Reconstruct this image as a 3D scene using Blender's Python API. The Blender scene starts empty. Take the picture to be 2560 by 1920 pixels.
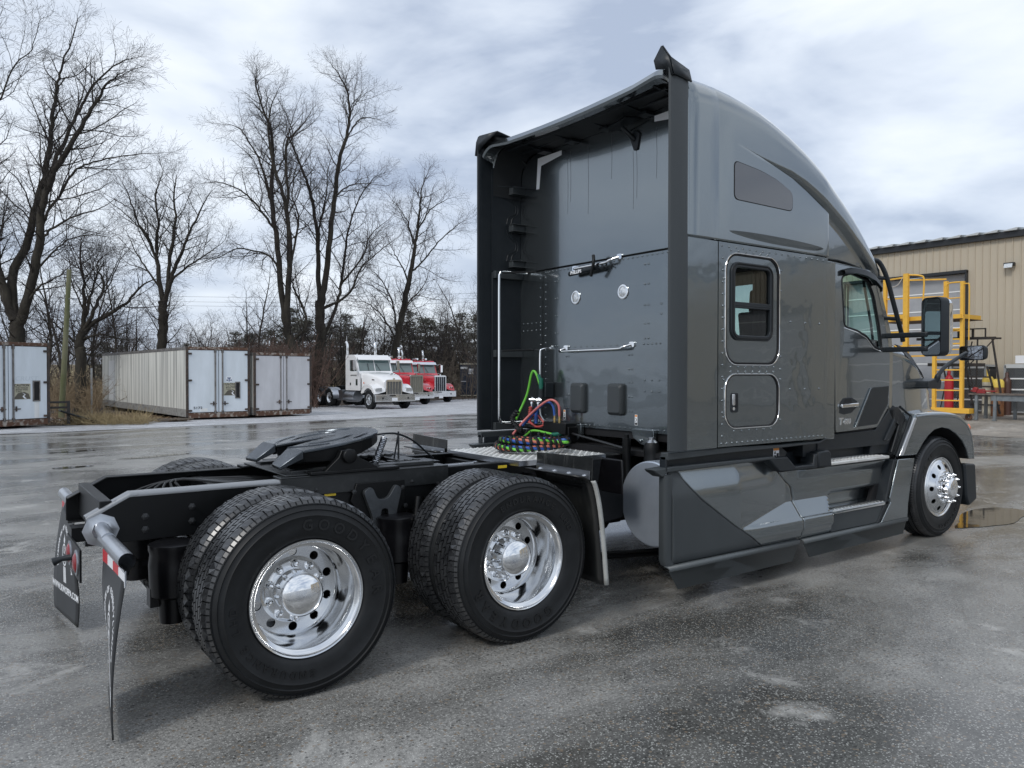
import bpy, bmesh, math, random
from mathutils import Vector, Matrix, noise as mnoise
R = math.radians
pi = math.pi
random.seed(7)
sc = bpy.context.scene
col = sc.collection

# ------------------------------------------------------------------ camera, sky, sun, exposure
CAM = Vector((-1.454, -4.978, 1.647)); YAW = 0.9465; PITCH = 0.0141; ROLL = 0.0009
fwd = Vector((math.cos(YAW), math.sin(YAW), 0)); rgt = Vector((math.sin(YAW), -math.cos(YAW), 0)); up = Vector((0, 0, 1))
f2 = fwd * math.cos(PITCH) - up * math.sin(PITCH); u2 = up * math.cos(PITCH) + fwd * math.sin(PITCH)
r3 = rgt * math.cos(ROLL) + u2 * math.sin(ROLL); u3 = u2 * math.cos(ROLL) - rgt * math.sin(ROLL)
cam = bpy.data.cameras.new("camera"); camo = bpy.data.objects.new("camera", cam); col.objects.link(camo)
M = Matrix((r3, u3, -f2)).transposed().to_4x4(); M.translation = CAM; camo.matrix_world = M
cam.sensor_width = 36; cam.lens = 27.237; cam.clip_start = 0.05; cam.clip_end = 3000
sc.camera = camo
sc.view_settings.view_transform = 'Standard'; sc.view_settings.look = 'None'
sc.view_settings.exposure = 0.85; sc.view_settings.gamma = 1.0

SUN_EL, SUN_AZ = R(42), R(200)          # azimuth measured from +X towards +Y
world = bpy.data.worlds.new("World"); sc.world = world; world.use_nodes = True
nt = world.node_tree; N = nt.nodes; L = nt.links
for n in list(N): N.remove(n)
def nn(tree, t, **k):
    n = tree.nodes.new(t)
    for a, b in k.items():
        if a.startswith('i_'):
            n.inputs[a[2:].replace('_', ' ')].default_value = b
        else: setattr(n, a, b)
    return n
wo = nn(nt, 'ShaderNodeOutputWorld'); bg = nn(nt, 'ShaderNodeBackground'); bg.inputs[1].default_value = 0.10
sky = nn(nt, 'ShaderNodeTexSky'); sky.sky_type = 'NISHITA'; sky.sun_disc = False
sky.sun_elevation = SUN_EL; sky.sun_rotation = R(90) - SUN_AZ; sky.air_density = 1.0; sky.dust_density = 2.0
tc = nn(nt, 'ShaderNodeTexCoord')
mp = nn(nt, 'ShaderNodeMapping'); mp.inputs['Scale'].default_value = (1.0, 1.0, 2.6); mp.inputs['Location'].default_value = (3.1, 1.7, 0.4)
L.new(tc.outputs['Generated'], mp.inputs[0])
n1 = nn(nt, 'ShaderNodeTexNoise'); n1.inputs['Scale'].default_value = 2.3; n1.inputs['Detail'].default_value = 6; n1.inputs['Roughness'].default_value = .5; n1.inputs['Distortion'].default_value = .5
L.new(mp.outputs[0], n1.inputs['Vector'])
cr = nn(nt, 'ShaderNodeValToRGB'); e = cr.color_ramp.elements
e[0].position = .37; e[0].color = (2.6, 3.05, 3.9, 1); e[1].position = .70; e[1].color = (5.9, 6.15, 6.55, 1)
m_ = e.new(.46); m_.color = (3.75, 4.2, 4.95, 1); m_ = e.new(.57); m_.color = (4.9, 5.3, 5.85, 1)
n2 = nn(nt, 'ShaderNodeTexNoise'); n2.inputs['Scale'].default_value = 7.0; n2.inputs['Detail'].default_value = 5; n2.inputs['Roughness'].default_value = .5; L.new(mp.outputs[0], n2.inputs['Vector'])
nm = nn(nt, 'ShaderNodeMath', operation='MULTIPLY_ADD'); nm.inputs[1].default_value = .30; L.new(n2.outputs[0], nm.inputs[0])
nk = nn(nt, 'ShaderNodeMath', operation='MULTIPLY_ADD'); nk.inputs[1].default_value = .85; nk.inputs[2].default_value = -.075; L.new(n1.outputs[0], nk.inputs[0]); L.new(nk.outputs[0], nm.inputs[2])
L.new(nm.outputs[0], cr.inputs[0])
mx = nn(nt, 'ShaderNodeMix', data_type='RGBA'); mx.inputs[0].default_value = .93
L.new(sky.outputs[0], mx.inputs[6]); L.new(cr.outputs[0], mx.inputs[7])
L.new(mx.outputs[2], bg.inputs[0]); L.new(bg.outputs[0], wo.inputs[0])
sl = bpy.data.lights.new("sun", 'SUN'); slo = bpy.data.objects.new("sun", sl); col.objects.link(slo)
sl.energy = 0.75; sl.angle = R(14); sl.color = (1, .97, .93)
sd = Vector((math.cos(SUN_EL) * math.cos(SUN_AZ), math.cos(SUN_EL) * math.sin(SUN_AZ), math.sin(SUN_EL)))
slo.rotation_euler = (-sd).to_track_quat('-Z', 'Y').to_euler()

# ------------------------------------------------------------------ materials
MAT = {}
def mat(name, color=(.5, .5, .5), rough=.5, metal=0., coat=0., spec=.5, noise=None, bump=None, emit=None, coatr=.03):
    """noise=(scale, detail, colour2, lo, hi[, stretch]); bump=(scale, strength, dist)"""
    if name in MAT: return MAT[name]
    m = bpy.data.materials.new(name); m.use_nodes = True; t = m.node_tree
    b = t.nodes['Principled BSDF']
    b.inputs['Base Color'].default_value = (*color, 1); b.inputs['Roughness'].default_value = rough
    b.inputs['Metallic'].default_value = metal; b.inputs['Coat Weight'].default_value = coat
    b.inputs['Coat Roughness'].default_value = coatr; b.inputs['Specular IOR Level'].default_value = spec
    if emit: b.inputs['Emission Color'].default_value = (*emit[0], 1); b.inputs['Emission Strength'].default_value = emit[1]
    if noise or bump:
        c = nn(t, 'ShaderNodeTexCoord')
    if noise:
        v = c.outputs['Object']
        if len(noise) > 5:
            q = nn(t, 'ShaderNodeMapping'); q.inputs['Scale'].default_value = noise[5]; t.links.new(v, q.inputs[0]); v = q.outputs[0]
        z = nn(t, 'ShaderNodeTexNoise'); z.inputs['Scale'].default_value = noise[0]; z.inputs['Detail'].default_value = noise[1]
        z.inputs['Roughness'].default_value = .6
        t.links.new(v, z.inputs['Vector'])
        r = nn(t, 'ShaderNodeValToRGB'); e = r.color_ramp.elements
        e[0].position = noise[3]; e[0].color = (*color, 1); e[1].position = noise[4]; e[1].color = (*noise[2], 1)
        t.links.new(z.outputs[0], r.inputs[0]); t.links.new(r.outputs[0], b.inputs['Base Color'])
    if bump:
        z = nn(t, 'ShaderNodeTexNoise'); z.inputs['Scale'].default_value = bump[0]; z.inputs['Detail'].default_value = 3
        t.links.new(c.outputs['Object'], z.inputs['Vector'])
        q = nn(t, 'ShaderNodeBump'); q.inputs['Strength'].default_value = bump[1]; q.inputs['Distance'].default_value = bump[2]
        t.links.new(z.outputs[0], q.inputs['Height']); t.links.new(q.outputs[0], b.inputs['Normal'])
        if coat: t.links.new(q.outputs[0], b.inputs['Coat Normal'])
    MAT[name] = m; return m
paint = mat('grey_paint', (.185, .210, .223), .20, .90, 1., bump=(1.3, .06, .05), coatr=.02)
panelp = mat('grey_panel_paint', (.165, .190, .203), .21, .88, 1., bump=(1.6, .16, .05), coatr=.03)
plastic = mat('dark_plastic', (.011, .015, .019), .42, spec=.38, noise=(9, 4, (.017, .021, .025), .3, .7), bump=(900, .05, .001))
lipm = mat('lip_plastic', (.085, .097, .103), .42)  # paler copy of the grey plastic, wet ground reflection put into its colour
plasticg = mat('grey_plastic', (.050, .057, .061), .5, spec=.4, noise=(3, 3, (.042, .049, .053), .3, .7, (1, 1, .2)))
rubber = mat('rubber', (.0085, .0095, .0105), .52, spec=.33, noise=(6, 5, (.017, .019, .021), .45, .8))
treadm = mat('tread_rubber', (.017, .018, .020), .28, spec=.8, noise=(14, 4, (.05, .052, .054), .4, .8))
black = mat('chassis_black', (.004, .0045, .005), .38, spec=.28, noise=(5, 5, (.009, .010, .011), .5, .85))
blackg = mat('greasy_black', (.004, .004, .005), .3, spec=.35, noise=(11, 5, (.014, .014, .015), .55, .85))
steelk = mat('dark_steel', (.06, .062, .064), .4, .8)
chrome = mat('chrome', (.82, .83, .84), .06, 1.)
alu = mat('polished_aluminium', (.72, .73, .74), .14, 1.)
alub = mat('brushed_aluminium', (.55, .57, .60), .30, 1., noise=(4, 4, (.42, .44, .47), .3, .75))
treadp = mat('tread_plate', (.80, .80, .78), .42, .55, noise=(8, 4, (.60, .60, .57), .35, .75))
gap = mat('gap_black', (.004, .004, .005), .7)
white = mat('white_paint', (.78, .79, .80), .3, coat=.5)
whiteflat = mat('white_print', (.8, .82, .84), .5)
reflw = mat('reflective_white', (.85, .87, .9), .35, spec=.8)
redm = mat('red_lens', (.22, .010, .014), .25, coat=.4)
redtape = mat('red_tape', (.55, .02, .03), .35)
yel = mat('yellow_sticker', (.7, .5, .03), .5)
amber = mat('amber_lens', (.8, .16, .02), .2, coat=.7)
lensw = mat('clear_lens', (.75, .77, .78), .08, .6, noise=(60, 3, (.45, .47, .48), .4, .6))
cloth = mat('cab_trim', (.045, .042, .04), .8)
hg = mat('hose_green', (.14, .50, .05), .35); hdg = mat('hose_dark_green', (.005, .12, .08), .4)
hr = mat('hose_red', (.45, .07, .06), .35); hb = mat('hose_blue', (.02, .09, .36), .35); ho = mat('hose_orange', (.55, .17, .11), .4)
brass = mat('brass', (.6, .45, .2), .3, 1.)
def glass(name, tint, refl=1.45):
    m = bpy.data.materials.new(name); m.use_nodes = True; t = m.node_tree
    for n in list(t.nodes): t.nodes.remove(n)
    o = nn(t, 'ShaderNodeOutputMaterial'); a = nn(t, 'ShaderNodeBsdfTransparent'); a.inputs[0].default_value = (*tint, 1)
    g = nn(t, 'ShaderNodeBsdfGlossy'); g.inputs['Roughness'].default_value = .01; g.inputs[0].default_value = (1, 1, 1, 1)
    lw = nn(t, 'ShaderNodeLayerWeight'); lw.inputs[0].default_value = .5; pw = nn(t, 'ShaderNodeMath', operation='POWER'); pw.inputs[1].default_value = 4; f = nn(t, 'ShaderNodeMath', operation='MULTIPLY_ADD'); f.inputs[1].default_value = .8; f.inputs[2].default_value = (refl - 1) * .08
    t.links.new(lw.outputs['Facing'], pw.inputs[0]); t.links.new(pw.outputs[0], f.inputs[0]); x = nn(t, 'ShaderNodeMixShader')
    t.links.new(f.outputs[0], x.inputs[0]); t.links.new(a.outputs[0], x.inputs[1]); t.links.new(g.outputs[0], x.inputs[2]); t.links.new(x.outputs[0], o.inputs[0])
    return m
glassc = glass('clear_glass', (.88, .96, .94), 1.4); glassd = glass('tinted_glass', (.66, .70, .69), 1.45); glassw = glass('windshield_glass', (.66, .86, .82), 1.3)
glassf = mat('far_glass', (.03, .045, .045), .05, coat=1.)
glassr = mat('roof_window_glass', (.05, .05, .055), .08, coat=1., spec=.7)

# ------------------------------------------------------------------ mesh helpers
class B:
    def __init__(s): s.v = []; s.f = []
    def add(s, vs, fs):
        k = len(s.v); s.v += [tuple(p) for p in vs]; s.f += [tuple(i + k for i in q) for q in fs]; return s
    def bx(s, x0, x1, y0, y1, z0, z1, T=None):
        v = [(x, y, z) for x in (x0, x1) for y in (y0, y1) for z in (z0, z1)]
        if T: v = [T @ Vector(p) for p in v]
        return s.add(v, [(0, 1, 3, 2), (4, 6, 7, 5), (0, 4, 5, 1), (2, 3, 7, 6), (0, 2, 6, 4), (1, 5, 7, 3)])
    def prism(s, pts, ax, a, b, T=None):
        n = len(pts)
        def P(p, h): return {'Y': (p[0], h, p[1]), 'X': (h, p[0], p[1]), 'Z': (p[0], p[1], h)}[ax]
        v = [P(p, a) for p in pts] + [P(p, b) for p in pts]
        if T: v = [T @ Vector(p) for p in v]
        return s.add(v, [tuple(range(n)), tuple(range(2 * n - 1, n - 1, -1))] + [(i, (i + 1) % n, (i + 1) % n + n, i + n) for i in range(n)])
    def tube(s, path, r, n=8, caps=True, closed=False):
        P = [Vector(p) for p in path]; m = len(P); rs = r if isinstance(r, (list, tuple)) else [r] * m
        prev = None; base = len(s.v); vs = []
        for i in range(m):
            if closed: d = P[(i + 1) % m] - P[i - 1]
            else: d = P[min(i + 1, m - 1)] - P[max(i - 1, 0)]
            d.normalize()
            if prev is None: a = d.orthogonal().normalized()
            else:
                a = prev - d * prev.dot(d)
                a = a.normalized() if a.length > 1e-6 else d.orthogonal().normalized()
            prev = a; b = d.cross(a)
            for k in range(n):
                t = 2 * pi * k / n; vs.append(P[i] + (a * math.cos(t) + b * math.sin(t)) * rs[i])
        fs = []
        for i in range(m if closed else m - 1):
            j = (i + 1) % m
            for k in range(n): fs.append((i * n + k, i * n + (k + 1) % n, j * n + (k + 1) % n, j * n + k))
        if caps and not closed: fs += [tuple(range(n - 1, -1, -1)), tuple((m - 1) * n + k for k in range(n))]
        return s.add(vs, fs)
    def lathe(s, prof, o=(0, 0, 0), ax='Y', n=48, sgn=1, cap=False, closed=False):
        vs = []; m = len(prof)
        for k in range(n):
            t = 2 * pi * k / n; c, q = math.cos(t), math.sin(t)
            for (r, h) in prof:
                p = {'Y': (r * c, h * sgn, r * q), 'Z': (r * c, r * q, h * sgn), 'X': (h * sgn, r * c, r * q)}[ax]
                vs.append((p[0] + o[0], p[1] + o[1], p[2] + o[2]))
        fs = []
        for k in range(n):
            j = (k + 1) % n
            for i in range(m if closed else m - 1):
                i2 = (i + 1) % m
                fs.append((k * m + i, k * m + i2, j * m + i2, j * m + i))
        if cap:
            fs.append(tuple(k * m for k in range(n))); fs.append(tuple(k * m + m - 1 for k in range(n - 1, -1, -1)))
        return s.add(vs, fs)
    def grid(s, rows, closed=False):
        m = len(rows[0]); vs = [p for r in rows for p in r]; fs = []
        for i in range(len(rows) - 1):
            for k in range(m if closed else m - 1):
                j = (k + 1) % m
                fs.append((i * m + k, i * m + j, (i + 1) * m + j, (i + 1) * m + k))
        return s.add(vs, fs)
    def plate(s, outer, holes, ax, a, b):
        bm = bmesh.new()
        def P(p, h): return {'Y': (p[0], h, p[1]), 'X': (h, p[0], p[1]), 'Z': (p[0], p[1], h)}[ax]
        ed = []
        for lp in [outer] + list(holes):
            vv = [bm.verts.new(P(p, a)) for p in lp]
            ed += [bm.edges.new((vv[i], vv[(i + 1) % len(vv)])) for i in range(len(vv))]
        bmesh.ops.triangle_fill(bm, edges=ed, use_beauty=True)
        g = bmesh.ops.extrude_face_region(bm, geom=bm.faces[:])
        d = Vector(P((0, 0), b)) - Vector(P((0, 0), a))
        for q in g['geom']:
            if isinstance(q, bmesh.types.BMVert): q.co += d
        bm.verts.index_update()
        s.add([v.co[:] for v in bm.verts], [[v.index for v in f.verts] for f in bm.faces]); bm.free(); return s
    def mirror(s):
        k = len(s.v); s.v += [(x, -y, z) for x, y, z in s.v]; s.f += [tuple(i + k for i in reversed(q)) for q in s.f]; return s
    def mesh(s, name, m, smooth=None, recalc=True):
        me = bpy.data.meshes.new(name); me.from_pydata(s.v, [], s.f)
        if recalc:
            bm = bmesh.new(); bm.from_mesh(me); bmesh.ops.recalc_face_normals(bm, faces=bm.faces); bm.to_mesh(me); bm.free()
        if m: me.materials.append(m)
        if smooth is not None:
            me.polygons.foreach_set('use_smooth', [True] * len(me.polygons)); me.set_sharp_from_angle(angle=R(smooth))
        return me
    def obj(s, name, m, parent=None, smooth=None, bevel=0, seg=2, recalc=True, **props):
        return link(name, s.mesh(name, m, smooth if smooth is not None else (40 if bevel else None), recalc), parent, bevel, seg, **props)
def link(name, me, parent=None, bevel=0, seg=2, loc=None, rot=None, mw=None, **props):
    o = bpy.data.objects.new(name, me); col.objects.link(o)
    if parent: o.parent = parent
    if loc is not None: o.location = loc
    if rot is not None: o.rotation_euler = rot
    if mw is not None: o.matrix_local = mw
    if bevel:
        d = o.modifiers.new('bevel', 'BEVEL'); d.width = bevel; d.segments = seg; d.limit_method = 'ANGLE'; d.angle_limit = R(35); d.use_clamp_overlap = True
        me.polygons.foreach_set('use_smooth', [True] * len(me.polygons))
    for k, v in props.items(): o[k] = v
    return o
def thing(name, label, cat, loc=(0, 0, 0), rz=0, group=None):
    o = bpy.data.objects.new(name, None); col.objects.link(o); o.location = loc; o.rotation_euler = (0, 0, rz); o.empty_display_size = .2
    o['label'] = label; o['category'] = cat
    if group: o['group'] = group
    return o
def tag(o, label, cat, group=None):
    o['label'] = label; o['category'] = cat
    if group: o['group'] = group
    return o
def arc(cx, cy, r, a0, a1, n): return [(cx + r * math.cos(R(a0 + (a1 - a0) * i / n)), cy + r * math.sin(R(a0 + (a1 - a0) * i / n))) for i in range(n + 1)]
def rrect(x0, x1, z0, z1, r, n=5):
    return arc(x1 - r, z1 - r, r, 0, 90, n) + arc(x0 + r, z1 - r, r, 90, 180, n) + arc(x0 + r, z0 + r, r, 180, 270, n) + arc(x1 - r, z0 + r, r, 270, 360, n)
def circle(cx, cy, r, n=20): return [(cx + r * math.cos(2 * pi * i / n), cy + r * math.sin(2 * pi * i / n)) for i in range(n)]
def roundpoly(pts, r, n=4):
    out = []; m = len(pts)
    for i in range(m):
        p = Vector(pts[i]); a = Vector(pts[i - 1]) - p; b = Vector(pts[(i + 1) % m]) - p
        q = min(r, a.length * .45, b.length * .45); A = p + a.normalized() * q; C = p + b.normalized() * q
        for k in range(n + 1):
            t = k / n; out.append(tuple(A * (1 - t) ** 2 + p * 2 * t * (1 - t) + C * t * t))
    return out
def catmull(pts, k=6):
    P = [Vector(p) for p in pts]; P = [P[0] * 2 - P[1]] + P + [P[-1] * 2 - P[-2]]; out = []
    for i in range(1, len(P) - 2):
        for j in range(k):
            t = j / k; a, b, c, d = P[i - 1], P[i], P[i + 1], P[i + 2]
            out.append(.5 * ((2 * b) + (c - a) * t + (2 * a - 5 * b + 4 * c - d) * t * t + (3 * b - a - 3 * c + d) * t ** 3))
    out.append(P[-2]); return out
def lerp(tab, x):
    if x <= tab[0][0]: return tab[0][1]
    for (a, p), (b, q) in zip(tab, tab[1:]):
        if x <= b: t = (x - a) / (b - a); return p + (q - p) * t
    return tab[-1][1]
def sm(x): x = max(0, min(1, x)); return x * x * (3 - 2 * x)
_gl = {}
def glyph(ch, depth=.02, offset=0.):
    key = (ch, depth, offset)
    if key not in _gl:
        c = bpy.data.curves.new('glyph', 'FONT'); c.body = ch; c.extrude = depth; c.offset = offset; c.align_x = 'CENTER'; c.resolution_u = 3
        o = bpy.data.objects.new('glyph', c); col.objects.link(o)
        dg = bpy.context.evaluated_depsgraph_get(); dg.update(); me = bpy.data.meshes.new_from_object(o.evaluated_get(dg))
        _gl[key] = ([v.co.copy() for v in me.vertices], [tuple(p.vertices) for p in me.polygons])
        bpy.data.objects.remove(o); bpy.data.meshes.remove(me); bpy.data.curves.remove(c)
    return _gl[key]
def text_into(b, s, T, size, track=1.0, depth=.02, bold=.012, shear=0.):
    """string centred on the origin of T (T maps x right, y up, z out)"""
    vs, fs = glyph(s, depth / size, bold) if len(s) else ([], [])
    b.add([T @ Vector(((p.x * track + p.y * shear) * size, p.y * size, p.z * size)) for p in vs], fs)
def basis(o, x, y, z): m = Matrix((Vector(x), Vector(y), Vector(z))).transposed().to_4x4(); m.translation = Vector(o); return m
def text_arc(b, s, r, a0, a1, Tf, size, flip=False, depth=.003, bold=.02):
    n = len(s)
    for i, ch in enumerate(s):
        if ch == ' ': continue
        a = R(a0 + (a1 - a0) * (i + .5) / n); vs, fs = glyph(ch, depth / size, bold)
        for_ = []
        rad = Vector((math.cos(a), math.sin(a), 0)); tan = Vector((math.sin(a), -math.cos(a), 0))
        if flip: up_, rt = -rad, -tan
        else: up_, rt = rad, tan
        for p in vs:
            q = rad * r + rt * (p.x * size) + up_ * (p.y * size); for_.append(Tf @ Vector((q.x, q.y, p.z * size)))
        b.add(for_, fs)
HOR = 806.0; FPX = 1673.6
def at(px, depth): return CAM + fwd * depth + rgt * ((px - 1106) / FPX * depth)
def gz(x, y):
    z = -0.013 * min(max(y - 13.6, 0), 30)
    z += 0.055 * min(max(x - 22, 0), 6) * min(max((22 - y) / 6, 0), 1)
    return z

# ------------------------------------------------------------------ ground
def ground_mat(name, c_dry, c_wet, speck, speck_scale, r_dry, r_wet, patch=(.28, .55), big=.35, bump_s=.5, bump_d=.004, tint=(1, 1, 1)):
    m = bpy.data.materials.new(name); m.use_nodes = True; t = m.node_tree; k = t.links; b = t.nodes['Principled BSDF']
    c = nn(t, 'ShaderNodeTexCoord'); ob = c.outputs['Object']
    def noi(scale, det, rough=.55, dist=0., vec=ob):
        z = nn(t, 'ShaderNodeTexNoise'); z.inputs['Scale'].default_value = scale; z.inputs['Detail'].default_value = det
        z.inputs['Roughness'].default_value = rough; z.inputs['Distortion'].default_value = dist; k.new(vec, z.inputs['Vector']); return z.outputs[0]
    def ramp(src, *st):
        r = nn(t, 'ShaderNodeValToRGB'); e = r.color_ramp.elements
        e[0].position, e[0].color = st[0][0], (*st[0][1], 1); e[1].position, e[1].color = st[-1][0], (*st[-1][1], 1)
        for p, q in st[1:-1]: w = e.new(p); w.color = (*q, 1)
        k.new(src, r.inputs[0]); return r.outputs[0]
    def mixc(f, a, b_, mode='MIX'):
        x = nn(t, 'ShaderNodeMix', data_type='RGBA', blend_type=mode)
        for s_, i in ((f, 0), (a, 6), (b_, 7)):
            if hasattr(s_, 'type') and not isinstance(s_, (tuple, float)): k.new(s_, x.inputs[i])
            else: x.inputs[i].default_value = s_ if isinstance(s_, float) else (*s_, 1)
        return x.outputs[2]
    mpp = nn(t, 'ShaderNodeMapping'); mpp.inputs['Scale'].default_value = (.55, 1.25, 1); mpp.inputs['Rotation'].default_value = (0, 0, .35); k.new(ob, mpp.inputs[0])
    wet = ramp(noi(big, 6, .62, .6, mpp.outputs[0]), (patch[0], (1, 1, 1)), ((patch[0] + patch[1]) / 2, (.45,) * 3), (patch[1], (0,) * 3))
    fine = ramp(noi(55, 5, .8), (.35, (.45,) * 3), (.65, (1.4,) * 3))
    mid = ramp(noi(1.9, 6, .65), (.3, (.68,) * 3), (.7, (1.3,) * 3))
    base = mixc(wet, c_dry, c_wet); base = mixc(1.0, base, fine, 'MULTIPLY'); base = mixc(1.0, base, mid, 'MULTIPLY')
    mq = nn(t, 'ShaderNodeMapping'); mq.inputs['Location'].default_value = (7.3, 2.1, 0); k.new(ob, mq.inputs[0])
    dryp = ramp(noi(1.15, 6, .7, .5, mq.outputs[0]), (.58, (0, 0, 0)), (.74, (1, 1, 1)))
    base = mixc(dryp, base, tuple(min(.6, q * 2.1) for q in c_dry))
    v = nn(t, 'ShaderNodeTexVoronoi'); v.inputs['Scale'].default_value = speck_scale; v.inputs['Randomness'].default_value = 1; k.new(ob, v.inputs['Vector'])
    v2 = nn(t, 'ShaderNodeSeparateColor'); k.new(v.outputs['Color'], v2.inputs[0])
    d1 = nn(t, 'ShaderNodeMath', operation='LESS_THAN'); k.new(v.outputs['Distance'], d1.inputs[0]); d1.inputs[1].default_value = .40
    d2 = nn(t, 'ShaderNodeMath', operation='GREATER_THAN'); k.new(v2.outputs[0], d2.inputs[0]); d2.inputs[1].default_value = .48
    d3 = nn(t, 'ShaderNodeMath', operation='MULTIPLY'); k.new(d1.outputs[0], d3.inputs[0]); k.new(d2.outputs[0], d3.inputs[1])
    d4 = nn(t, 'ShaderNodeMath', operation='MULTIPLY'); k.new(d3.outputs[0], d4.inputs[0]); k.new(v2.outputs[1], d4.inputs[1])
    base = mixc(d4.outputs[0], base, speck)
    w = nn(t, 'ShaderNodeTexVoronoi'); w.inputs['Scale'].default_value = speck_scale * .47; k.new(ob, w.inputs['Vector']); w2 = nn(t, 'ShaderNodeSeparateColor'); k.new(w.outputs['Color'], w2.inputs[0])
    for ch, th, cc in ((0, .86, tuple(q * .75 for q in speck)), (1, .80, (.03, .03, .028)), (2, .88, (.22, .17, .12))):
        g1 = nn(t, 'ShaderNodeMath', operation='LESS_THAN'); k.new(w.outputs['Distance'], g1.inputs[0]); g1.inputs[1].default_value = .34
        g2 = nn(t, 'ShaderNodeMath', operation='GREATER_THAN'); k.new(w2.outputs[ch], g2.inputs[0]); g2.inputs[1].default_value = th
        g3 = nn(t, 'ShaderNodeMath', operation='MULTIPLY'); k.new(g1.outputs[0], g3.inputs[0]); k.new(g2.outputs[0], g3.inputs[1]); g4 = nn(t, 'ShaderNodeMath', operation='MULTIPLY'); k.new(g3.outputs[0], g4.inputs[0]); g4.inputs[1].default_value = .7
        base = mixc(g4.outputs[0], base, cc)
    k.new(base, b.inputs['Base Color'])
    rr = nn(t, 'ShaderNodeMapRange'); rr.inputs[3].default_value = r_dry; rr.inputs[4].default_value = r_wet; k.new(wet, rr.inputs[0]); k.new(rr.outputs[0], b.inputs['Roughness'])
    bp = nn(t, 'ShaderNodeBump'); bp.inputs['Distance'].default_value = bump_d
    inv = nn(t, 'ShaderNodeMapRange'); inv.inputs[3].default_value = bump_s; inv.inputs[4].default_value = bump_s * .35; k.new(wet, inv.inputs[0]); k.new(inv.outputs[0], bp.inputs['Strength'])
    k.new(noi(95, 3, .6), bp.inputs['Height']); k.new(bp.outputs[0], b.inputs['Normal'])
    b.inputs['Specular IOR Level'].default_value = .5
    return m
asph = ground_mat('wet_asphalt', (.245, .240, .225), (.082, .080, .073), (.46, .46, .43), 100, .34, .15, patch=(.42, .58), big=.50, bump_s=.28)
gravelm = ground_mat('pale_gravel', (.46, .47, .49), (.25, .255, .265), (.6, .6, .6), 30, .6, .38, patch=(.30, .52), big=.5, bump_s=.8, bump_d=.01)
dirtm = ground_mat('leaf_litter', (.085, .062, .044), (.035, .028, .022), (.28, .20, .12), 14, .8, .6, big=.8, bump_s=1., bump_d=.03)
concm = ground_mat('stained_concrete', (.34, .31, .27), (.16, .14, .115), (.45, .43, .40), 40, .6, .35, patch=(.33, .55), big=.55, bump_s=.3)
fieldm = mat('field_grass', (.20, .155, .075), .9, noise=(.35, 6, (.29, .235, .12), .3, .7))
def sheet(name, x0, x1, y0, y1, dz, m, nx=60, ny=60, fx=None, inside=None, jag=0, **pr):
    b = B(); rows = []
    for i in range(nx + 1):
        rows.append([])
        for j in range(ny + 1):
            x = x0 + (x1 - x0) * i / nx; y = y0 + (y1 - y0) * j / ny
            if jag and (j == 0 or j == ny): y += (mnoise.noise((x * .5, y, 3)) * jag)
            if jag and (i == 0 or i == nx): x += (mnoise.noise((x, y * .5, 9)) * jag)
            rows[-1].append((x, y, gz(x, y) + dz))
    b.grid(rows); return b.obj(name, m, None, smooth=60, recalc=False, **pr)
def axis_steps(lim, near): 
    a = [-lim, -400, -200, -120, -80] + [-60 + i * 2 for i in range(61)] + [80, 120, 200, 400, lim]; return a
b = B(); ax_ = axis_steps(900, 60)
b.grid([[(x, y, gz(x, y)) for y in ax_] for x in ax_]); b.obj('asphalt_ground', asph, None, smooth=60, recalc=False, kind='structure')
# pale gravel shoulder between the road and the storage trailers
b = B(); rows = []
for i in range(121):
    x = -40 + i * .9
    y0 = (21.2 if x < 0 else 21.2 + .12 * x) + mnoise.noise((x * .35, 0, 1)) * .5 + mnoise.noise((x * 1.7, 0, 5)) * .18
    rows.append([(x, y0 + (46 - y0) * t, gz(x, y0 + (46 - y0) * t) + .006) for t in (0, .1, .2, .35, .5, .7, .85, 1)])
b.grid(rows); b.obj('gravel_shoulder', gravelm, None, smooth=60, recalc=False, kind='structure')
b = B(); rows = []
for i in range(161):
    x = -60 + i * 1.0
    y0 = 25.2 + mnoise.noise((x * .6, 0, 2)) * .9 + max(0, x - 3.5) * 1.2 + .25 * math.sin(x * 2.1)
    if x > 12: y0 = 36 + (x - 12) * .55 + mnoise.noise((x * .6, 0, 2))
    rows.append([(x, y0 + (75 - y0) * t, gz(x, y0 + (75 - y0) * t) + .012 + .15 * sm(t * 3) * (mnoise.noise((x * .3, t * 9, 7)) + .3)) for t in (0, .03, .08, .15, .3, .5, .75, 1)])
b.grid(rows); b.obj('leaf_litter_ground', dirtm, None, smooth=60, recalc=False, kind='structure')
# rising winter field behind the trees
b = B(); rows = []
for i in range(61):
    px = -3200 + i * 120; rows.append([])
    for j in range(17):
        d = 66 + j * 9 + (0 if j < 14 else (j - 13) * 60); p = at(px, d)
        rows[-1].append((p.x, p.y, -.42 + 3.5 * sm((d - 70) / 70) + .5 * mnoise.noise((p.x * .02, p.y * .02, 0))))
b.grid(rows); b.obj('winter_field', fieldm, None, smooth=60, recalc=False, kind='structure')
sheet('concrete_apron', 20.6, 30, -42, 17, .006, concm, 30, 80, jag=.25, kind='structure')
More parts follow.
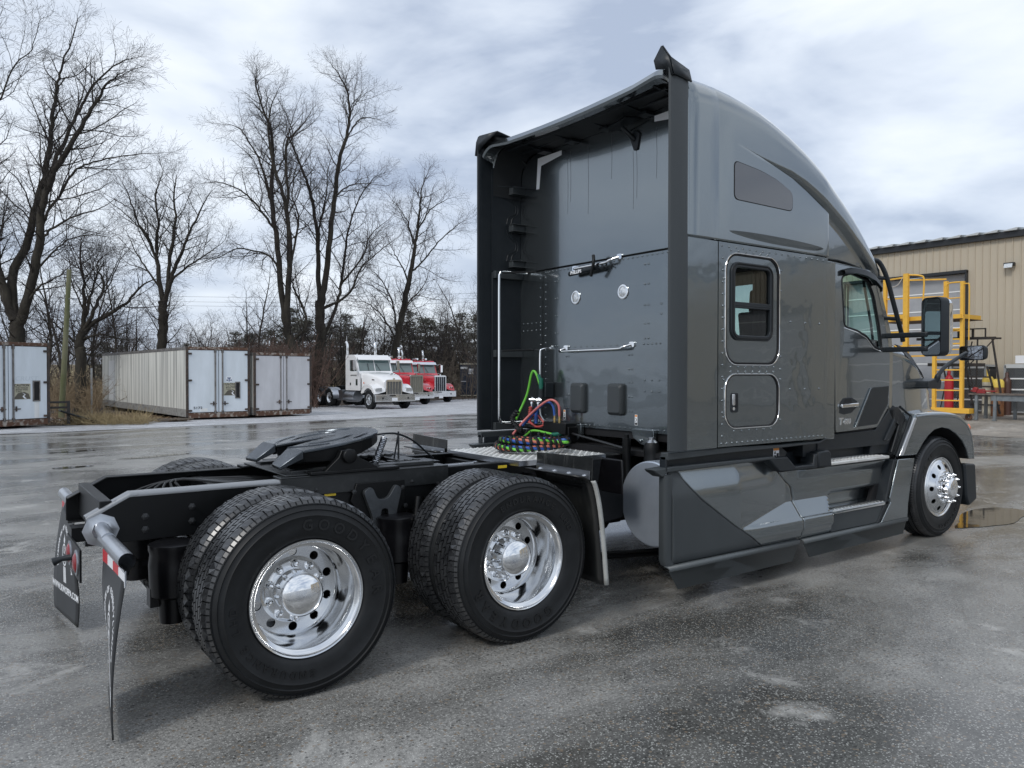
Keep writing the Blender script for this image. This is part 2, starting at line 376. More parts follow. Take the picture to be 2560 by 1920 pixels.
# shallow puddles lying on the asphalt
pud = mat('puddle_water', (.035, .034, .03), .04, spec=.6, bump=(5, .05, .01))
for i, (x, y, a, l_, w_) in enumerate([(8.3, -1.0, .1, 1.9, .5), (11.6, 2.6, .2, 2.6, .5), (1.8, 11.5, .3, 1.4, .3), (.6, 13.5, .2, 1.0, .25), (9.5, 17.0, .1, 2.2, .35), (13.4, 19.6, .1, 2.0, .3), (.2, 10.4, .1, .7, .3), (-4.1, 8.9, .1, .9, .4), (15.8, .9, .1, 2.2, .5)]):
    pts = []
    for k in range(40):
        t = 2 * pi * k / 40; q = 1 + .45 * mnoise.noise((math.cos(t) * 1.5 + i * 3, math.sin(t) * 1.5, i))
        u, v = l_ * q * math.cos(t) * .5, w_ * q * math.sin(t) * .5; pts.append((x + u * math.cos(a) - v * math.sin(a), y + u * math.sin(a) + v * math.cos(a)))
    b = B(); b.add([(p[0], p[1], gz(p[0], p[1]) + .005) for p in pts], [tuple(range(40))]); o = b.obj('puddle', pud, None, recalc=False, kind='structure')
# ------------------------------------------------------------------ the grey tractor unit
truck = thing('semi_truck', 'large dark grey sleeper tractor unit with bare rear chassis filling the foreground', 'truck')
RT, RZ = .512, .500
def tyre_profile(R_=RT, W=.285):
    o = [(.302, .030), (.310, .014), (.335, .004), (.375, -.002), (.415, -.003), (.425, -.008), (.430, -.003), (.450, .001), (.455, -.004), (.460, .003), (.478, .012), (.481, .007), (.485, .016), (.494, .028), (R_ - .016, .040)]
    return o + [(r, W - h) for r, h in reversed(o)]
def tread_mesh(W=.285, n=50, R0=RT - .022, R1=RT, front=False):
    b = B(); ribs = [(.030, .077), (.084, .119), (.125, .160), (.166, .201), (.208, .255)]
    if front: ribs = [(.03, .075), (.085, .125), (.135, .150), (.16, .20), (.21, .255)]
    for ri, (a0, a1) in enumerate(ribs):
        stag = .5 * (ri % 2); zz = 0 if ri in (0, 4) else .28
        for k in range(n):
            t0 = (k + stag + (.055 if not front else .004)) / n * 2 * pi; t1 = (k + 1 + stag - (.055 if not front else .004)) / n * 2 * pi; dt = t1 - t0
            sk = 0 if front else .22 * dt
            pts = [(t0 + zz * dt * .0, a0), (t0 + dt * .35 * (1 if zz else 0) * .3, (a0 + a1) / 2), (t0 + sk, a1), ((t0 + t1) / 2 + sk, a1 - (.005 if zz else 0)), (t1 + sk, a1), (t1 + dt * .1 * (1 if zz else 0), (a0 + a1) / 2), (t1, a0), ((t0 + t1) / 2, a0 + (.005 if zz else 0))]
            m = len(pts)
            def P(t, h, r): return (r * math.cos(t), h, r * math.sin(t))
            edge = lambda h: R1 - (.012 if (h < .04 or h > .245) else 0)
            v = [P(t, h, edge(h)) for t, h in pts] + [P(t, h, R0 - (.008 if (h < .04 or h > .245) else 0)) for t, h in pts]
            b.add(v, [tuple(range(m))] + [(i, (i + 1) % m, (i + 1) % m + m, i + m) for i in range(m)])
    # shoulder lugs down the sidewall edge
    for sgn in (0, 1):
        for k in range(n * 2):
            t0 = (k + .1) / (2 * n) * 2 * pi; t1 = (k + .85) / (2 * n) * 2 * pi; v = []
            for (r, h) in ((.499, .026), (.4845, .0115), (.4845, .018), (.499, .034)):
                hh = h if sgn == 0 else W - h
                for t in (t0, t1): v.append((r * math.cos(t), hh, r * math.sin(t)))
            b.add(v, [(0, 1, 3, 2), (0, 2, 4, 6), (1, 7, 5, 3), (2, 3, 5, 4), (6, 7, 1, 0)])
    return b
tyre_me = B().lathe([(r, h) for r, h in tyre_profile()], n=96).lathe([(RT - .017, .03), (RT - .017, .255)], n=96).mesh('tyre', rubber, 50)
tread_me = tread_mesh().mesh('tread', treadm)
treadf_me = tread_mesh(front=True, n=120).mesh('tread', treadm)
# rear outer rim (deep dish); y grows inwards from the outer tyre face
rim_b = B().lathe([(.296, .040), (.303, .030), (.304, .020), (.299, .012), (.292, .014), (.286, .026), (.280, .032), (.272, .034), (.264, .040), (.260, .055), (.257, .14), (.254, .205), (.246, .232), (.236, .242)], n=96)
rim_b.plate(circle(0, 0, .240, 80), [circle(.200 * math.cos(R(a)), .200 * math.sin(R(a)), .024, 18) for a in range(18, 378, 36)] + [circle(0, 0, .168, 64)], 'Y', .240, .252)
rim_b.lathe([(.174, .239), (.168, .235), (.161, .226), (.154, .220), (.120, .218), (.095, .218)], n=72)
rim_me = rim_b.mesh('rim', alu, 35)
hub_me = B().lathe([(.110, .219), (.106, .212), (.104, .108), (.109, .100), (.110, .090), (.104, .084), (.094, .077), (.065, .066), (.03, .060), (.001, .058)], n=48).mesh('hub_cap', chrome, 35)
nut_me = B().lathe([(.024, .221), (.0245, .214), (.019, .210), (.018, .194), (.0165, .186), (.011, .179), (.001, .177)], n=14).mesh('lug_nut', chrome, 35)
back_me = B().lathe([(.302, .10), (.26, .11), (.25, .2), (.30, .27)], n=40).mesh('inner_rim', blackg, 40)
# front wheel: convex disc
frim = B().lathe([(.296, .040), (.303, .030), (.304, .018), (.299, .010), (.292, .012), (.286, .020), (.270, .024), (.262, .020), (.250, .010)], n=96)
ho_ = [circle(.215 * math.cos(R(a)), .215 * math.sin(R(a)), .024, 18) for a in range(0, 360, 36)]
tmp = B().plate(circle(0, 0, .252, 80), ho_ + [circle(0, 0, .182, 64)], 'Y', .0, .012)
frim.add([(x, y + .009 - .035 * (.252 - math.hypot(x, z)) / .07, z) for x, y, z in tmp.v], tmp.f)
frim.lathe([(.184, -.026), (.176, -.029), (.168, -.036), (.158, -.040), (.09, -.040)], n=72)
frim_me = frim.mesh('rim', alu, 35)
fhub_me = B().lathe([(.118, -.038), (.116, -.050), (.108, -.054), (.106, -.110), (.100, -.118), (.07, -.128), (.001, -.132)], n=48).mesh('hub_cap', chrome, 35)
fnut_me = B().lathe([(.024, -.038), (.024, -.046), (.0175, -.052), (.017, -.078), (.0195, -.082), (.0185, -.094), (.012, -.108), (.005, -.124), (.001, -.126)], n=14).mesh('lug_nut', chrome, 35)
def tyre_text(words_):
    b = B()
    for s, r, a0, a1, size, fl in words_:
        text_arc(b, s, r, a0, a1, basis((0, -.003, 0), (1, 0, 0), (0, 0, 1), (0, -1, 0)), size, fl, .003, .018)
    return b.mesh('sidewall_lettering', mat('lettering_rubber', (.006, .0065, .007), .3, spec=.5), None)
def word(rot, s1=('GOODYEAR', 82, 95), s2=('ENDURANCE LHD', 96, .05)):
    return [('GOODYEAR', .352, rot, rot - 106, .078, False), ('ENDURANCE LHD', .362, rot + 128 + 50, rot + 128 - 50, .050, False)]
txt_a = tyre_text(word(98)); txt_b = tyre_text(word(-56))
txt_f = tyre_text([('LHS II', .38, 165, 120, .05, False), ('ENDURANCE', .38, -20, -100, .05, False)])
def wheel(x, yface, side, rot, kind):
    """side -1 right of truck (outer face towards -y), +1 left"""
    e = link('wheel', None, truck); e.location = (x, yface, RZ)
    e.rotation_euler = (0, rot, 0) if side < 0 else (0, rot, pi)
    if kind == 'inner':
        link('tyre', tyre_me, e); link('tread', tread_me, e, kind='stuff'); link('inner_rim', back_me, e); return e
    fr = kind == 'front'
    link('tyre', tyre_me, e); link('tread', treadf_me if fr else tread_me, e, kind='stuff')
    link('rim', frim_me if fr else rim_me, e); link('hub_cap', fhub_me if fr else hub_me, e)
    for k in range(10):
        a = 2 * pi * k / 10 + (0 if fr else R(18))
        n_ = link('lug_nut', fnut_me if fr else nut_me, e); n_.location = (.1425 * math.cos(a) * (1.0 if not fr else .96), 0, .1425 * math.sin(a) * (1.0 if not fr else .96))
    if side < 0 or fr:
        link('sidewall_lettering', txt_f if fr else (txt_a if x < 1 else txt_b), e, kind='stuff')
    return e
XW2, XF = 1.370, 6.633
for side in (-1, 1):
    for x, rot in ((0, 0), (XW2, 0)):
        wheel(x, side * 1.205, side, rot, 'outer'); wheel(x, side * (1.205 - .335), side, rot + .3, 'inner')
    wheel(XF, side * 1.175, side, 0, 'front')
# inspection sticker on the rim of the rearmost wheel
B().prism([(.20, -.195), (.232, -.150), (.236, -.185), (.222, -.203)], 'Y', -1.205 + .033, -1.205 + .036).obj('rim_sticker', whiteflat, truck).location = (0, 0, RZ)

# chassis
for s in (-1, 1):
    b = B(); yo = .43 * s; yi = .422 * s; yf = .345 * s
    o_ = [(-.907, .742), (-.907, .893), (-.696, 1.004), (5.6, 1.004), (5.6, .742)]
    b.prism(o_, 'Y', yo, yi)
    b.prism([(-.907, .893), (-.696, 1.004), (5.6, 1.004), (5.6, .995), (-.69, .995), (-.905, .884)], 'Y', yi, yf)
    b.bx(-.907, 5.6, min(yi, yf), max(yi, yf), .742, .751)
    b.obj('frame_rail', black, truck, bevel=.004)
    b = B()
    for (x, z) in ((-.62, .87), (-.62, .80), (-.38, .90), (-.38, .82), (.28, .93), (.34, .93), (.75, .94), (.80, .94), (1.0, .93), (1.2, .90), (1.62, .93), (1.68, .93), (2.1, .93), (2.15, .93), (2.5, .9), (2.9, .93)):
        for dz in (0,):
            b.lathe([(.020, 0), (.020, .004), (.013, .005), (.013, .014), (.006, .015), (.006, .024), (.001, .025)], (x, yo, z), 'Y', 6, s)
    b.obj('frame_bolts', steelk, truck, kind='stuff')
for x in (-.84, -.2, .35, 1.0, 1.75, 2.4): B().bx(x, x + .06, -.42, .42, .78, .97).obj('crossmember', black, truck, bevel=.005)
# top edge strip on the near rail end, flange highlight put into its pale colour
b = B(); P_ = [(-.905, .8935), (-.696, 1.0045), (.13, 1.0045)]
for (a, c) in zip(P_, P_[1:]):
    b.grid([[(q_[0], -.4335, q_[1] - .022), (q_[0], -.4345, q_[1] - .012), (q_[0], -.431, q_[1] - .002), (q_[0], -.423, q_[1] + .002), (q_[0], -.355, q_[1] + .002)] for q_ in (a, c)])
b.obj('rail_top_flange', mat('flange_highlight', (.30, .31, .32), .36, .6, noise=(14, 5, (.12, .125, .13), .6, .75)), truck, recalc=False, smooth=60)
# fifth wheel slider mount
b = B()
for s in (-1, 1):
    b.bx(.12, 1.28, s * .436 - .004, s * .436 + .006, .90, 1.016); b.bx(.12, 1.28, min(s * .30, s * .44), max(s * .30, s * .44), 1.008, 1.020)
    b.bx(.22, 1.22, min(s * .25, s * .35), max(s * .25, s * .35), 1.022, 1.045)
    for k in range(9): b.bx(.62 + k * .065, .65 + k * .065, min(s * .18, s * .25), max(s * .18, s * .25), 1.030, 1.05)
b.bx(.16, .30, -.42, .42, 1.021, 1.030); b.bx(1.1, 1.25, -.30, .30, 1.022, 1.032)
b.obj('slider_base', mat('coated_steel', (.014, .016, .017), .34, spec=.55, noise=(20, 4, (.03, .032, .034), .5, .8)), truck, bevel=.003)
fwm = mat('fifth_wheel_steel', (.10, .115, .13), .24, .85, spec=.6, noise=(7, 5, (.055, .062, .070), .35, .75), bump=(45, .08, .003))
T5 = Matrix.Translation((.545, 0, 1.148)) @ Matrix.Rotation(R(-8.5), 4, 'Y') @ Matrix.Scale(.90, 4)
def T5b(b, name, m, **k): 
    b.v = [tuple(T5 @ Vector(p)) for p in b.v]; return b.obj(name, m, truck, **k)
half = [(.42, 0)] + [(.415, .10), (.385, .20), (.33, .30), (.25, .38), (.14, .435), (0, .455), (-.16, .450), (-.29, .425)]
slot = [(-.29, .135), (-.12, .062), (-.02, .036), (.035, .030), (.05, .0)]
outline = half + slot + [(x, -y) for x, y in reversed(slot[:-1])] + [(x, -y) for x, y in reversed(half[1:])]
T5b(B().prism(outline, 'Z', .045, .068), 'top_plate', fwm, bevel=.006)
for s in (-1, 1):
    b = B()
    out_ = [(-.29, s * .425), (-.29, s * .135), (-.435, s * .175), (-.45, s * .375)]
    b.add([(x, y, z) for (x, y), z in zip(out_, (.068, .068, -.015, -.015))] + [(x, y, z) for (x, y), z in zip(out_, (.01, .01, -.04, -.04))],
          [(0, 1, 2, 3), (7, 6, 5, 4), (0, 4, 5, 1), (1, 5, 6, 2), (2, 6, 7, 3), (3, 7, 4, 0)])
    T5b(b, 'approach_ramp', fwm, bevel=.005)
b = B(); hh = [p for p in half]
full = [(x, y) for x, y in hh[1:]]; full = [(x, -y) for x, y in reversed(full)] + [hh[0]] + full
rows = [[(x * .99, y * .985, .046), (x * .975, y * .97, -.005 - .05 * max(0, 1 - abs(x) * 3))] for x, y in full]
b.grid(rows); rows2 = [[(x * .95, y * .95, .044), (x * .94, y * .94, -.0 - .05 * max(0, 1 - abs(x) * 3))] for x, y in full]; b.grid(rows2)
for s in (-1, 1):
    for y in (.14, .24): b.bx(-.28, .15, min(s * y, s * (y + .015)), max(s * y, s * (y + .015)), -.02, .046)
b.bx(-.02, .01, -.4, .4, -.03, .046); b.bx(.2, .22, -.3, .3, -.02, .046)
T5b(b, 'plate_skirt', black)
# grease grooves on the plate, sunk between low ridges
b = B()
for s in (-1, 1):
    for rr, a0, a1 in ((.33, 25, 70), (.33, 105, 160), (.21, 35, 140)):
        pa = [(x * .95 + .02, s * y, .0685) for x, y in arc(0, .02, rr, a0, a1, 14)]; b.tube(pa, .0035, 5)
        pa = [(x * .95 + .02, s * y, .0685) for x, y in arc(0, .02, rr + .022, a0, a1, 14)]; b.tube(pa, .0035, 5)
T5b(b, 'grease_groove', fwm)
T5b(B().lathe([(.055, .05), (.055, .069), (.030, .069), (.030, .05)], (.07, 0, 0), 'Z', 24), 'locking_jaw', steelk)
for s in (-1, 1):
    b = B()
    y0, y1 = s * .405, s * .455
    b.prism([(.38, 1.03), (.48, 1.12), (.50, 1.165), (.59, 1.165), (.61, 1.12), (.78, 1.03)], 'Y', y0, y1)
    b.lathe([(.045, 0), (.045, .03), (.03, .035), (.001, .035)], (.545, y1, 1.128), 'Y', 20, s)
    b.bx(.30, .90, min(s * .36, s * .46), max(s * .36, s * .46), 1.022, 1.042)
    b.obj('pivot_bracket', black, truck, bevel=.004)
# coil spring and air line stand on the front edge of the fifth wheel
b = B(); A = Vector((.92, -.20, 1.21)); C_ = Vector((.80, -.30, 1.05)); d = (C_ - A); q = d.orthogonal().normalized(); w = d.cross(q).normalized()
b.tube([A + d * (i / 130) + (q * math.cos(i * .75) + w * math.sin(i * .75)) * .020 for i in range(131)], .0045, 6)
b.obj('release_spring', alub, truck, smooth=40)
b = B(); b.tube([(1.12, .05, 1.03), (1.15, .04, 1.215)], .006, 6); b.tube(catmull([(.90, .02, 1.205), (1.05, .03, 1.215), (1.15, .04, 1.205), (1.28, .06, 1.15), (1.42, .10, 1.05), (1.5, .15, 1.0)]), .007, 6)
b.obj('air_line', plastic, truck, smooth=40)
b = B(); b.tube([(1.15, .04, 1.02), (1.15, .04, 1.225)], .007, 6); b.obj('line_stand', steelk, truck)
# wiring and air lines between the rails
b = B()
for k in range(6): b.tube(catmull([(-.75 + .1 * k, .15 - .08 * k, .86), (-.4, .25 - .08 * k, .96 + .012 * k), (0, .2 - .09 * k, .965), (.4, .25 - .07 * k, .93)]), .008, 6)
b.tube(catmull([(-.82, -.36, .93), (-.6, -.2, .90), (-.3, .1, .93)]), .006, 6)
b.obj('chassis_line', mat('loom', (.02, .021, .022), .3), truck, smooth=40)
# axles, springs, air bags, brackets
b = B()
for x in (0, XW2):
    b.tube([(x, -.95, .5), (x, -.28, .5), (x, .28, .5), (x, .95, .5)], [.085, .085, .085, .085], 14)
    b.lathe([(.001, -.2), (.12, -.18), (.19, -.08), (.21, 0), (.19, .08), (.12, .18), (.001, .2)], (x, 0, .5), 'X', 20)
    for s in (-1, 1):
        b.bx(x - .62, x + .16, s * .5 - .045, s * .5 + .045, .40, .50); b.lathe([(.09, 0), (.09, .14), (.06, .16)], (x + .25, s * .52, .62), 'X', 14, 1, True)
b.obj('axle', blackg, truck, smooth=40)
for x in (-.50, .84):
    for s in (-1, 1):
        B().lathe([(.07, -.25), (.08, -.12), (.118, -.10), (.122, -.02), (.125, .06), (.118, .12), (.125, .14), (.125, .17), (.10, .18)], (x, s * .53, .56), 'Z', 24, 1, True).obj('air_spring', blackg, truck, smooth=40)
        B().tube([(x + .22, s * .42, .82), (x + .12, s * .5, .36)], .03, 10).obj('shock_absorber', black, truck, smooth=40)
B().lathe([(.09, -.3), (.10, -.28), (.10, .1), (.09, .12)], (-.22, -.62, .48), 'Z', 20, 1, True).obj('brake_chamber', blackg, truck, smooth=40)
for s in (-1, 1):
    b = B(); y = s * .455
    b.prism([(.60, .95), (.94, .95), (.94, .80), (.88, .70), (.64, .70), (.56, .84)], 'Y', s * .44, y); b.obj('hanger_plate', black, truck, bevel=.004)
    b = B(); b.plate(roundpoly([(.63, .90), (.69, .93), (.73, .84), (.80, .84), (.86, .93), (.90, .90), (.86, .74), (.90, .50), (.85, .50), (.80, .62), (.75, .62), (.70, .50), (.66, .52), (.70, .72)], .03), [roundpoly([(.755, .78), (.80, .78), (.815, .68), (.80, .64), (.755, .64), (.745, .68)], .02)], 'Y', y, y + s * .035)
    b.obj('torque_bracket', mat('cast_iron', (.10, .11, .12), .45, .7, noise=(12, 4, (.05, .055, .06), .4, .8)), truck, bevel=.004)
    b = B()
    for (x, z) in ((.58, .90), (.92, .90), (.94, .78), (.93, .72), (.60, .78)): b.lathe([(.016, 0), (.016, .012), (.001, .014)], (x, y, z), 'Y', 6, s)
    b.obj('plate_bolts', steelk, truck, kind='stuff')
B().bx(.395, .47, -.4335, -.4305, .885, .90).obj('rail_sticker', yel, truck)
B().bx(1.70, 1.775, -.4335, -.4305, .965, .985).obj('rail_sticker', yel, truck)
B().bx(1.1, 1.45, -.42, -.05, .80, .83).bx(1.05, 1.5, .05, .3, .85, .99).tube([(1.3, -.3, .75), (1.9, -.3, .75)], .12, 16).obj('air_tank', blackg, truck, smooth=40)

# mud flaps at the tail
for s in (-1, 1):
    b = B(); b.lathe([(.001, 0), (.088, 0), (.088, .010), (.06, .012), (.045, .02)], (-.835, s * .432, .822), 'Y', 8, s)
    b.obj('hanger_base', alub, truck, smooth=30)
    b = B(); b.tube([(-.835, s * .44, .835), (-.838, s * .62, .828), (-.838, s * .70, .82)], [.034, .034, .034], 18); 
    b.obj('hanger_socket', alub, truck, smooth=40)
    b = B(); pr = []
    for k in range(22):
        t = 2 * pi * (k + .5) / 22 - pi / 2; pr.append((-.838 + .036 * math.cos(t), .81 + .036 * math.sin(t)))
    pr = [( -.838 + .036 * math.cos(R(a)), .812 + .036 * math.sin(R(a))) for a in range(-60, 241, 15)]
    pr += [(-.841, .765), (-.841, .745)]; inn = [(-.838 + .033 * math.cos(R(a)), .812 + .033 * math.sin(R(a))) for a in range(-60, 241, 15)]
    pr2 = [(-.835, .745), (-.835, .765)] + pr[:-2] + [(-.841, .765), (-.841, .745)] + list(reversed(inn))
    b.grid([[(x, s * .60, z) for x, z in pr2], [(x, s * 1.21, z - .0) for x, z in pr2]], closed=True)
    b.obj('flap_hanger', alub, truck, smooth=40)
    b = B(); b.bx(-.847, -.842, min(s * .60, s * 1.21), max(s * .60, s * 1.21), .700, .770); b.obj('hanger_flange', alub, truck)
    for k in range(4):
        y0, y1 = s * (.60 + .1525 * k), s * (.60 + .1525 * (k + 1))
        B().bx(-.8500, -.8475, min(y0, y1), max(y0, y1), .695, .757).obj('reflective_tape', redtape if k % 2 == (0 if s < 0 else 1) else reflw, truck)
    def fx(u, z):
        # u 0..1 across, z height; gentle twist and curl
        h = (.745 - z) / .72
        return -.842 + .014 * h * (1 - u) - .060 * u * math.sin(pi * .62 * min(1, h)) - .012 * math.sin(2 * pi * h) * (1 - u)
    b = B(); rows = []
    for i in range(25):
        z = .745 - .715 * i / 24; wsh = .02 * (i / 24)
        rows.append([(fx(j / 8, z), s * (.605 + wsh * (.5 if s < 0 else 0) + (.60 - wsh * .4) * j / 8), z) for j in range(9)])
    b.grid(rows); o = b.obj('mud_flap', mat('flap_rubber', (.020, .022, .024), .42, spec=.5, noise=(5, 4, (.032, .034, .036), .4, .8)), truck, smooth=60, recalc=False)
    sd_ = o.modifiers.new('thick', 'SOLIDIFY'); sd_.thickness = .008; sd_.offset = 0
    # printed emblem and lettering (flat print bent to the flap)
    b = B(); Tf = basis((0, 0, 0), (0, -1, 0), (0, 0, 1), (-1, 0, 0))   # x right as seen from behind = -Y
    text_arc(b, 'KENWORTH OF PENNSYLVANIA', .185, 205, -25, Tf, .045, False, .0006, .02)
    text_into(b, 'WWW.KWOFPA.COM', Tf @ Matrix.Translation((0, -.235, 0)), .062, 1., .0006, .02)
    ring = [(.062 * math.cos(t), .062 * math.sin(t) * 1.2 + .02) for t in [2 * pi * k / 28 for k in range(28)]]; ri = [(.052 * math.cos(t), .052 * math.sin(t) * 1.2 + .02) for t in [2 * pi * k / 28 for k in range(28)]]
    b.plate([(0 - x, z) for x, z in ring], [[(0 - x, z) for x, z in ri]], 'X', -.0003, .0003)
    text_into(b, 'K', Tf @ Matrix.Translation((0, .030, 0)), .055, 1., .0006, .02); text_into(b, 'W', Tf @ Matrix.Translation((0, -.028, 0)), .055, 1., .0006, .02)
    b.prism([(.02, .10), (-.02, .10), (-.026, .125), (-.012, .13), (0, .155), (.012, .13), (.026, .125)], 'X', -.0003, .0003)
    for k in (-1, 0, 1): b.bx(-.0003, .0003, k * .022 - .008, k * .022 + .008, -.165, -.060)
    yc = s * .91
    b.v = [(fx(((s * (y + yc)) - .605) / .60, .42 + z) - .0052 + x, y + yc, .42 + z) for x, y, z in b.v]
    b.obj('flap_emblem', whiteflat, truck)
# tail light plate between the flaps
b = B(); b.bx(-.935, -.925, -.44, .10, .56, .73); b.bx(-.93, -.84, -.06, .06, .70, .78); b.obj('light_plate', black, truck)
for y in (-.33, -.05):
    B().lathe([(.001, .022), (.03, .02), (.052, .010), (.056, 0)], (-.935, y, .645), 'X', 24, -1).obj('tail_light', redm, truck, smooth=50)
    B().lathe([(.068, 0), (.068, .006), (.055, .008)], (-.935, y, .645), 'X', 24, -1).obj('light_ring', alub, truck, smooth=50)
B().tube([(-.93, -.10, .63), (-.98, -.09, .625), (-1.02, -.08, .61)], [.02, .014, .024], 12).obj('trailer_plug', plastic, truck, smooth=40)

# front quarter fenders ahead of the drive wheels
for s in (-1, 1):
    y0, y1 = s * .62, s * 1.21; a, c = min(y0, y1), max(y0, y1)
    b = B(); b.add([(1.905, y0, 1.085), (1.905, y1, 1.10), (1.895, y1, .93), (1.90, y0, .93), (1.912, y0, 1.085), (1.912, y1, 1.10), (1.902, y1, .93), (1.907, y0, .93)], [(0, 1, 2, 3), (7, 6, 5, 4), (0, 4, 5, 1), (1, 5, 6, 2), (2, 6, 7, 3), (3, 7, 4, 0)])
    b.obj('splash_guard', mat('streaked_black', (.012, .013, .013), .2, spec=.6, noise=(7, 6, (.09, .095, .09), .55, .85, (1, 3, .35))), truck)
    b = B(); b.bx(1.888, 1.893, a + .01, c - .015, .955, 1.012); b.obj('guard_strip', alub, truck)
    b = B()
    for k in range(4): b.lathe([(.011, 0), (.011, .006), (.006, .007), (.006, .016), (.001, .017)], (1.888, y0 + s * (.06 + .155 * k), .975), 'X', 8, -1)
    b.obj('guard_bolts', chrome, truck, kind='stuff')
    prof = [(1.80, .985), (1.86, .975), (1.91, .93), (1.95, .80), (1.98, .62), (2.0, .45), (2.02, .25)]
    b = B(); pc = catmull([(x, 0, z) for x, z in prof], 4); b.grid([[(p.x, y0 + (y1 - y0) * t, p.z) for t in (0, .25, .5, .75, .97)] for p in pc])
    o = b.obj('quarter_fender', mat('fender_poly', (.013, .014, .014), .3, spec=.5, noise=(8, 6, (.035, .035, .033), .55, .8, (1, 2, .4))), truck, smooth=60, recalc=False); q_ = o.modifiers.new('thick', 'SOLIDIFY'); q_.thickness = .01
    b = B(); pc2 = [p for p in pc if p.z < .95]; b.grid([[(p.x - .004, s * 1.205, p.z), (p.x + .010, s * 1.216, p.z), (p.x + .026, s * 1.210, p.z)] for p in pc2])
    o = b.obj('fender_edge', mat('bare_edge', (.42, .43, .41), .45, noise=(10, 4, (.3, .3, .28), .4, .8)), truck, smooth=60, recalc=False); q_ = o.modifiers.new('thick', 'SOLIDIFY'); q_.thickness = .006
    B().tube([(1.93, s * .44, .90), (1.93, s * 1.1, .90)], .02, 10).obj('fender_arm', black, truck, smooth=40)

# deck plate with raised tread
b = B(); b.bx(1.80, 2.62, -.55, .40, 1.010, 1.026); b.obj('deck_plate', treadp, truck, bevel=.004)
b = B()
for i in range(24):
    for j in range(28):
        x = 1.825 + i * .034; y = -.53 + j * .034; a = R(45 if (i + j) % 2 else -45); c, q = math.cos(a), math.sin(a)
        L_, W_ = .013, .0055
        v = [(x + u * c - w * q, y + u * q + w * c, z) for (u, w, z) in ((-L_, 0, 1.0265), (0, -W_, 1.0265), (L_, 0, 1.0265), (0, W_, 1.0265), (0, 0, 1.0315))]
        b.add(v, [(0, 1, 4), (1, 2, 4), (2, 3, 4), (3, 0, 4)])
b.obj('deck_treads', treadp, truck, kind='stuff')
b = B(); b.bx(1.79, 1.80, -.56, .41, .985, 1.024); b.bx(1.8, 2.62, -.56, -.552, .985, 1.022); b.tube([(1.45, -.02, .955), (1.9, -.02, .965)], .014, 8); b.obj('deck_edge', alub, truck)
B().bx(3.02, 3.1, .62, 1.18, .92, 1.10).bx(2.90, 3.1, .55, 1.2, .86, 1.03).obj('battery_box', black, truck, bevel=.01)

# ---- sleeper body
W_ = 1.23; XB = 3.10; XR = 4.53; ZB_ = 1.10; ZS_ = 2.62
def wside(x): return lerp([(2.6, 1.235), (4.0, 1.232), (4.53, 1.225)], x)
# roof fairing shell
def fair_section(x):
    zt = lerp([(2.76, 3.815), (3.1, 3.815), (3.3, 3.80), (3.6, 3.755), (3.9, 3.675), (4.26, 3.545), (4.55, 3.40), (4.8, 3.245), (5.0, 3.115), (5.2, 2.96), (5.35, 2.82), (5.50, 2.665), (5.56, 2.60)], x)
    w = lerp([(2.76, 1.235), (4.0, 1.235), (4.5, 1.225), (5.0, 1.19), (5.5, 1.13), (5.56, 1.12)], x)
    t = sm((x - 3.45) / 1.0); d = .045 * t
    zc = lerp([(3.2, 3.40), (3.49, 3.335), (4.0, 3.225), (4.23, 3.150), (4.52, 3.03), (4.8, 2.90), (5.1, 2.735), (5.3, 2.615), (5.6, 2.45)], x)
    hl, hu = .035 * t + .002, .062 * t + .002
    if x > 4.535: zlow = w - d - .01
    else: zlow = w
    r = min(.22, max(.03, (zt - zc - hu) * .75))
    top = zt - r; zc = min(zc, top - hu - .002)
    z0 = lerp([(4.53, ZS_ + .006), (4.8, 2.63), (5.3, 2.60), (5.6, 2.44)], x); z0 = min(z0, zc - hl - .004)
    p = [(zlow, z0), (zlow, z0 + .012), (zlow, (z0 + zc - hl) / 2), (zlow, zc - hl - min(.02, (zc - hl - z0) * .2)), (zlow, zc - hl), (w - d, zc), (w - d * .2, zc + hu * .55), (w, zc + hu), (w, zc + hu + min(.015, (top - zc - hu) * .3)), (w, top - min(.02, (top - zc - hu) * .3))]
    for k in range(1, 9):
        a = R(90 * k / 8); p.append((w - r + r * math.cos(a), top + r * math.sin(a)))
    crown = lerp([(2.76, -.03), (3.1, -.02), (3.6, .05), (5, .10), (5.56, .05)], x)
    for u in (.8, .55, .28, 0): p.append(((w - r) * u, zt + crown * (1 - u * u)))
    return p
xs = [2.76, 2.9, 3.0, 3.095, 3.105, 3.12, 3.3, 3.45, 3.6, 3.8, 4.0, 4.2, 4.35, 4.45, 4.50, 4.53, 4.532, 4.54, 4.65, 4.8, 4.95, 5.1, 5.2, 5.3, 5.38, 5.45, 5.5, 5.56]
b = B(); rows = []
for x in xs:
    p = fair_section(x)
    k_ = -.002 if abs(x - 3.105) < .001 else (.0)
    right = [(x, -(y + k_), z) for y, z in p]; left = [(x, (y + k_), z) for y, z in reversed(p[:-1])]
    rows.append(right + left)
b.grid(rows); fo = b.obj('roof_fairing', paint, truck, smooth=28)
s_ = fo.modifiers.new('thick', 'SOLIDIFY'); s_.thickness = .012; s_.offset = 0
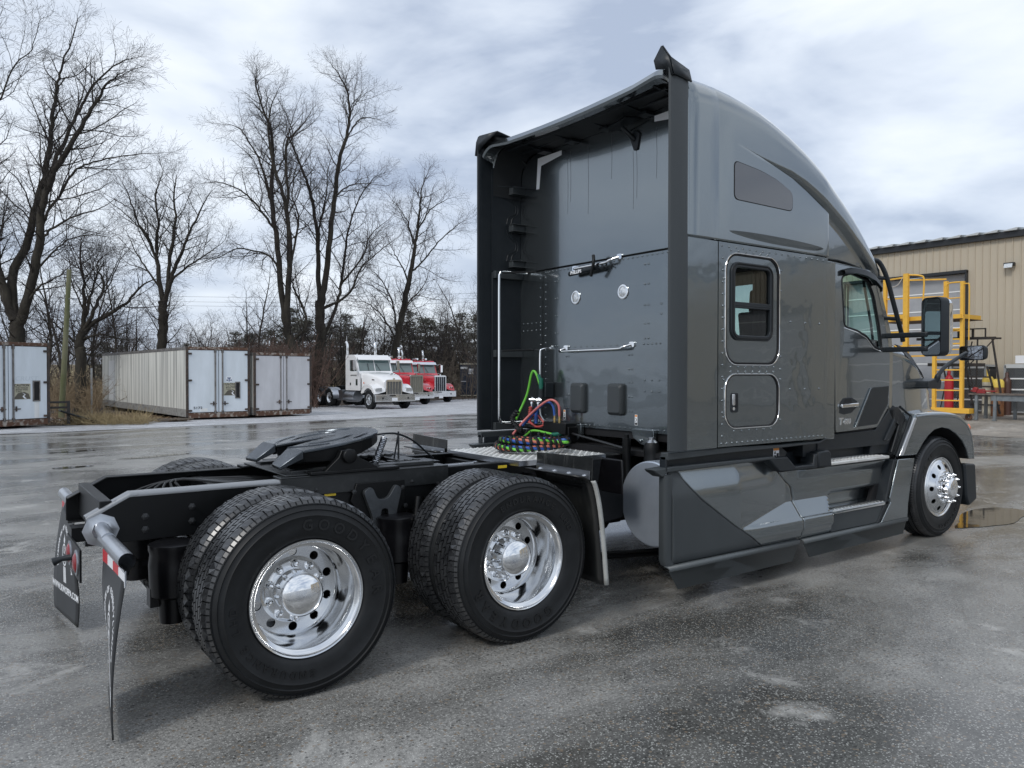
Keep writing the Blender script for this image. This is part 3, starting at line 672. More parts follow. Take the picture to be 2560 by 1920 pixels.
# fairing rear rim: grey trim along the roof edge, with its dark hollow behind
sec = fair_section(2.76)
rearline = [(-y, z) for y, z in sec if z > 3.4] + [(y, z) for y, z in reversed(sec[:-1]) if z > 3.4]
b = B(); rows = []
for (y, z) in rearline:
    if z < 3.70: continue
    q = abs(y) / 1.235; zz = z + .05 * max(0, q - .75) / .25 * 1
    rows.append([(2.78, y, z - .02), (2.75, y, z + .006), (2.66, y * .995, zz - .012), (2.635, y * .99, zz - .055), (2.645, y * .985, zz - .075), (2.74, y * .98, z - .06)])
b.grid(rows); b.obj('roof_edge_trim', paint, truck, smooth=40)
b = B(); b.grid([[(2.77, y * .97, z - .05), (3.095, y * .96, z - .06)] for y, z in rearline]); b.obj('fairing_liner', mat('liner', (.016, .018, .02), .5), truck, smooth=40, recalc=False)
for y in (-.95, -.55, -.1, .35, .75):
    b = B(); b.prism([(2.72, 3.75), (3.09, 3.76), (3.09, 3.70), (3.04, 3.715), (2.8, 3.74)], 'Y', y - .012, y + .012); b.bx(3.0, 3.095, y - .05, y + .05, 3.705, 3.725); b.obj('fairing_gusset', plastic, truck)
b = B(); b.bx(2.95, 2.98, -1.0, 1.0, 3.735, 3.75); b.bx(2.80, 2.83, -1.0, 1.0, 3.735, 3.755); b.obj('fairing_rib', plastic, truck, bevel=.004)

def rz_top(y): return 3.80
# side extenders: painted panel, rubber trim, corner cap; far panel's dark reflection put into its colour
for s in (-1, 1):
    y0 = s * 1.235; yi = s * 1.20
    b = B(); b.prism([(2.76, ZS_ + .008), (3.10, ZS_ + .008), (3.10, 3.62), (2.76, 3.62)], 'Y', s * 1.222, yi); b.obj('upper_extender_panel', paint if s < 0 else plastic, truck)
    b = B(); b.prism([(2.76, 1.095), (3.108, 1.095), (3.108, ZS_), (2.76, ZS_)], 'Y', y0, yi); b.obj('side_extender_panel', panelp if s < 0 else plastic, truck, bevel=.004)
    b = B(); prf = [(2.775, y0 + s * .004), (2.75, y0 + s * .012), (2.70, y0 + s * .016), (2.64, y0 + s * .012), (2.605, y0 - s * .004), (2.60, y0 - s * .022), (2.612, y0 - s * .03), (2.66, y0 - s * .024), (2.78, y0 - s * .02)]
    b.grid([[(x, y, z) for x, y in prf] for z in (1.10, 1.6, 2.2, 2.8, 3.4, 3.78)], closed=True)
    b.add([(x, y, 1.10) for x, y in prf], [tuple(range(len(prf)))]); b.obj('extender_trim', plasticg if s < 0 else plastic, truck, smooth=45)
    # corner cap, a pointed moulding at the top of the trim
    c_ = [(2.785, s * 1.254, 3.70), (2.605, s * 1.254, 3.72), (2.60, s * 1.225, 3.84), (2.60, s * 1.15, 3.945), (2.60, s * 1.08, 3.865), (2.76, s * 1.07, 3.82), (2.79, s * 1.13, 3.835), (2.79, s * 1.225, 3.79)]
    if s > 0: c_[3] = (2.60, 1.19, 3.885); c_[4] = (2.61, .90, 3.862); c_[5] = (2.76, .90, 3.835)
    b = B(); b.add([c_[0], c_[1], c_[2], c_[7]], [(0, 1, 2, 3)]); b.add([c_[2], c_[3], c_[6], c_[7]], [(0, 1, 2, 3)]); b.add([c_[3], c_[4], c_[5], c_[6]], [(0, 1, 2, 3)])
    b.add([c_[1], c_[2], c_[3], c_[4], (2.61, s * 1.09, 3.80), (2.615, s * 1.17, 3.78), (2.62, s * 1.215, 3.72)], [(0, 1, 2, 3, 4, 5, 6)])
    o = b.obj('extender_cap', plastic, truck, smooth=30, recalc=True); q_ = o.modifiers.new('thick', 'SOLIDIFY'); q_.thickness = .01
# climbing ledges and pressed outlines inside the far extender
for z, zh in ((3.06, .065), (3.42, .07), (2.71, .06), (3.78, .065)):
    if z > 3.7:
        T = Matrix.Translation((3.03, 1.185, z - .02)) @ Matrix.Rotation(R(28), 4, 'Y') @ Matrix.Translation((-3.03, -1.185, -z)); 
    else: T = None
    b = B(); b.bx(2.955, 3.10, 1.13, 1.20, z - zh / 2, z + zh / 2 - .005, T); b.bx(2.95, 3.16, 1.10, 1.20, z + zh / 2 - .005, z + zh / 2, T); b.bx(2.95, 3.16, 1.10, 1.20, z - zh / 2 - .006, z - zh / 2, T)
    b.obj('climbing_ledge', plasticg, truck, bevel=.004)
b = B()
for z0, z1 in ((2.80, 2.98), (3.16, 3.34), (3.5, 3.7)):
    for dx in (0, .05): b.tube(catmull([(2.93 + dx, 1.199, z0 - .06), (2.95 + dx, 1.199, z0), (3.03 + dx * .6, 1.199, z0 + .05), (3.03 + dx * .6, 1.199, z1 - .05), (2.95 + dx, 1.199, z1), (2.93 + dx, 1.199, z1 + .06)], 5), .004, 5)
b.obj('pressed_outline', plastic, truck, smooth=60)
b = B(); 
for z_ in (2.56, 1.80, 1.10): B().bx(2.77, 3.10, 1.16, 1.199, z_, z_ + .07).obj('extender_brace', plasticg, truck, bevel=.004)
# back wall
b = B(); b.prism([(-1.20, ZS_ + .010), (1.20, ZS_ + .010), (1.20, 3.50), (1.17, 3.62), (1.09, 3.71), (.97, 3.75), (-.97, 3.75), (-1.09, 3.71), (-1.17, 3.62), (-1.20, 3.50)], 'X', XB, XB + .03); b.obj('upper_back_wall', paint, truck, bevel=.004)
b = B(); b.prism([(-.84, 1.165), (.84, 1.165), (.84, ZS_ - .004), (-.84, ZS_ - .004)], 'X', XB + .002, XB + .03)
b.obj('lower_back_wall', panelp, truck)
for s in (-1, 1):
    b = B(); b.prism([(s * .845, 1.12), (s * 1.199, 1.12), (s * 1.199, ZS_ - .004), (s * .845, ZS_ - .004)], 'X', XB, XB + .028); b.obj('corner_back_panel', panelp, truck)
B().bx(XB + .02, XB + .04, -1.19, 1.19, 1.1, 3.45).obj('wall_seal', gap, truck)
def rivet(b, x, y, z, ax, s=1, r=.0095):
    b.lathe([(r, 0), (r * .85, r * .45), (r * .45, r * .7), (.0002, r * .78)], (x, y, z), ax, 6, s)
b = B()
def line(a, c, n): return [(a[0] + (c[0] - a[0]) * i / (n - 1), a[1] + (c[1] - a[1]) * i / (n - 1)) for i in range(n)]
pts = line((-.80, 2.60), (.80, 2.60), 30) + line((-.78, 1.19), (.80, 1.19), 26) + line((-.795, 2.55), (-.795, 1.25), 20) + line((.80, 2.55), (.80, 1.25), 20)
for z in (2.53, 2.37, 2.20, 2.05, 1.93): pts += [(-.50, z), (-.54, z)]
for z in (2.5, 2.34, 2.18, 2.02, 1.90): pts += [(.62, z), (.655, z)]
for z in (1.80, 1.68, 1.57, 1.45, 1.33): pts += [(-.32, z), (-.355, z), (.46, z), (.49, z)]
for z in (1.59, 1.50): pts += [(-.50, z), (-.58, z), (-.66, z)]
pts += line((-.33, 1.885), (.60, 1.885), 13) + line((-.49, 1.885), (-.67, 1.885), 5) + line((.88, 2.13), (1.15, 2.13), 5) + line((.88, 2.06), (1.15, 2.06), 5) + line((.88, 2.55), (.88, 1.2), 16) + [(-.68, 2.20), (-.68, 2.12)]
for y, z in pts: rivet(b, XB + .002, y, z, 'X', -1)
b.obj('back_rivets', panelp, truck, smooth=60, kind='stuff')
b = B()
for y in (.84, ): b.bx(XB + .0005, XB + .0018, y - .0015, y + .0015, 1.18, 2.6)
b.obj('panel_seam', gap, truck)
# side walls of the sleeper box, with the window opening
HAT = rrect(3.195, 3.845, 1.235, 1.640, .12, 6); WND = rrect(3.195, 3.845, 1.715, 2.545, .13, 6)
for s in (-1, 1):
    y0, y1 = s * 1.232, s * 1.215
    b = B(); b.plate([(3.118, 1.10), (4.475, 1.10), (4.475, ZS_ - .002), (3.118, ZS_ - .002)], [WND, HAT], 'Y', y0, y1); b.obj('sleeper_side_wall', panelp, truck)
    b = B(); b.prism([(4.478, 1.10), (4.53, 1.10), (4.53, ZS_ - .002), (4.478, ZS_ - .002)], 'Y', s * 1.226, s * 1.12); b.obj('corner_post', panelp, truck, bevel=.008)
    for nm, L_ in (('window_panel', WND), ('baggage_hatch', HAT)):
        x0 = min(p[0] for p in L_); cx = (min(p[0] for p in L_) + max(p[0] for p in L_)) / 2; cz = (min(p[1] for p in L_) + max(p[1] for p in L_)) / 2
        sh = lambda k: [(cx + (x - cx) * (1 - k / .325), cz + (z - cz) * (1 - k / .40)) for x, z in L_]
        o = B().tube([(x, s * 1.234, z) for x, z in sh(-.004)], .0065, 6, closed=True).obj('trim_ring', chrome, truck, smooth=60)
        B().tube([(x, s * 1.231, z) for x, z in sh(.008)], .007, 6, closed=True).obj('trim_seal', gap, truck, smooth=60)
        if nm == 'baggage_hatch':
            h = B().prism(sh(.012), 'Y', s * 1.229, s * 1.21).obj(nm, panelp, truck)
            B().prism(rrect(3.262, 3.352, 1.352, 1.500, .02), 'Y', s * 1.233, s * 1.225).obj('latch_bezel', plastic, h, bevel=.003)
            B().prism(rrect(3.312, 3.342, 1.385, 1.485, .01), 'Y', s * 1.2345, s * 1.23).obj('latch_recess', gap, h)
            B().prism(rrect(3.277, 3.307, 1.405, 1.490, .008), 'Y', s * 1.240, s * 1.23).obj('latch_lever', chrome, h, bevel=.003)
            B().lathe([(.013, 0), (.013, .006), (.001, .008)], (3.292, s * 1.233, 1.380), 'Y', 16, s).obj('key_lock', chrome, h, smooth=40)
        else:
            gl = rrect(3.300, 3.725, 1.935, 2.445, .045, 5); fr = rrect(3.255, 3.765, 1.895, 2.485, .085, 6)
            h = B().plate(sh(.012), [fr], 'Y', s * 1.229, s * 1.212).obj(nm, panelp, truck)
            B().plate(fr, [gl], 'Y', s * 1.243, s * 1.20).obj('window_frame', plastic, h, bevel=.006)
            B().tube([(x, s * 1.243, z) for x, z in rrect(3.272, 3.750, 1.912, 2.470, .07)], .006, 6, closed=True).obj('frame_bead', rubber, h, smooth=60)
            B().bx(3.30, 3.728, min(s * 1.238, s * 1.205), max(s * 1.238, s * 1.205), 2.140, 2.185).bx(3.30, 3.728, min(s * 1.241, s * 1.205), max(s * 1.241, s * 1.205), 2.157, 2.163).obj('window_rail', plastic, h, bevel=.003)
            B().bx(3.29, 3.735, min(s * 1.222, s * 1.218), max(s * 1.222, s * 1.218), 1.93, 2.45).obj('window_glass', glassd, h)
    b = B(); pts = []
    for L_ in (WND, HAT):
        pass
    pts += line((3.155, 2.59), (4.45, 2.59), 17) + line((3.155, 1.125), (4.45, 1.125), 22) + line((3.165, 2.50), (3.165, 1.18), 16)
    pts += line((3.26, 1.695), (3.78, 1.695), 7) + line((3.26, 1.660), (3.78, 1.660), 7) + line((3.26, 2.565), (3.70, 2.568), 6) + line((3.30, 1.213), (3.75, 1.213), 6)
    pts += [(3.87, z) for z in (2.46, 2.3, 1.78, 1.68, 1.60, 1.28)] + [(x, z) for x in (4.0, 4.2, 4.4) for z in (2.06, 1.52)] + [(3.18, z) for z in (1.60, 1.32, 2.35)]
    for x, z in pts: rivet(b, x, s * 1.232, z, 'Y', s)
    b.obj('side_rivets', panelp, truck, smooth=60, kind='stuff')
    # roof side window
    wp = roundpoly([(3.282, 2.950), (3.282, 3.232), (3.60, 3.202), (3.80, 3.162), (4.0, 3.09), (4.0, 2.945)], .05, 5)
    wf = [(3.64 + (x - 3.64) * 1.018, 3.08 + (z - 3.08) * 1.04) for x, z in wp]
    B().prism(wf, 'Y', s * 1.2425, s * 1.22).obj('roof_window_seal', gap, truck)
    B().prism(wp, 'Y', s * 1.2450, s * 1.2335).obj('roof_window', glassr, truck)
    # groove along the foot of the fairing, built raised and facing down to look dark
    b = B(); rows = []
    for i in range(29):
        t = i / 28; x = 3.22 + 1.22 * t; h = .030 * math.sin(pi * (.002 + .996 * t)) ** .45; zc = 2.705 - .02 * t
        hz = h / .03; rows.append([(x, s * 1.236, zc - .045 * hz), (x, s * (1.238 + h * .3), zc - .030 * hz), (x, s * (1.238 + h * .85), zc + .008 * hz), (x, s * (1.238 + h), zc + .016 * hz), (x, s * 1.236, zc + .028 * hz)])
    b.grid(rows); b.obj('fairing_pressing', paint, truck, smooth=60)
    # dark skirt band beneath the body
    b = B(); b.prism([(2.60, 1.035), (2.60, 1.085), (3.3, 1.090), (3.9, 1.075), (4.45, 1.078), (4.55, 1.10), (4.56, 1.095), (4.45, 1.06), (3.9, 1.052), (3.3, 1.05)], 'Y', s * 1.215, s * 1.15)
    b.obj('body_sill', plasticg, truck, bevel=.004)
    b = B(); b.prism([(2.62, .94), (2.62, 1.045), (4.02, 1.045), (4.10, 1.0), (4.05, .94)], 'Y', s * 1.14, s * 1.12); b.bx(2.60, 2.615, min(s * 1.14, s * 1.20), max(s * 1.14, s * 1.20), .95, 1.06)
    b.bx(4.35, 4.60, min(s * .9, s * 1.12), max(s * .9, s * 1.12), .94, 1.09); b.obj('sill_backing', plastic, truck, bevel=.004)
B().bx(3.91, 3.985, -1.1435, -1.141, .962, 1.045).obj('warning_label', whiteflat, truck)
B().bx(3.912, 3.983, -1.1445, -1.1437, 1.022, 1.043).obj('label_header', mat('label_orange', (.75, .28, .05), .5), truck)
B().bx(3.915, 3.945, -1.1445, -1.1437, .966, .985).bx(3.95, 3.98, -1.1445, -1.1437, .966, 1.0).prism([(3.92, .995), (3.925, 1.012), (3.935, 1.018), (3.942, 1.0), (3.936, .99)], 'Y', -1.1445, -1.1437).obj('label_print', gap, truck)
for y, z in ((.517, 1.222), (-.405, 1.218)):
    B().bx(XB - .0005, XB + .001, y - .015, y + .015, z, z + .088).obj('warning_label', whiteflat, truck)
    B().bx(XB - .001, XB - .0006, y - .013, y + .013, z + .070, z + .085).obj('label_header', MAT['label_orange'], truck)
    B().bx(XB - .001, XB - .0006, y - .012, y + .012, z + .004, z + .022).tube([(XB - .0008, y + .006, z + .03), (XB - .0008, y - .008, z + .045), (XB - .0008, y + .006, z + .06)], .003, 4).obj('label_print', gap, truck)
# fittings on the back wall
for y0 in (.310, -.178):
    b = B(); cyz = y0
    b.prism(rrect(cyz - .088, cyz + .088, 1.290, 1.560, .025), 'X', XB - .012, XB + .002)
    rows = []
    for k, (ins, xx) in enumerate(((0, XB - .012), (.004, XB - .030), (.018, XB - .046))):
        rows.append([(xx, y, z) for y, z in rrect(cyz - .088 + ins, cyz + .088 - ins, 1.290 + ins * 1.4, 1.560 - ins * 1.4, .022)])
    b.grid(rows, closed=True); b.add(rows[-1], [tuple(range(len(rows[-1])))]); b.obj('air_vent', plasticg, truck, smooth=30)
for y0 in (.363, -.247):
    b = B(); b.lathe([(.062, 0), (.062, .006), (.056, .009), (.045, .007), (.043, .004)], (XB, y0, 2.328), 'X', 36, -1); h = b.obj('work_light', chrome, truck, smooth=40)
    B().lathe([(.0435, .004), (.036, .006), (.02, .008), (.001, .009)], (XB, y0, 2.328), 'X', 30, -1).obj('work_light_lens', lensw, h, smooth=40)
def cushion(b, x, y, z, s=1): b.prism(rrect(y - .028, y + .028, z - .022, z + .022, .012), 'X', x - .012, x)
b = B(); b.tube(catmull([(XB - .01, .50, 1.875), (XB - .045, .535, 1.852), (XB - .06, .50, 1.845), (XB - .065, .40, 1.846), (XB - .065, -.22, 1.850), (XB - .06, -.30, 1.862), (XB - .01, -.35, 1.885)], 6), .011, 10); cushion(b, XB, .49, 1.878); cushion(b, XB, -.36, 1.885)
b.obj('grab_handle', chrome, truck, smooth=50)
b = B(); b.tube(catmull([(XB - .01, .36, 2.585), (XB - .06, .31, 2.575), (XB - .065, .25, 2.578), (XB - .065, -.08, 2.585), (XB - .06, -.14, 2.60), (XB - .01, -.20, 2.625)], 6), .011, 10); cushion(b, XB, .37, 2.590); cushion(b, XB, -.21, 2.628); cushion(b, XB - .02, .31, 2.58)
b.obj('grab_handle', chrome, truck, smooth=50)
b = B(); b.tube([(XB - .06, .375, 2.535), (XB - .06, .0, 2.555)], .021, 14); h = b.obj('handle_light_bar', plastic, truck, smooth=50)
tb = B(); text_into(tb, 'PHILLIPS', basis((XB - .0825, .265, 2.528), (0, -1, .05), (0, .05, 1), (-1, 0, 0)), .040, 1., .001, .03); tb.obj('bar_lettering', whiteflat, h)
B().tube(catmull([(XB - .085, .03, 2.66), (XB - .10, .01, 2.60), (XB - .095, .035, 2.53), (XB - .085, .06, 2.485)], 5), .014, 8).obj('rubber_strap', rubber, h, smooth=50)
B().tube(catmull([(XB - .06, .0, 2.556), (XB - .05, -.05, 2.545), (XB - .03, -.08, 2.58), (XB - .06, -.04, 2.575), (XB - .05, -.10, 2.55)], 5), .006, 6).obj('bar_wire', plastic, h, smooth=50)
B().tube(catmull([(XB - .005, .735, 1.885), (XB - .07, .765, 1.87), (XB - .085, .775, 1.82), (XB - .085, .775, 1.5), (XB - .085, .775, 1.28), (XB - .06, .75, 1.20)], 6), .010, 10).prism(rrect(.70, .76, 1.865, 1.905, .01), 'X', XB - .012, XB).obj('grab_handle', chrome, truck, smooth=50)
B().tube(catmull([(3.08, 1.07, 2.61), (2.80, 1.06, 2.61), (2.755, 1.06, 2.59), (2.745, 1.06, 2.50), (2.745, 1.06, 1.9), (2.745, 1.06, 1.28), (2.755, 1.06, 1.20), (2.80, 1.06, 1.175), (3.08, 1.07, 1.175)], 6), .0125, 10).obj('tall_grab_rail', chrome, truck, smooth=50)
for a_, c_ in (((2.80, 1.04, 1.165), (3.08, .75, 1.165)), ((2.78, 1.05, 2.60), (3.09, .93, 2.615)), ((2.78, 1.05, 1.86), (3.09, .98, 1.87))): B().tube([a_, c_], .009, 8).obj('rail_stay', steelk, truck, smooth=40)
b = B()
for y, za, zb in ((.48, 3.62, 3.1), (.44, 3.66, 3.2), (.20, 3.66, 3.05), (-.10, 3.68, 3.3), (-.36, 3.48, 3.0), (-.40, 3.50, 3.08), (-.62, 3.6, 3.2)):
    b.tube([(XB - .0005, y, za), (XB - .0005, y - .008, (za + zb) / 2), (XB - .0005, y - .004, zb)], .0011, 4)
b.obj('water_streaks', mat('streak', (.085, .095, .10), .4), truck, kind='stuff')
# pogo bracket high on the wall
b = B(); b.prism([(-.33, 3.60), (-.38, 3.475), (-.42, 3.475), (-.45, 3.60), (-.40, 3.64)], 'X', XB - .015, XB); b.tube([(XB - .01, -.39, 3.56), (XB - .10, -.33, 3.66)], .02, 10); b.add([(XB - .16, -.20, 3.665), (XB - .05, -.24, 3.66), (XB - .05, -.50, 3.70), (XB - .16, -.44, 3.70), (XB - .15, -.22, 3.69), (XB - .06, -.26, 3.685), (XB - .06, -.48, 3.72), (XB - .15, -.42, 3.72)], [(0, 1, 2, 3), (7, 6, 5, 4), (0, 4, 5, 1), (1, 5, 6, 2), (2, 6, 7, 3), (3, 7, 4, 0)])
b.obj('wind_strut_bracket', plastic, truck, bevel=.003)
B().tube([(XB - .11, -.37, 3.70), (2.82, -.52, 3.79)], .006, 8).obj('wind_strut', plastic, truck, smooth=40)
B().tube([(3.09, .98, 3.42), (2.77, 1.12, 3.43)], .005, 6).obj('wind_strut', plastic, truck, smooth=40)
for a, c in (((-.81, 3.665), (-.60, 3.70)),):
    pass
B().prism([(.945, 3.41), (.90, 3.405), (.872, 3.62), (.565, 3.655), (.565, 3.697), (.922, 3.70)], 'X', XB - .0015, XB).obj('reflective_tape', reflw, truck)
B().prism([(-.60, 3.655), (-.60, 3.70), (-.922, 3.70), (-.945, 3.41), (-.90, 3.405), (-.872, 3.62)], 'X', XB - .0015, XB).obj('reflective_tape', reflw, truck)

# air and electric lines with their coil on the deck
B().tube(catmull([(2.97, .70, 1.50), (2.95, .735, 1.62), (2.94, .77, 1.665), (2.93, .80, 1.63), (2.92, .85, 1.45), (2.86, .90, 1.27), (2.80, .86, 1.22)], 6), .0115, 8).obj('electric_cable', hg, truck, smooth=60)
B().tube([(2.97, .70, 1.60), (2.97, .70, 1.50)], .022, 12).tube([(2.96, .73, 1.63), (2.97, .70, 1.56)], .017, 12).obj('cable_boot', hdg, truck, smooth=50)
b = B(); b.tube([(2.975, .705, 1.52), (2.98, .71, 1.42)], .028, 12); b.bx(2.99, 3.09, .66, .80, 1.42, 1.56); b.obj('socket_box', plastic, truck, bevel=.006)
for y, hm in ((.80, hr), (.70, hb)):
    b = B(); b.tube([(2.95, y, 1.42), (2.94, y + .005, 1.36)], .016, 10); b.tube([(2.96, y - .02, 1.395), (2.93, y + .02, 1.395)], .022, 10); b.tube([(2.94, y, 1.36), (2.94, y, 1.33)], .012, 8); b.obj('gladhand', chrome, truck, smooth=40)
    b = B(); p_ = [Vector((2.93, y, 1.335)), Vector((2.92, y + .01, 1.25)), Vector((2.91, y, 1.18))]; b.tube(catmull(p_, 5), .015, 10)
    for k in range(7): b.lathe([(.019, -.004), (.020, 0), (.019, .004)], (2.925 - .002 * k, y + .003, 1.325 - .02 * k), 'Z', 12)
    b.obj('hose_sleeve', hm, truck, smooth=50)
b = B(); b.tube(catmull([(2.91, .80, 1.19), (2.92, .70, 1.15), (2.95, .63, 1.18), (2.93, .72, 1.26), (2.92, .79, 1.24)], 6), .011, 8); b.obj('air_hose', hr, truck, smooth=60)
b = B(); b.tube(catmull([(2.97, .43, 1.26), (2.965, .44, 1.36), (2.93, .50, 1.405), (2.88, .58, 1.36), (2.80, .72, 1.22), (2.66, .72, 1.09)], 6), .0115, 8); b.obj('air_hose', mat('hose_pink', (.55, .16, .15), .35), truck, smooth=60)
b = B(); b.tube(catmull([(2.97, .50, 1.26), (2.965, .52, 1.35), (2.94, .58, 1.38), (2.88, .66, 1.30), (2.80, .76, 1.16)], 6), .011, 8); b.obj('air_hose', hb, truck, smooth=60)
for y in (.43, .50): B().lathe([(.012, 0), (.012, .02), (.016, .022), (.016, .034), (.010, .036), (.010, .07)], (2.97, y, 1.20), 'Z', 10).obj('hose_fitting', brass, truck, smooth=40)
B().tube(catmull([(2.80, .74, 1.06), (2.84, .66, 1.12), (2.90, .52, 1.105), (2.93, .44, 1.09)], 6), .011, 8).obj('electric_cable', hg, truck, smooth=60)
B().tube([(2.92, .47, 1.09), (2.96, .36, 1.11)], .02, 12).obj('cable_boot', hdg, truck, smooth=50)
b = B(); b.bx(2.93, 3.09, .30, .62, 1.10, 1.20); b.bx(2.95, 3.05, .28, .34, 1.03, 1.17); b.obj('valve_bracket', black, truck, bevel=.005)
cc = Vector((2.27, -.10, 1.065)); dn = []
for i in range(330):
    t = i / 329; a = 2 * pi * 2.6 * t + 1.0; rr = .235 + .03 * math.sin(a * .37 + 1) - .02 * t
    q = cc + Vector((rr * 1.15 * math.cos(a), rr * 1.0 * math.sin(a), .012 + .045 * t + .012 * math.sin(a * 1.3)))
    dn.append(q)
up_end = catmull([dn[-1], dn[-1] + (dn[-1] - dn[-4]) * 3 + Vector((0, 0, .02)), Vector((2.62, .46, 1.13)), Vector((2.70, .70, 1.15)), Vector((2.77, .88, 1.22)), Vector((2.83, .88, 1.29))], 10)
spine = dn + up_end[1:]
def strands(spine, rad, r, ph, pitch, m, name, kind=None):
    b = B(); path = []; prev = None; s_ = 0
    for i, p in enumerate(spine):
        d = (spine[min(i + 1, len(spine) - 1)] - spine[max(i - 1, 0)]).normalized(); a = Vector((0, 0, 1)) - d * d.z; a = a.normalized() if a.length > .1 else Vector((1, 0, 0)); c = d.cross(a)
        if i: s_ += (p - spine[i - 1]).length
        t = s_ / pitch * 2 * pi + ph; path.append(p + (a * math.cos(t) + c * math.sin(t)) * rad)
    b.tube(path, r, 6); return b.obj(name, m, truck, smooth=60)
nd = len(dn) + 8
strands(spine[:nd], .012, .0115, 0, .55, hg, 'coiled_cable'); strands(spine[:nd], .012, .0115, 2.1, .55, ho, 'coiled_hose'); strands(spine[:nd], .012, .0115, 4.2, .55, hb, 'coiled_hose')
# fine spine for the black wrap
fs = []
for a, c in zip(spine, spine[1:]):
    for k in range(3): fs.append(a.lerp(c, k / 3))
b = B(); s_ = 0; rows = []
for i, p in enumerate(fs[:-1]):
    d = (fs[i + 1] - p).normalized(); a = (Vector((0, 0, 1)) - d * d.z); a = a.normalized() if a.length > .1 else Vector((1, 0, 0)); c = d.cross(a); s_ += (fs[i + 1] - p).length
    tight = i > (len(dn) + 6) * 3; pit = .05 if not tight else .026
    t = s_ / pit * 2 * pi; wv = d * (.0125 if not tight else .0105); q = p + (a * math.cos(t) + c * math.sin(t)) * (.0255 if not tight else .024); rows.append([q - wv, q + wv])
b.grid(rows); o = b.obj('spiral_wrap', rubber, truck, smooth=60, recalc=False); q_ = o.modifiers.new('thick', 'SOLIDIFY'); q_.thickness = .003
# ---- cab: door, pillars, windows
def ycab(x): return lerp([(4.53, 1.175), (5.0, 1.16), (5.72, 1.125), (5.9, 1.10)], x)
def cabplate(name, outer, holes, s, off, th, m, parent, bevel=0):
    b = B().plate(outer, holes, 'Y', 0, -th * s); b.v = [(x, s * (ycab(x) + off - .05 * max(0, (z - 2.0)) ** 1.3) + y, z) for x, y, z in b.v]
    return b.obj(name, m, parent, bevel=bevel, smooth=30)
DW = roundpoly([(4.858, 2.495), (5.02, 2.535), (5.33, 2.49), (5.42, 2.36), (5.50, 2.10), (5.555, 1.865), (5.40, 1.895), (5.27, 1.985), (5.10, 2.03), (4.875, 2.06)], .05, 5)
DO = roundpoly([(4.745, 1.135), (5.47, 1.15), (5.70, 1.34), (5.705, 1.84), (5.60, 2.15), (5.46, 2.52), (5.38, 2.592), (4.745, 2.60)], .03, 4)
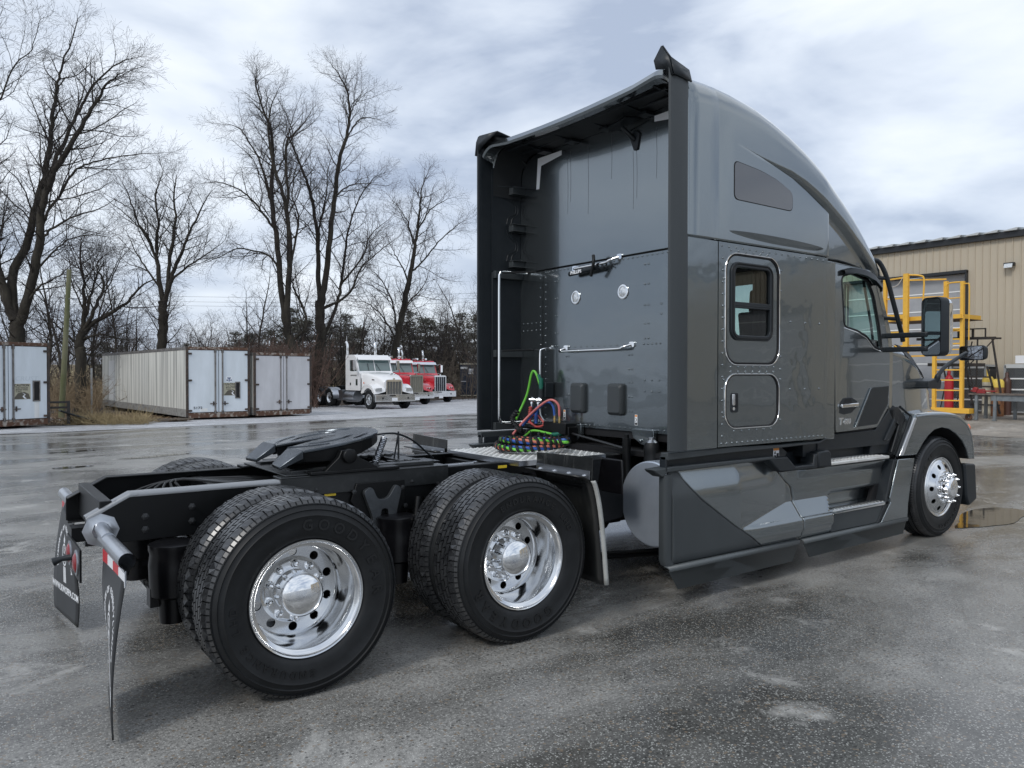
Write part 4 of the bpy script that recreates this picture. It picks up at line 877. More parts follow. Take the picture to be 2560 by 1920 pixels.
for s in (-1, 1):
    door = cabplate('cab_door', DO, [DW], s, .006, .03, paint, truck, .004)
    B().tube([(x, s * (ycab(x) + .004 - .05 * max(0, (z - 2.0)) ** 1.3), z) for x, z in DW], .009, 6, closed=True).obj('window_seal', rubber, door, smooth=60)
    B().tube([(x, s * (ycab(x) + .007 - .05 * max(0, (z - 2.0)) ** 1.3), z) for x, z in [(4.875, 2.045), (5.10, 2.012), (5.26, 1.968), (5.39, 1.88), (5.55, 1.848)]], .0045, 5).obj('window_edge_highlight', chrome, door, smooth=60)
    g = cabplate('door_glass', [(4.82, 1.83), (5.60, 1.83), (5.50, 2.2), (5.36, 2.54), (4.82, 2.55)], [], s, -.012, .004, glassc, door)
    B().tube([(5.33, s * 1.08, 2.50), (5.43, s * 1.10, 2.1), (5.47, s * 1.11, 1.85)], .012, 6).obj('division_bar', plastic, door, smooth=60)
    B().prism([(4.795, 1.30), (4.88, 1.285), (5.0, 1.30), (5.08, 1.345), (5.085, 1.40), (5.0, 1.435), (4.86, 1.43), (4.80, 1.39)], 'Y', s * 1.1725, s * 1.150).obj('handle_bezel', plastic, door, bevel=.004)
    B().prism([(4.86, 1.38), (4.90, 1.425), (4.98, 1.425), (5.0, 1.38)], 'Y', s * 1.174, s * 1.16).obj('handle_recess', gap, door)
    B().prism(roundpoly([(4.81, 1.345), (5.075, 1.352), (5.08, 1.385), (4.81, 1.378)], .012), 'Y', s * 1.195, s * 1.172).obj('door_handle', chrome, door, bevel=.005)
    # lower door moulding and swage
    cabplate('door_moulding', [(5.08, 1.168), (5.46, 1.18), (5.66, 1.36), (5.68, 1.53), (5.40, 1.52), (5.33, 1.50)], [], s, .014, .015, plastic, door, .003)
    cabplate('door_swage', [(5.05, 1.165), (5.08, 1.165), (5.345, 1.515), (5.325, 1.512)], [], s, .017, .012, paint, door, .003)
    # rubber gap and B pillar
    B().bx(4.535, 4.60, min(s * 1.17, s * 1.12), max(s * 1.17, s * 1.12), 1.09, 2.61).obj('pillar_gap', gap, truck)
    B().prism([(4.60, 1.08), (4.735, 1.08), (4.735, 2.61), (4.60, 2.61)], 'Y', s * 1.172, s * 1.13).obj('rear_pillar', paint, truck, bevel=.008)
    # header above the door and windscreen pillar
    b = B(); b.plate([(4.60, 2.605), (5.385, 2.60), (5.47, 2.53), (5.71, 1.95), (5.715, 1.16), (5.80, 1.16), (5.83, 1.83), (5.79, 2.0), (5.53, 2.62), (5.42, 2.72), (4.60, 2.70)], [], 'Y', 0, -.05 * s)
    b.v = [(x, s * (ycab(x) - .012 - .05 * max(0, (z - 2.0)) ** 1.3) + y, z) for x, y, z in b.v]; b.obj('cab_side_frame', paint, truck, smooth=30, bevel=.004)
    b = B(); b.plate([(4.54, .98), (5.70, .98), (5.84, 1.14), (5.70, 1.30), (5.47, 1.125), (4.54, 1.11)], [], 'Y', s * 1.13, s * 1.10); b.obj('cab_sill', plastic, truck, bevel=.006)
    # rain visor over the window
    b = B(); pv = [(4.86, 2.535), (5.0, 2.565), (5.15, 2.56), (5.28, 2.53), (5.38, 2.475), (5.42, 2.44)]
    rows = [[(x, s * (ycab(x) - .01), z + .02), (x, s * (ycab(x) + .02 + .05 * t_), z + .012), (x, s * (ycab(x) + .025 + .07 * t_), z - .025 - .03 * t_), (x, s * (ycab(x) + .015 + .05 * t_), z - .03 - .03 * t_)] for (x, z), t_ in zip(pv, (0, .3, .6, .9, 1, .7))]
    b.grid(rows); o = b.obj('window_visor', plastic, truck, smooth=50, recalc=False); q_ = o.modifiers.new('thick', 'SOLIDIFY'); q_.thickness = .006
    # air rail in front of the windscreen pillar
    h = B().tube(catmull([(5.40, s * 1.10, 2.69), (5.50, s * 1.13, 2.68), (5.58, s * 1.16, 2.55), (5.68, s * 1.17, 2.33), (5.82, s * 1.18, 2.03), (5.85, s * 1.18, 1.95)], 6), [.022] * 31, 10).obj('pillar_rail', plastic, truck, smooth=60)
    B().tube([(5.46, s * 1.09, 2.54), (5.60, s * 1.16, 2.53)], .018, 8).tube([(5.62, s * 1.09, 2.17), (5.77, s * 1.17, 2.16)], .018, 8).obj('rail_bracket', plastic, h, smooth=60)
    # main mirror
    mir = link('mirror', None, truck)
    for z_ in (2.0, 1.87): B().bx(5.64, 5.72, min(s * 1.10, s * 1.50), max(s * 1.10, s * 1.50), z_ - .023, z_ + .023).obj('mirror_arm', plastic, mir, bevel=.01)
    MT = Matrix.Translation((5.72, s * 1.56, 2.065)) @ Matrix.Rotation(s * R(14), 4, 'Z')
    def mo(b, name, m, **k): b.v = [tuple(MT @ Vector(p)) for p in b.v]; return b.obj(name, m, mir, **k)
    ry = lambda y0, y1, z0, z1, r: rrect(y0, y1, z0, z1, r, 5)
    rows = [[(x, y, z) for y, z in ry(-.105 + q, .105 - q, -.265 + q, .265 - q, .05)] for x, q in ((-.075, .012), (-.082, .004), (-.07, 0), (.02, .003))]
    b = B(); b.grid(rows, closed=True); mo(b, 'mirror_case', plastic, smooth=40)
    rows = [[(x, y, z) for y, z in ry(-.104 + q, .104 - q, -.262 + q, .262 - q, .05)] for x, q in ((.02, .004), (.06, .010), (.10, .03), (.125, .055))]
    b = B(); b.grid(rows, closed=True); b.add(rows[-1], [tuple(range(len(rows[-1])))]); mo(b, 'mirror_shell', chrome, smooth=50)
    mo(B().prism(ry(-.09, .09, -.11, .25, .035), 'X', -.0775, -.070), 'mirror_glass', mat('mirror', (.42, .44, .46), .01, 1.))
    mo(B().prism(ry(-.09, .09, -.25, -.125, .03), 'X', -.0775, -.070), 'convex_glass', MAT['mirror'])
    mo(B().prism(ry(-.10, .10, -.26, .26, .04), 'X', -.073, -.065), 'mirror_backing', gap)
    # hood mirror
    hm_ = link('hood_mirror', None, truck)
    B().prism(roundpoly([(6.42, 1.50), (6.68, 1.49), (6.70, 1.58), (6.62, 1.60), (6.44, 1.57)], .02), 'Y', s * .93, s * 1.14).obj('mirror_foot', plastic, hm_, bevel=.015)
    B().tube(catmull([(6.62, s * 1.12, 1.56), (6.64, s * 1.14, 1.64), (6.80, s * 1.14, 1.73), (7.12, s * 1.15, 1.84), (7.2, s * 1.15, 1.86)], 5), [.028] * 5 + [.02] * 16, 10).obj('mirror_stalk', plastic, hm_, smooth=60)
    H = Matrix.Translation((7.36, s * 1.16, 1.865)) @ Matrix.Rotation(s * R(30), 4, 'Z')
    def ho2(b, name, m, **k): b.v = [tuple(H @ Vector(p)) for p in b.v]; return b.obj(name, m, hm_, **k)
    rows = [[(x, y, z) for y, z in rrect(-.19 + q, .19 - q, -.078 + q, .078 - q, .03, 5)] for x, q in ((-.030, .006), (-.036, .002), (-.02, 0), (.02, .012), (.045, .04))]
    b = B(); b.grid(rows, closed=True); b.add(rows[-1], [tuple(range(len(rows[-1])))]); ho2(b, 'mirror_case', plastic, smooth=45)
    ho2(B().prism(rrect(-.178, .178, -.068, .068, .022), 'X', -.034, -.02), 'mirror_glass', MAT['mirror'])
# badge on the door
b = B(); Tt = basis((4.90, -1.168, 1.205), (1, .04, .012), (0, 0, 1), (0, -1, 0))
text_into(b, 'T', Tt @ Matrix.Translation((-.075, -.006, 0)), .085, 1.15, .004, .03, .18); text_into(b, '680', Tt @ Matrix.Translation((.033, -.004, 0)), .066, 1.15, .004, .03, .18)
b.obj('door_badge', mat('badge', (.7, .71, .72), .25, .9), truck)
# windscreen, cab floor and fittings
b = B(); b.grid([[(5.52, -1.08, 2.60), (5.60, -.55, 2.64), (5.62, 0, 2.65), (5.60, .55, 2.64), (5.52, 1.08, 2.60)], [(5.80, -1.08, 1.98), (6.02, -.55, 1.96), (6.08, 0, 1.96), (6.02, .55, 1.96), (5.80, 1.08, 1.98)]]); b.obj('windscreen', glassw, truck, smooth=60, recalc=False)
B().bx(3.14, 5.9, -1.10, 1.10, 1.12, 1.16).bx(5.55, 5.85, -1.08, 1.08, 1.16, 1.78).obj('cab_floor', cloth, truck)
B().bx(4.60, 5.5, -1.02, 1.02, 2.60, 2.62).obj('headliner', cloth, truck)
for s in (-1, 1):
    b = B(); b.bx(4.60, 5.05, s * .55 - .25, s * .55 + .25, 1.45, 1.60); b.prism([(4.58, 1.58), (4.72, 1.58), (4.62, 2.20), (4.50, 2.22)], 'Y', s * .55 - .24, s * .55 + .24); b.prism([(4.50, 2.2), (4.62, 2.2), (4.60, 2.42), (4.52, 2.42)], 'Y', s * .55 - .12, s * .55 + .12); b.bx(4.7, 4.95, s * .55 - .15, s * .55 + .15, 1.16, 1.46)
    b.obj('cab_seat', cloth, truck, bevel=.03)
b = B(); cw = Vector((5.22, .55, 1.93)); ax1 = Vector((0, 1, 0)); ax2 = Vector((.35, 0, .94)).normalized()
b.tube([cw + (ax1 * math.cos(t) + ax2 * math.sin(t)) * .23 for t in [2 * pi * k / 32 for k in range(32)]], .015, 8, closed=True); b.tube([cw - ax1 * .22, cw, cw + ax1 * .22], .02, 6); b.tube([cw, cw + Vector((.35, 0, -.18))], .04, 8)
b.obj('steering_wheel', plastic, truck, smooth=60)
b = B(); rows = []
for i in range(61):
    y = -1.15 + .50 * i / 60; rows.append([(4.30 + .025 * math.sin(i * 1.25), y, 1.7), (4.30 + .025 * math.sin(i * 1.25 + .3), y, 2.6)])
b.grid(rows); b.grid([[(x, y + 1.80, z) for x, y, z in r] for r in rows]); b.obj('sleeper_curtain', cloth, truck, smooth=60, recalc=False)

# hood
def hood_sec(x):
    w = lerp([(5.83, 1.06), (6.2, 1.035), (6.6, .99), (7.0, .88), (7.3, .72), (7.5, .56)], x); zt = lerp([(5.83, 2.02), (6.2, 1.98), (6.5, 1.86), (6.8, 1.70), (7.0, 1.58), (7.2, 1.47), (7.4, 1.36), (7.5, 1.27)], x); r = min(.20, zt - 1.22)
    p = [(w + .03, 1.10), (w + .015, 1.25), (w, (1.3 + zt - r) / 2), (w - .005, zt - r)]
    for k in range(1, 7):
        a = R(90 * k / 6); p.append((w - r + r * math.cos(a), zt - r + r * math.sin(a) * .8 + .0))
    p += [((w - r) * u, zt - .2 * r + .05 * (1 - u * u)) for u in (.6, .3, 0)]; return p
b = B(); rows = []
for x in (5.83, 5.95, 6.1, 6.3, 6.5, 6.7, 6.9, 7.05, 7.2, 7.3, 7.4, 7.46, 7.5):
    p = hood_sec(x); rows.append([(x, -y, z) for y, z in p] + [(x, y, z) for y, z in reversed(p[:-1])])
b.grid(rows); b.add(rows[-1], [tuple(range(len(rows[-1])))]); b.obj('hood', paint, truck, smooth=40)
B().bx(7.42, 7.58, -.52, .52, .55, 1.32).obj('radiator_grille', chrome, truck, bevel=.03)
for s in (-1, 1):
    b = B(); rows = []
    for t in [k / 12 for k in range(13)]:
        x = 6.16 + .76 * t; w = lerp([(5.83, 1.06), (6.2, 1.035), (6.6, .99), (7.0, .88)], x); z = hood_sec(x)[3][1]
        h = .11 * math.sin(pi * (t * .85 + .12)) + .015
        rows.append([(x, s * (w - .14), z + .15 + h * .3), (x, s * (w - .075), z + .13 + h * .3), (x, s * (w - .012), z + .035)])
    b.grid(rows); b.obj('hood_intake_mesh', mat('intake_mesh', (.012, .013, .014), .5, bump=(160, 1., .02)), truck, smooth=60)
    # intake slats
    b = B()
    for k in range(22):
        t = k / 21; x = 6.22 + .66 * t; w = lerp([(5.83, 1.06), (6.2, 1.035), (6.6, .99), (7.0, .88)], x); z = hood_sec(x)[3][1]
        b.tube([(x, s * (w - .085), z + .14 + .03 * math.sin(pi * t)), (x + .01, s * (w - .008), z + .04)], .006, 4)
    b.obj('intake_slat', plastic, truck, kind='stuff')
    # fender
    outer = [(5.79, .875), (6.045, 1.225), (6.10, 1.25), (6.40, 1.262), (6.72, 1.255), (6.95, 1.225), (7.12, 1.16), (7.24, 1.06), (7.31, .92), (7.335, .745)]
    inner = [(7.19, .75), (7.14, .85), (7.05, .945), (6.90, 1.03), (6.75, 1.085), (6.60, 1.105), (6.45, 1.085), (6.33, 1.035), (6.23, .97), (6.15, .90), (6.10, .86)]
    b = B(); rows = []
    cen = Vector((6.60, .70))
    def expand(pts, k): return [(x, z) for x, z in pts]
    oc = [tuple(p) for p in [Vector((x, 0, z)) for x, z in outer]]; oc = catmull(oc, 5)
    for p in oc:
        d = Vector((p.x - 6.6, 0, p.z - .75)); L_ = d.length; d = d / L_
        def q(k, y, zlift=0): v = p - d * k; return (v.x, s * y, v.z + zlift)
        hi = max(0, p.z - 1.0) / .26
        rows.append([q(.10, 1.165), q(.05, 1.195), q(.02, 1.192), q(.004, 1.175), q(0, 1.14), (p.x, s * 1.0, p.z + .02 * hi), (p.x, s * .86, p.z + .06 * hi)])
    b.grid(rows)
    b.obj('fender', paint, truck, smooth=50)
    b = B(); b.plate([(5.80, .865)] + [(x, z) for x, z in [(6.05, 1.21), (6.12, 1.225), (6.40, 1.235), (6.72, 1.228), (6.93, 1.20), (7.09, 1.14), (7.21, 1.045), (7.285, .91), (7.315, .745)]] + inner, [], 'Y', s * 1.192, s * 1.16)
    b.obj('fender_side', paint, truck, bevel=.008)
    ic = catmull([(x, 0, z) for x, z in inner], 4); b = B(); b.grid([[(p.x, s * 1.185, p.z), (p.x, s * .70, p.z)] for p in ic]); b.obj('wheel_arch', gap, truck, smooth=60)
    B().prism([(5.782, .868), (5.852, .868), (6.100, 1.215), (6.045, 1.222)], 'Y', s * 1.196, s * 1.18).obj('marker_light_bar', mat('bar_lens', (.55, .57, .60), .12, .5, coat=1.), truck, bevel=.006)
    B().prism(roundpoly([(5.80, 1.30), (5.88, 1.33), (6.03, 1.22), (5.79, .875), (5.73, .875), (5.88, 1.13), (5.80, 1.20)], .02), 'Y', s * 1.12, s * 1.07).obj('fender_vent', mat('vent_mesh', (.012, .013, .015), .5, bump=(260, 1., .02)), truck)
    B().tube([(5.86, s * 1.15, 1.33), (6.03, s * 1.17, 1.235), (5.765, s * 1.17, .86)], .013, 8).tube([(5.80, s * 1.12, 1.21), (5.88, s * 1.13, 1.15), (5.74, s * 1.13, .90)], .010, 6).obj('vent_frame', plastic, truck, smooth=60)
    B().prism([(5.60, 1.02), (5.68, 1.02), (5.80, 1.18), (5.77, 1.22)], 'Y', s * 1.15, s * 1.12).obj('step_post', plastic, truck, bevel=.008)
    B().prism([(5.55, .86), (5.76, .86), (5.97, 1.30), (5.86, 1.34), (5.72, 1.2)], 'Y', s * 1.09, s * 1.05).obj('inner_fender', plastic, truck, bevel=.005)
    B().lathe([(.001, .02), (.03, .015), (.045, 0)], (7.24, s * 1.16, 1.07), 'Y', 16, s).obj('side_marker', amber, truck, smooth=60)
    b = B(); b.prism(roundpoly([(7.17, .70), (7.42, .68), (7.46, .30), (7.28, .24), (7.22, .34)], .03), 'Y', s * 1.16, s * .80); b.obj('bumper_end', plastic, truck, bevel=.02)
    # skirts: sculpted panels
    def ysk(x, z):
        y = 1.205 - .0 * z
        # recessed upper face ahead of x=3.3, protruding ledge whose top at z~.5 is tilted outward to catch the sky
        t = sm((x - 3.35) / .9)
        zl = .545 + .03 * (x - 3.5) / 2
        D = .095 * max(0, min(1, (x - 3.40) / .70)); dz = .008 + .125 * D / .095
        q = max(0, min(1, (z - .448) / dz)); zi = .448 + dz
        w_ = sm((x - 4.60 - max(0, z - .45) * .9) / .03)
        if w_ > 0:
            q2 = max(0, min(1, (z - .452) / .012)); y -= w_ * (.185 * q2 * (1 - sm((z - .575) / .05)) + .095 * sm((z - .575) / .05) - D * q)
        y -= D * q * (1 - .35 * sm((z - .76) / .08) * sm((x - 4.25) / .1))
        y += .018 * sm((x - 3.3) / .4) * (1 - sm((z - .44) / .02)) * sm((z - .33) / .05)
        y -= .03 * sm((.33 - z) / .06)
        y -= .055 * sm((z - .74) / .24) * (1 - sm((x - 3.8) / .15))
        y -= .0
        return y
    def panel(name, xl, xr, zb, zt, m, off=0, nu=60, nv=60):
        b = B(); rows = []
        for i in range(nv + 1):
            v = i / nv; rows.append([])
            for j in range(nu + 1):
                u = j / nu; z = zb + (zt - zb) * v; a, c = xl(z), xr(z); x = a + (c - a) * u; rows[-1].append((x, s * (ysk(x, z) + off), z))
        b.grid(rows); o = b.obj(name, m, truck, smooth=45, recalc=False); q_ = o.modifiers.new('thick', 'SOLIDIFY'); q_.thickness = .014; q_.offset = 1 if s < 0 else -1
        return o
    xl = lambda z: lerp([(.27, 3.72), (.295, 3.69), (.50, 3.33), (.73, 2.96), (.80, 2.87), (.874, 2.80), (.985, 2.735)], z)
    xs_ = lambda z: lerp([(.27, 4.185), (.60, 4.190), (.70, 4.17), (.80, 4.03), (.90, 3.90), (.985, 3.86)], z)
    panel('skirt_rear_panel', xl, xs_, .285, .975, paint)
    panel('skirt_dark_panel', lambda z: 2.66, lambda z: xl(z) - .006, .285, .97, plasticg, -.004, 40, 30)
    panel('skirt_front_panel', lambda z: xs_(z) + .012, lambda z: 4.62 if z < .452 else 5.60, .285, .452, paint, 0, 30, 24)
    panel('skirt_upper_panel', lambda z: xs_(z) + .012, lambda z: 5.60, .452, .842, paint, 0, 60, 50)
    b = B(); prf = [(2.66, 1.205), (2.62, 1.212), (2.592, 1.206), (2.582, 1.192), (2.585, 1.15), (2.60, 1.15), (2.605, 1.18), (2.66, 1.185)]
    b.grid([[(x + (.02 if z < .32 else 0), s * y, z) for x, y in prf] for z in (.285, .33, .6, .93)], closed=True); b.obj('skirt_end_cap', plasticg, truck, smooth=50)
    b = B(); b.prism([(2.48, .975), (2.66, .985), (3.86, .985), (3.86, .962), (2.62, .945), (2.59, .925), (2.57, .915), (2.50, .955)], 'Y', s * 1.20, s * 1.10); b.obj('skirt_top_edge', plasticg, truck, bevel=.008)
    B().prism([(2.66, .976), (2.74, .984), (3.82, .984), (3.80, .976)], 'Y', s * 1.08, s * 1.198).obj('skirt_top_panel', paint, truck, bevel=.003)
    # lower rubber lips
    for pts in ([(2.60, .278), (4.15, .278), (4.05, .125), (2.70, .115)], [(4.20, .272), (5.88, .278), (5.78, .14), (4.285, .125)]):
        b = B(); (xa, za), (xb_, zb_), (xc, zc_), (xd, zd) = pts
        b.grid([[(xa, s * 1.185, za - .0), (xb_, s * 1.185, zb_)], [(xa, s * 1.225, za - .004), (xb_, s * 1.225, zb_ - .004)], [(xa + (xd - xa) * .15, s * 1.226, za - .022), (xb_ + (xc - xb_) * .15, s * 1.226, zb_ - .022)], [(xa + (xd - xa) * .18, s * 1.212, za - .026), (xb_ + (xc - xb_) * .18, s * 1.212, zb_ - .026)], [(xd, s * 1.222, zd), (xc, s * 1.222, zc_)]])
        o = b.obj('skirt_lip', lipm, truck, smooth=30, recalc=False); q_ = o.modifiers.new('thick', 'SOLIDIFY'); q_.thickness = .01
    # steps
    def step(name, x0, x1, z, yo, depth, cut):
        h = B().prism([(x0, s * yo), (x0 + cut * .9, s * (yo - depth)), (x1 - .17, s * (yo - depth)), (x1, s * (yo - .03)), (x1, s * yo)], 'Z', z - .030, z).obj(name, treadp, truck, bevel=.008)
        b = B()
        for i in range(34):
            for j in range(6):
                x = x0 + .03 + i * .0275 + (.012 if j % 2 else 0); y = yo - .02 - j * .032
                if x > x1 - .03 or x < x0 + .02 + cut * (yo - y) / depth or x > x1 - .17 * (yo - y - .03) / depth: continue
                a = R(45 if (i + j) % 2 else -45); c, q = math.cos(a), math.sin(a)
                v = [(x + u * c - w * q, s * y + u * q + w * c, zz) for (u, w, zz) in ((-.011, 0, z + .0006), (0, -.005, z + .0006), (.011, 0, z + .0006), (0, .005, z + .0006), (0, 0, z + .007))]
                b.add(v, [(0, 1, 4), (1, 2, 4), (2, 3, 4), (3, 0, 4)])
        b.obj('step_treads', treadp, h, kind='stuff'); return h
    step('upper_step', 4.66, 5.60, .885, 1.195, .20, 0.0)
    step('lower_step', 4.625, 5.545, .466, 1.215, .185, .20)
    B().prism([(4.63, .285), (5.40, .285), (5.53, .435), (4.63, .433)], 'Y', s * 1.205, s * 1.12).obj('step_riser', plasticg, truck, bevel=.006)
    B().prism([(5.41, .282), (5.575, .455), (5.555, .50), (5.60, .60), (5.70, .843), (6.0, .838), (5.93, .60), (5.885, .40), (5.875, .282)], 'Y', s * 1.225, s * 1.15).obj('skirt_corner_panel', paint, truck, bevel=.006)
    B().prism([(5.40, .284), (5.56, .45), (5.535, .50), (5.585, .60), (5.685, .84), (5.64, .84), (5.54, .60), (5.50, .47), (5.36, .284)], 'Y', s * 1.215, s * 1.05).obj('corner_return', plastic, truck, bevel=.004)
    B().prism([(5.40, .46), (5.52, .46), (5.66, .86), (5.60, .86)], 'Y', s * 1.12, s * 1.08).obj('step_side', gap, truck)
    B().bx(3.9, 5.7, min(s * .9, s * 1.02), max(s * .9, s * 1.02), .30, .98).obj('step_box', plastic, truck)
    # storage pocket and upper cladding
    b = B(); b.plate([(3.775, .972), (3.92, .855), (4.44, .848), (4.44, .972), (4.40, .972), (4.385, .885), (4.13, .885), (4.02, .972)], [], 'Y', s * 1.20, s * 1.06); b.obj('side_cladding', plastic, truck, bevel=.01)
    B().prism([(4.452, .85), (4.655, .848), (4.64, .97), (4.60, .995), (4.452, .985)], 'Y', s * 1.20, s * 1.04).obj('cladding_end', plastic, truck, bevel=.015)
    B().prism([(4.66, .885), (5.45, .895), (5.47, .985), (4.66, .985)], 'Y', s * 1.0, s * .92).obj('step_backing', plastic, truck, bevel=.015)
    B().prism([(5.44, .89), (5.75, .88), (5.80, 1.04), (5.50, 1.06), (5.46, .99)], 'Y', s * 1.10, s * .95).obj('step_corner', plastic, truck, bevel=.015)
    # fuel tank
    b = B(); b.lathe([(.001, 0), (.318, .004), (.327, .012), (.330, .03), (.330, 1.2), (.30, 1.24), (.001, 1.24)], (2.86, s * .80, .645), 'X', 64); b.obj('fuel_tank', mat('tank_aluminium', (.54, .60, .68), .36, .6, noise=(5, 5, (.44, .50, .58), .3, .75)), truck, smooth=25)
# exhaust can, cab air bag, shock and links behind the cab
B().lathe([(.05, -.2), (.11, -.12), (.14, -.02), (.14, .25), (.10, .3)], (2.72, -.10, .46), 'X', 24).tube([(2.4, -.1, .46), (2.55, -.1, .46)], .06, 12).obj('exhaust_can', mat('heat_tinted_steel', (.45, .38, .30), .3, 1., noise=(7, 4, (.16, .12, .09), .3, .7)), truck, smooth=50)
B().tube([(2.55, -.16, .33), (2.56, -.20, .45), (2.6, -.16, .58)], .008, 6).obj('exhaust_clamp', alub, truck)
B().tube([(2.2, -.3, .20), (3.6, -.8, .20)], .02, 8).tube([(2.2, -.34, .24), (3.6, -.84, .24)], .012, 8).obj('lower_strut', black, truck)
b = B(); b.tube([(2.90, -.50, 1.13), (2.90, -.50, .80)], .034, 16); b.tube([(2.90, -.50, 1.16), (2.90, -.50, 1.10)], .02, 12); b.obj('cab_shock', black, truck, smooth=40)
b = B(); b.lathe([(.05, .13), (.062, .10), (.064, .06), (.060, .02), (.064, -.02), (.06, -.06), (.05, -.08)], (3.02, -.66, .97), 'Z', 24, 1, True); b.obj('cab_air_bag', rubber, truck, smooth=40)
B().lathe([(.05, 0), (.03, .02), (.03, .04)], (3.02, -.66, 1.10), 'Z', 20, 1, True).obj('air_bag_cap', alub, truck, smooth=40)
for y in (-.48, .40):
    B().prism([(y + .09, 1.19), (y - .16, 1.19), (y - .16, 1.10), (y - .10, 1.06), (y - .02, 1.07), (y + .07, 1.12)], 'X', 3.06, 3.098).lathe([(.016, 0), (.016, .012), (.008, .02), (.001, .02)], (3.06, y - .02, 1.10), 'X', 12, -1).lathe([(.025, 0), (.025, .02), (.012, .02), (.012, 0)], (3.06, y - .12, 1.075), 'X', 14, -1).obj('cab_mount', panelp, truck, bevel=.003)
B().tube([(3.0, .33, 1.115), (2.96, -.42, 1.035)], .012, 8).prism([(2.92, 1.03), (2.98, 1.03), (2.96, .85), (2.90, .80)], 'Y', -.46, -.44).tube([(3.05, .4, 1.0), (3.05, -.9, 1.0)], .03, 8).obj('cab_link', steelk, truck)
B().bx(2.9, 4.3, -.40, .40, .45, .98).bx(3.0, 4.4, -.9, .9, .98, 1.02).obj('gearbox', gap, truck)
B().add([(3.5, -.3, .99), (3.2, -.15, 1.05), (3.22, .1, 1.03), (3.4, .0, 1.0), (3.5, -.3, .985), (3.2, -.15, 1.045), (3.22, .1, 1.025), (3.4, .0, .995)], [(0, 1, 2, 3), (7, 6, 5, 4)]).obj('heat_shield', alub, truck)
b = B(); b.prism([(-.78, 1.0), (-.55, 1.0), (-.50, .74), (-.78, .74)], 'X', 2.58, 2.60); b.bx(2.45, 2.9, -.44, -.40, .45, 1.0); b.bx(2.0, 2.6, -.425, -.40, .50, .75); b.prism([(2.1, .74), (2.95, .74), (2.95, .50), (2.5, .46), (2.2, .55)], 'Y', -.50, -.44); b.obj('frame_shield', blackg, truck, bevel=.01)
# ------------------------------------------------------------------ metal building on the right
BX = 28.0; BZ0 = .33
bld = thing('metal_building', 'tan ribbed metal workshop building with black eave trim and tall grey roller doors', 'building', (BX, 0, 0))
tan = mat('tan_panel', (.50, .44, .34), .5, noise=(1.2, 5, (.41, .36, .28), .3, .75, (1, 1, .15)))
bldk = mat('black_trim', (.015, .017, .020), .4)
def panel_me(z0, z1):
    b = B(); p = .2437; pr = [(0, 0), (.012, -.032), (.034, -.032), (.046, 0), (p - .001, 0)]
    b.grid([[(x, y, z0) for y, x in pr], [(x, y, z1) for y, x in pr]]); return b.mesh('wall_panel', tan, None, recalc=False)
EAVE = 6.40
pm = {}
doors = [(8.06, 5.25), (-2.6, 4.6), (-12.5, 4.6), (-21.5, 4.6), (-31, 4.6)]     # (right jamb y, height); 4.4 m wide, extending to +y
DWID = 4.6
y = -40.0; p = .2437; ys = 15.2
while y < ys:
    z0 = BZ0
    for dy, dh in doors:
        if dy - .01 < y + p / 2 < dy + DWID: z0 = dh
    if z0 not in pm: pm[z0] = panel_me(z0, EAVE)
    o = link('wall_panel', pm[z0], bld, loc=(0, y, 0)); y += p
B().bx(.10, 14, -40.02, -39.98, BZ0, 6.4).bx(.10, 14, 15.2, 15.25, BZ0, 6.4).bx(13.9, 14, -40, 15.2, BZ0, 6.4).obj('end_wall', tan, bld)
B().bx(-.16, .05, -40.1, 15.4, 6.30, 6.52).bx(-.05, .06, -40, 15.2, BZ0 - .05, BZ0 + .06).obj('eave_trim', bldk, bld, bevel=.01)
B().prism([(-.12, 6.53), (7, 7.2), (14, 6.5), (14, 6.4), (7, 7.1), (-.12, 6.45)], 'Y', -40.05, 15.35).obj('roof', mat('roof_metal', (.42, .44, .44), .4, .4), bld)
rb = B().prism([(-.26, 6.50), (-.26, 6.60), (7, 7.29), (7, 7.18)], 'Y', 0, .05).mesh('roof_rib', mat('rib_metal', (.35, .37, .37), .5, .3))
wd = B().prism([(0, 0), (-.06, .075), (.0, .085), (.40, .03), (.42, 0)], 'X', -.26, .0).mesh('eave_closure', mat('closure_metal', (.5, .52, .52), .5, .3))
for k in range(90):
    link('roof_rib', rb, bld, loc=(0, -40 + k * .61, 0)); link('eave_closure', wd, bld, loc=(-.03, -40 + k * .61, 6.51))
doorm = mat('door_grey', (.36, .37, .385), .4, noise=(3, 3, (.31, .32, .335), .3, .7)); doorw = mat('door_white', (.78, .79, .78), .4)
for dy, dh in doors:
    e = link('roller_door', None, bld); e.location = (.16, dy, 0)
    n_ = int((dh - BZ0) / .655) + 1; z = dh - .62
    for k in range(n_):
        zt = min(dh, dh - .0 - k * .655); zb = max(BZ0, zt - .655)
        if zb >= zt: break
        B().bx(0, .04, 0, DWID, zb + .055, zt - .004).obj('door_section', doorm, e, bevel=.01)
        B().bx(-.012, .04, 0, DWID, zb + .003, zb + .052).obj('door_rail', doorw, e)
    B().bx(-.16, .1, -.06, 0, BZ0, dh + .05).bx(-.16, .1, DWID, DWID + .06, BZ0, dh + .05).bx(-.18, .1, -.06, DWID + .06, dh, dh + .10).obj('door_frame', bldk, bld, ).location = (.02, dy, 0)
h = link('wall_lamp', None, bld); h.location = (-.06, 6.62, 5.30)
B().bx(-.16, 0, -.16, .16, .02, .14).obj('lamp_housing', bldk, h, bevel=.01); B().prism([(-.20, -.05), (-.16, .09), (-.17, .10), (-.22, -.04)], 'Y', -.13, .13).obj('lamp_lens', lensw, h)
B().bx(.9, 13, -39, 15, BZ0 - .02, BZ0).obj('floor_slab', concm, bld)

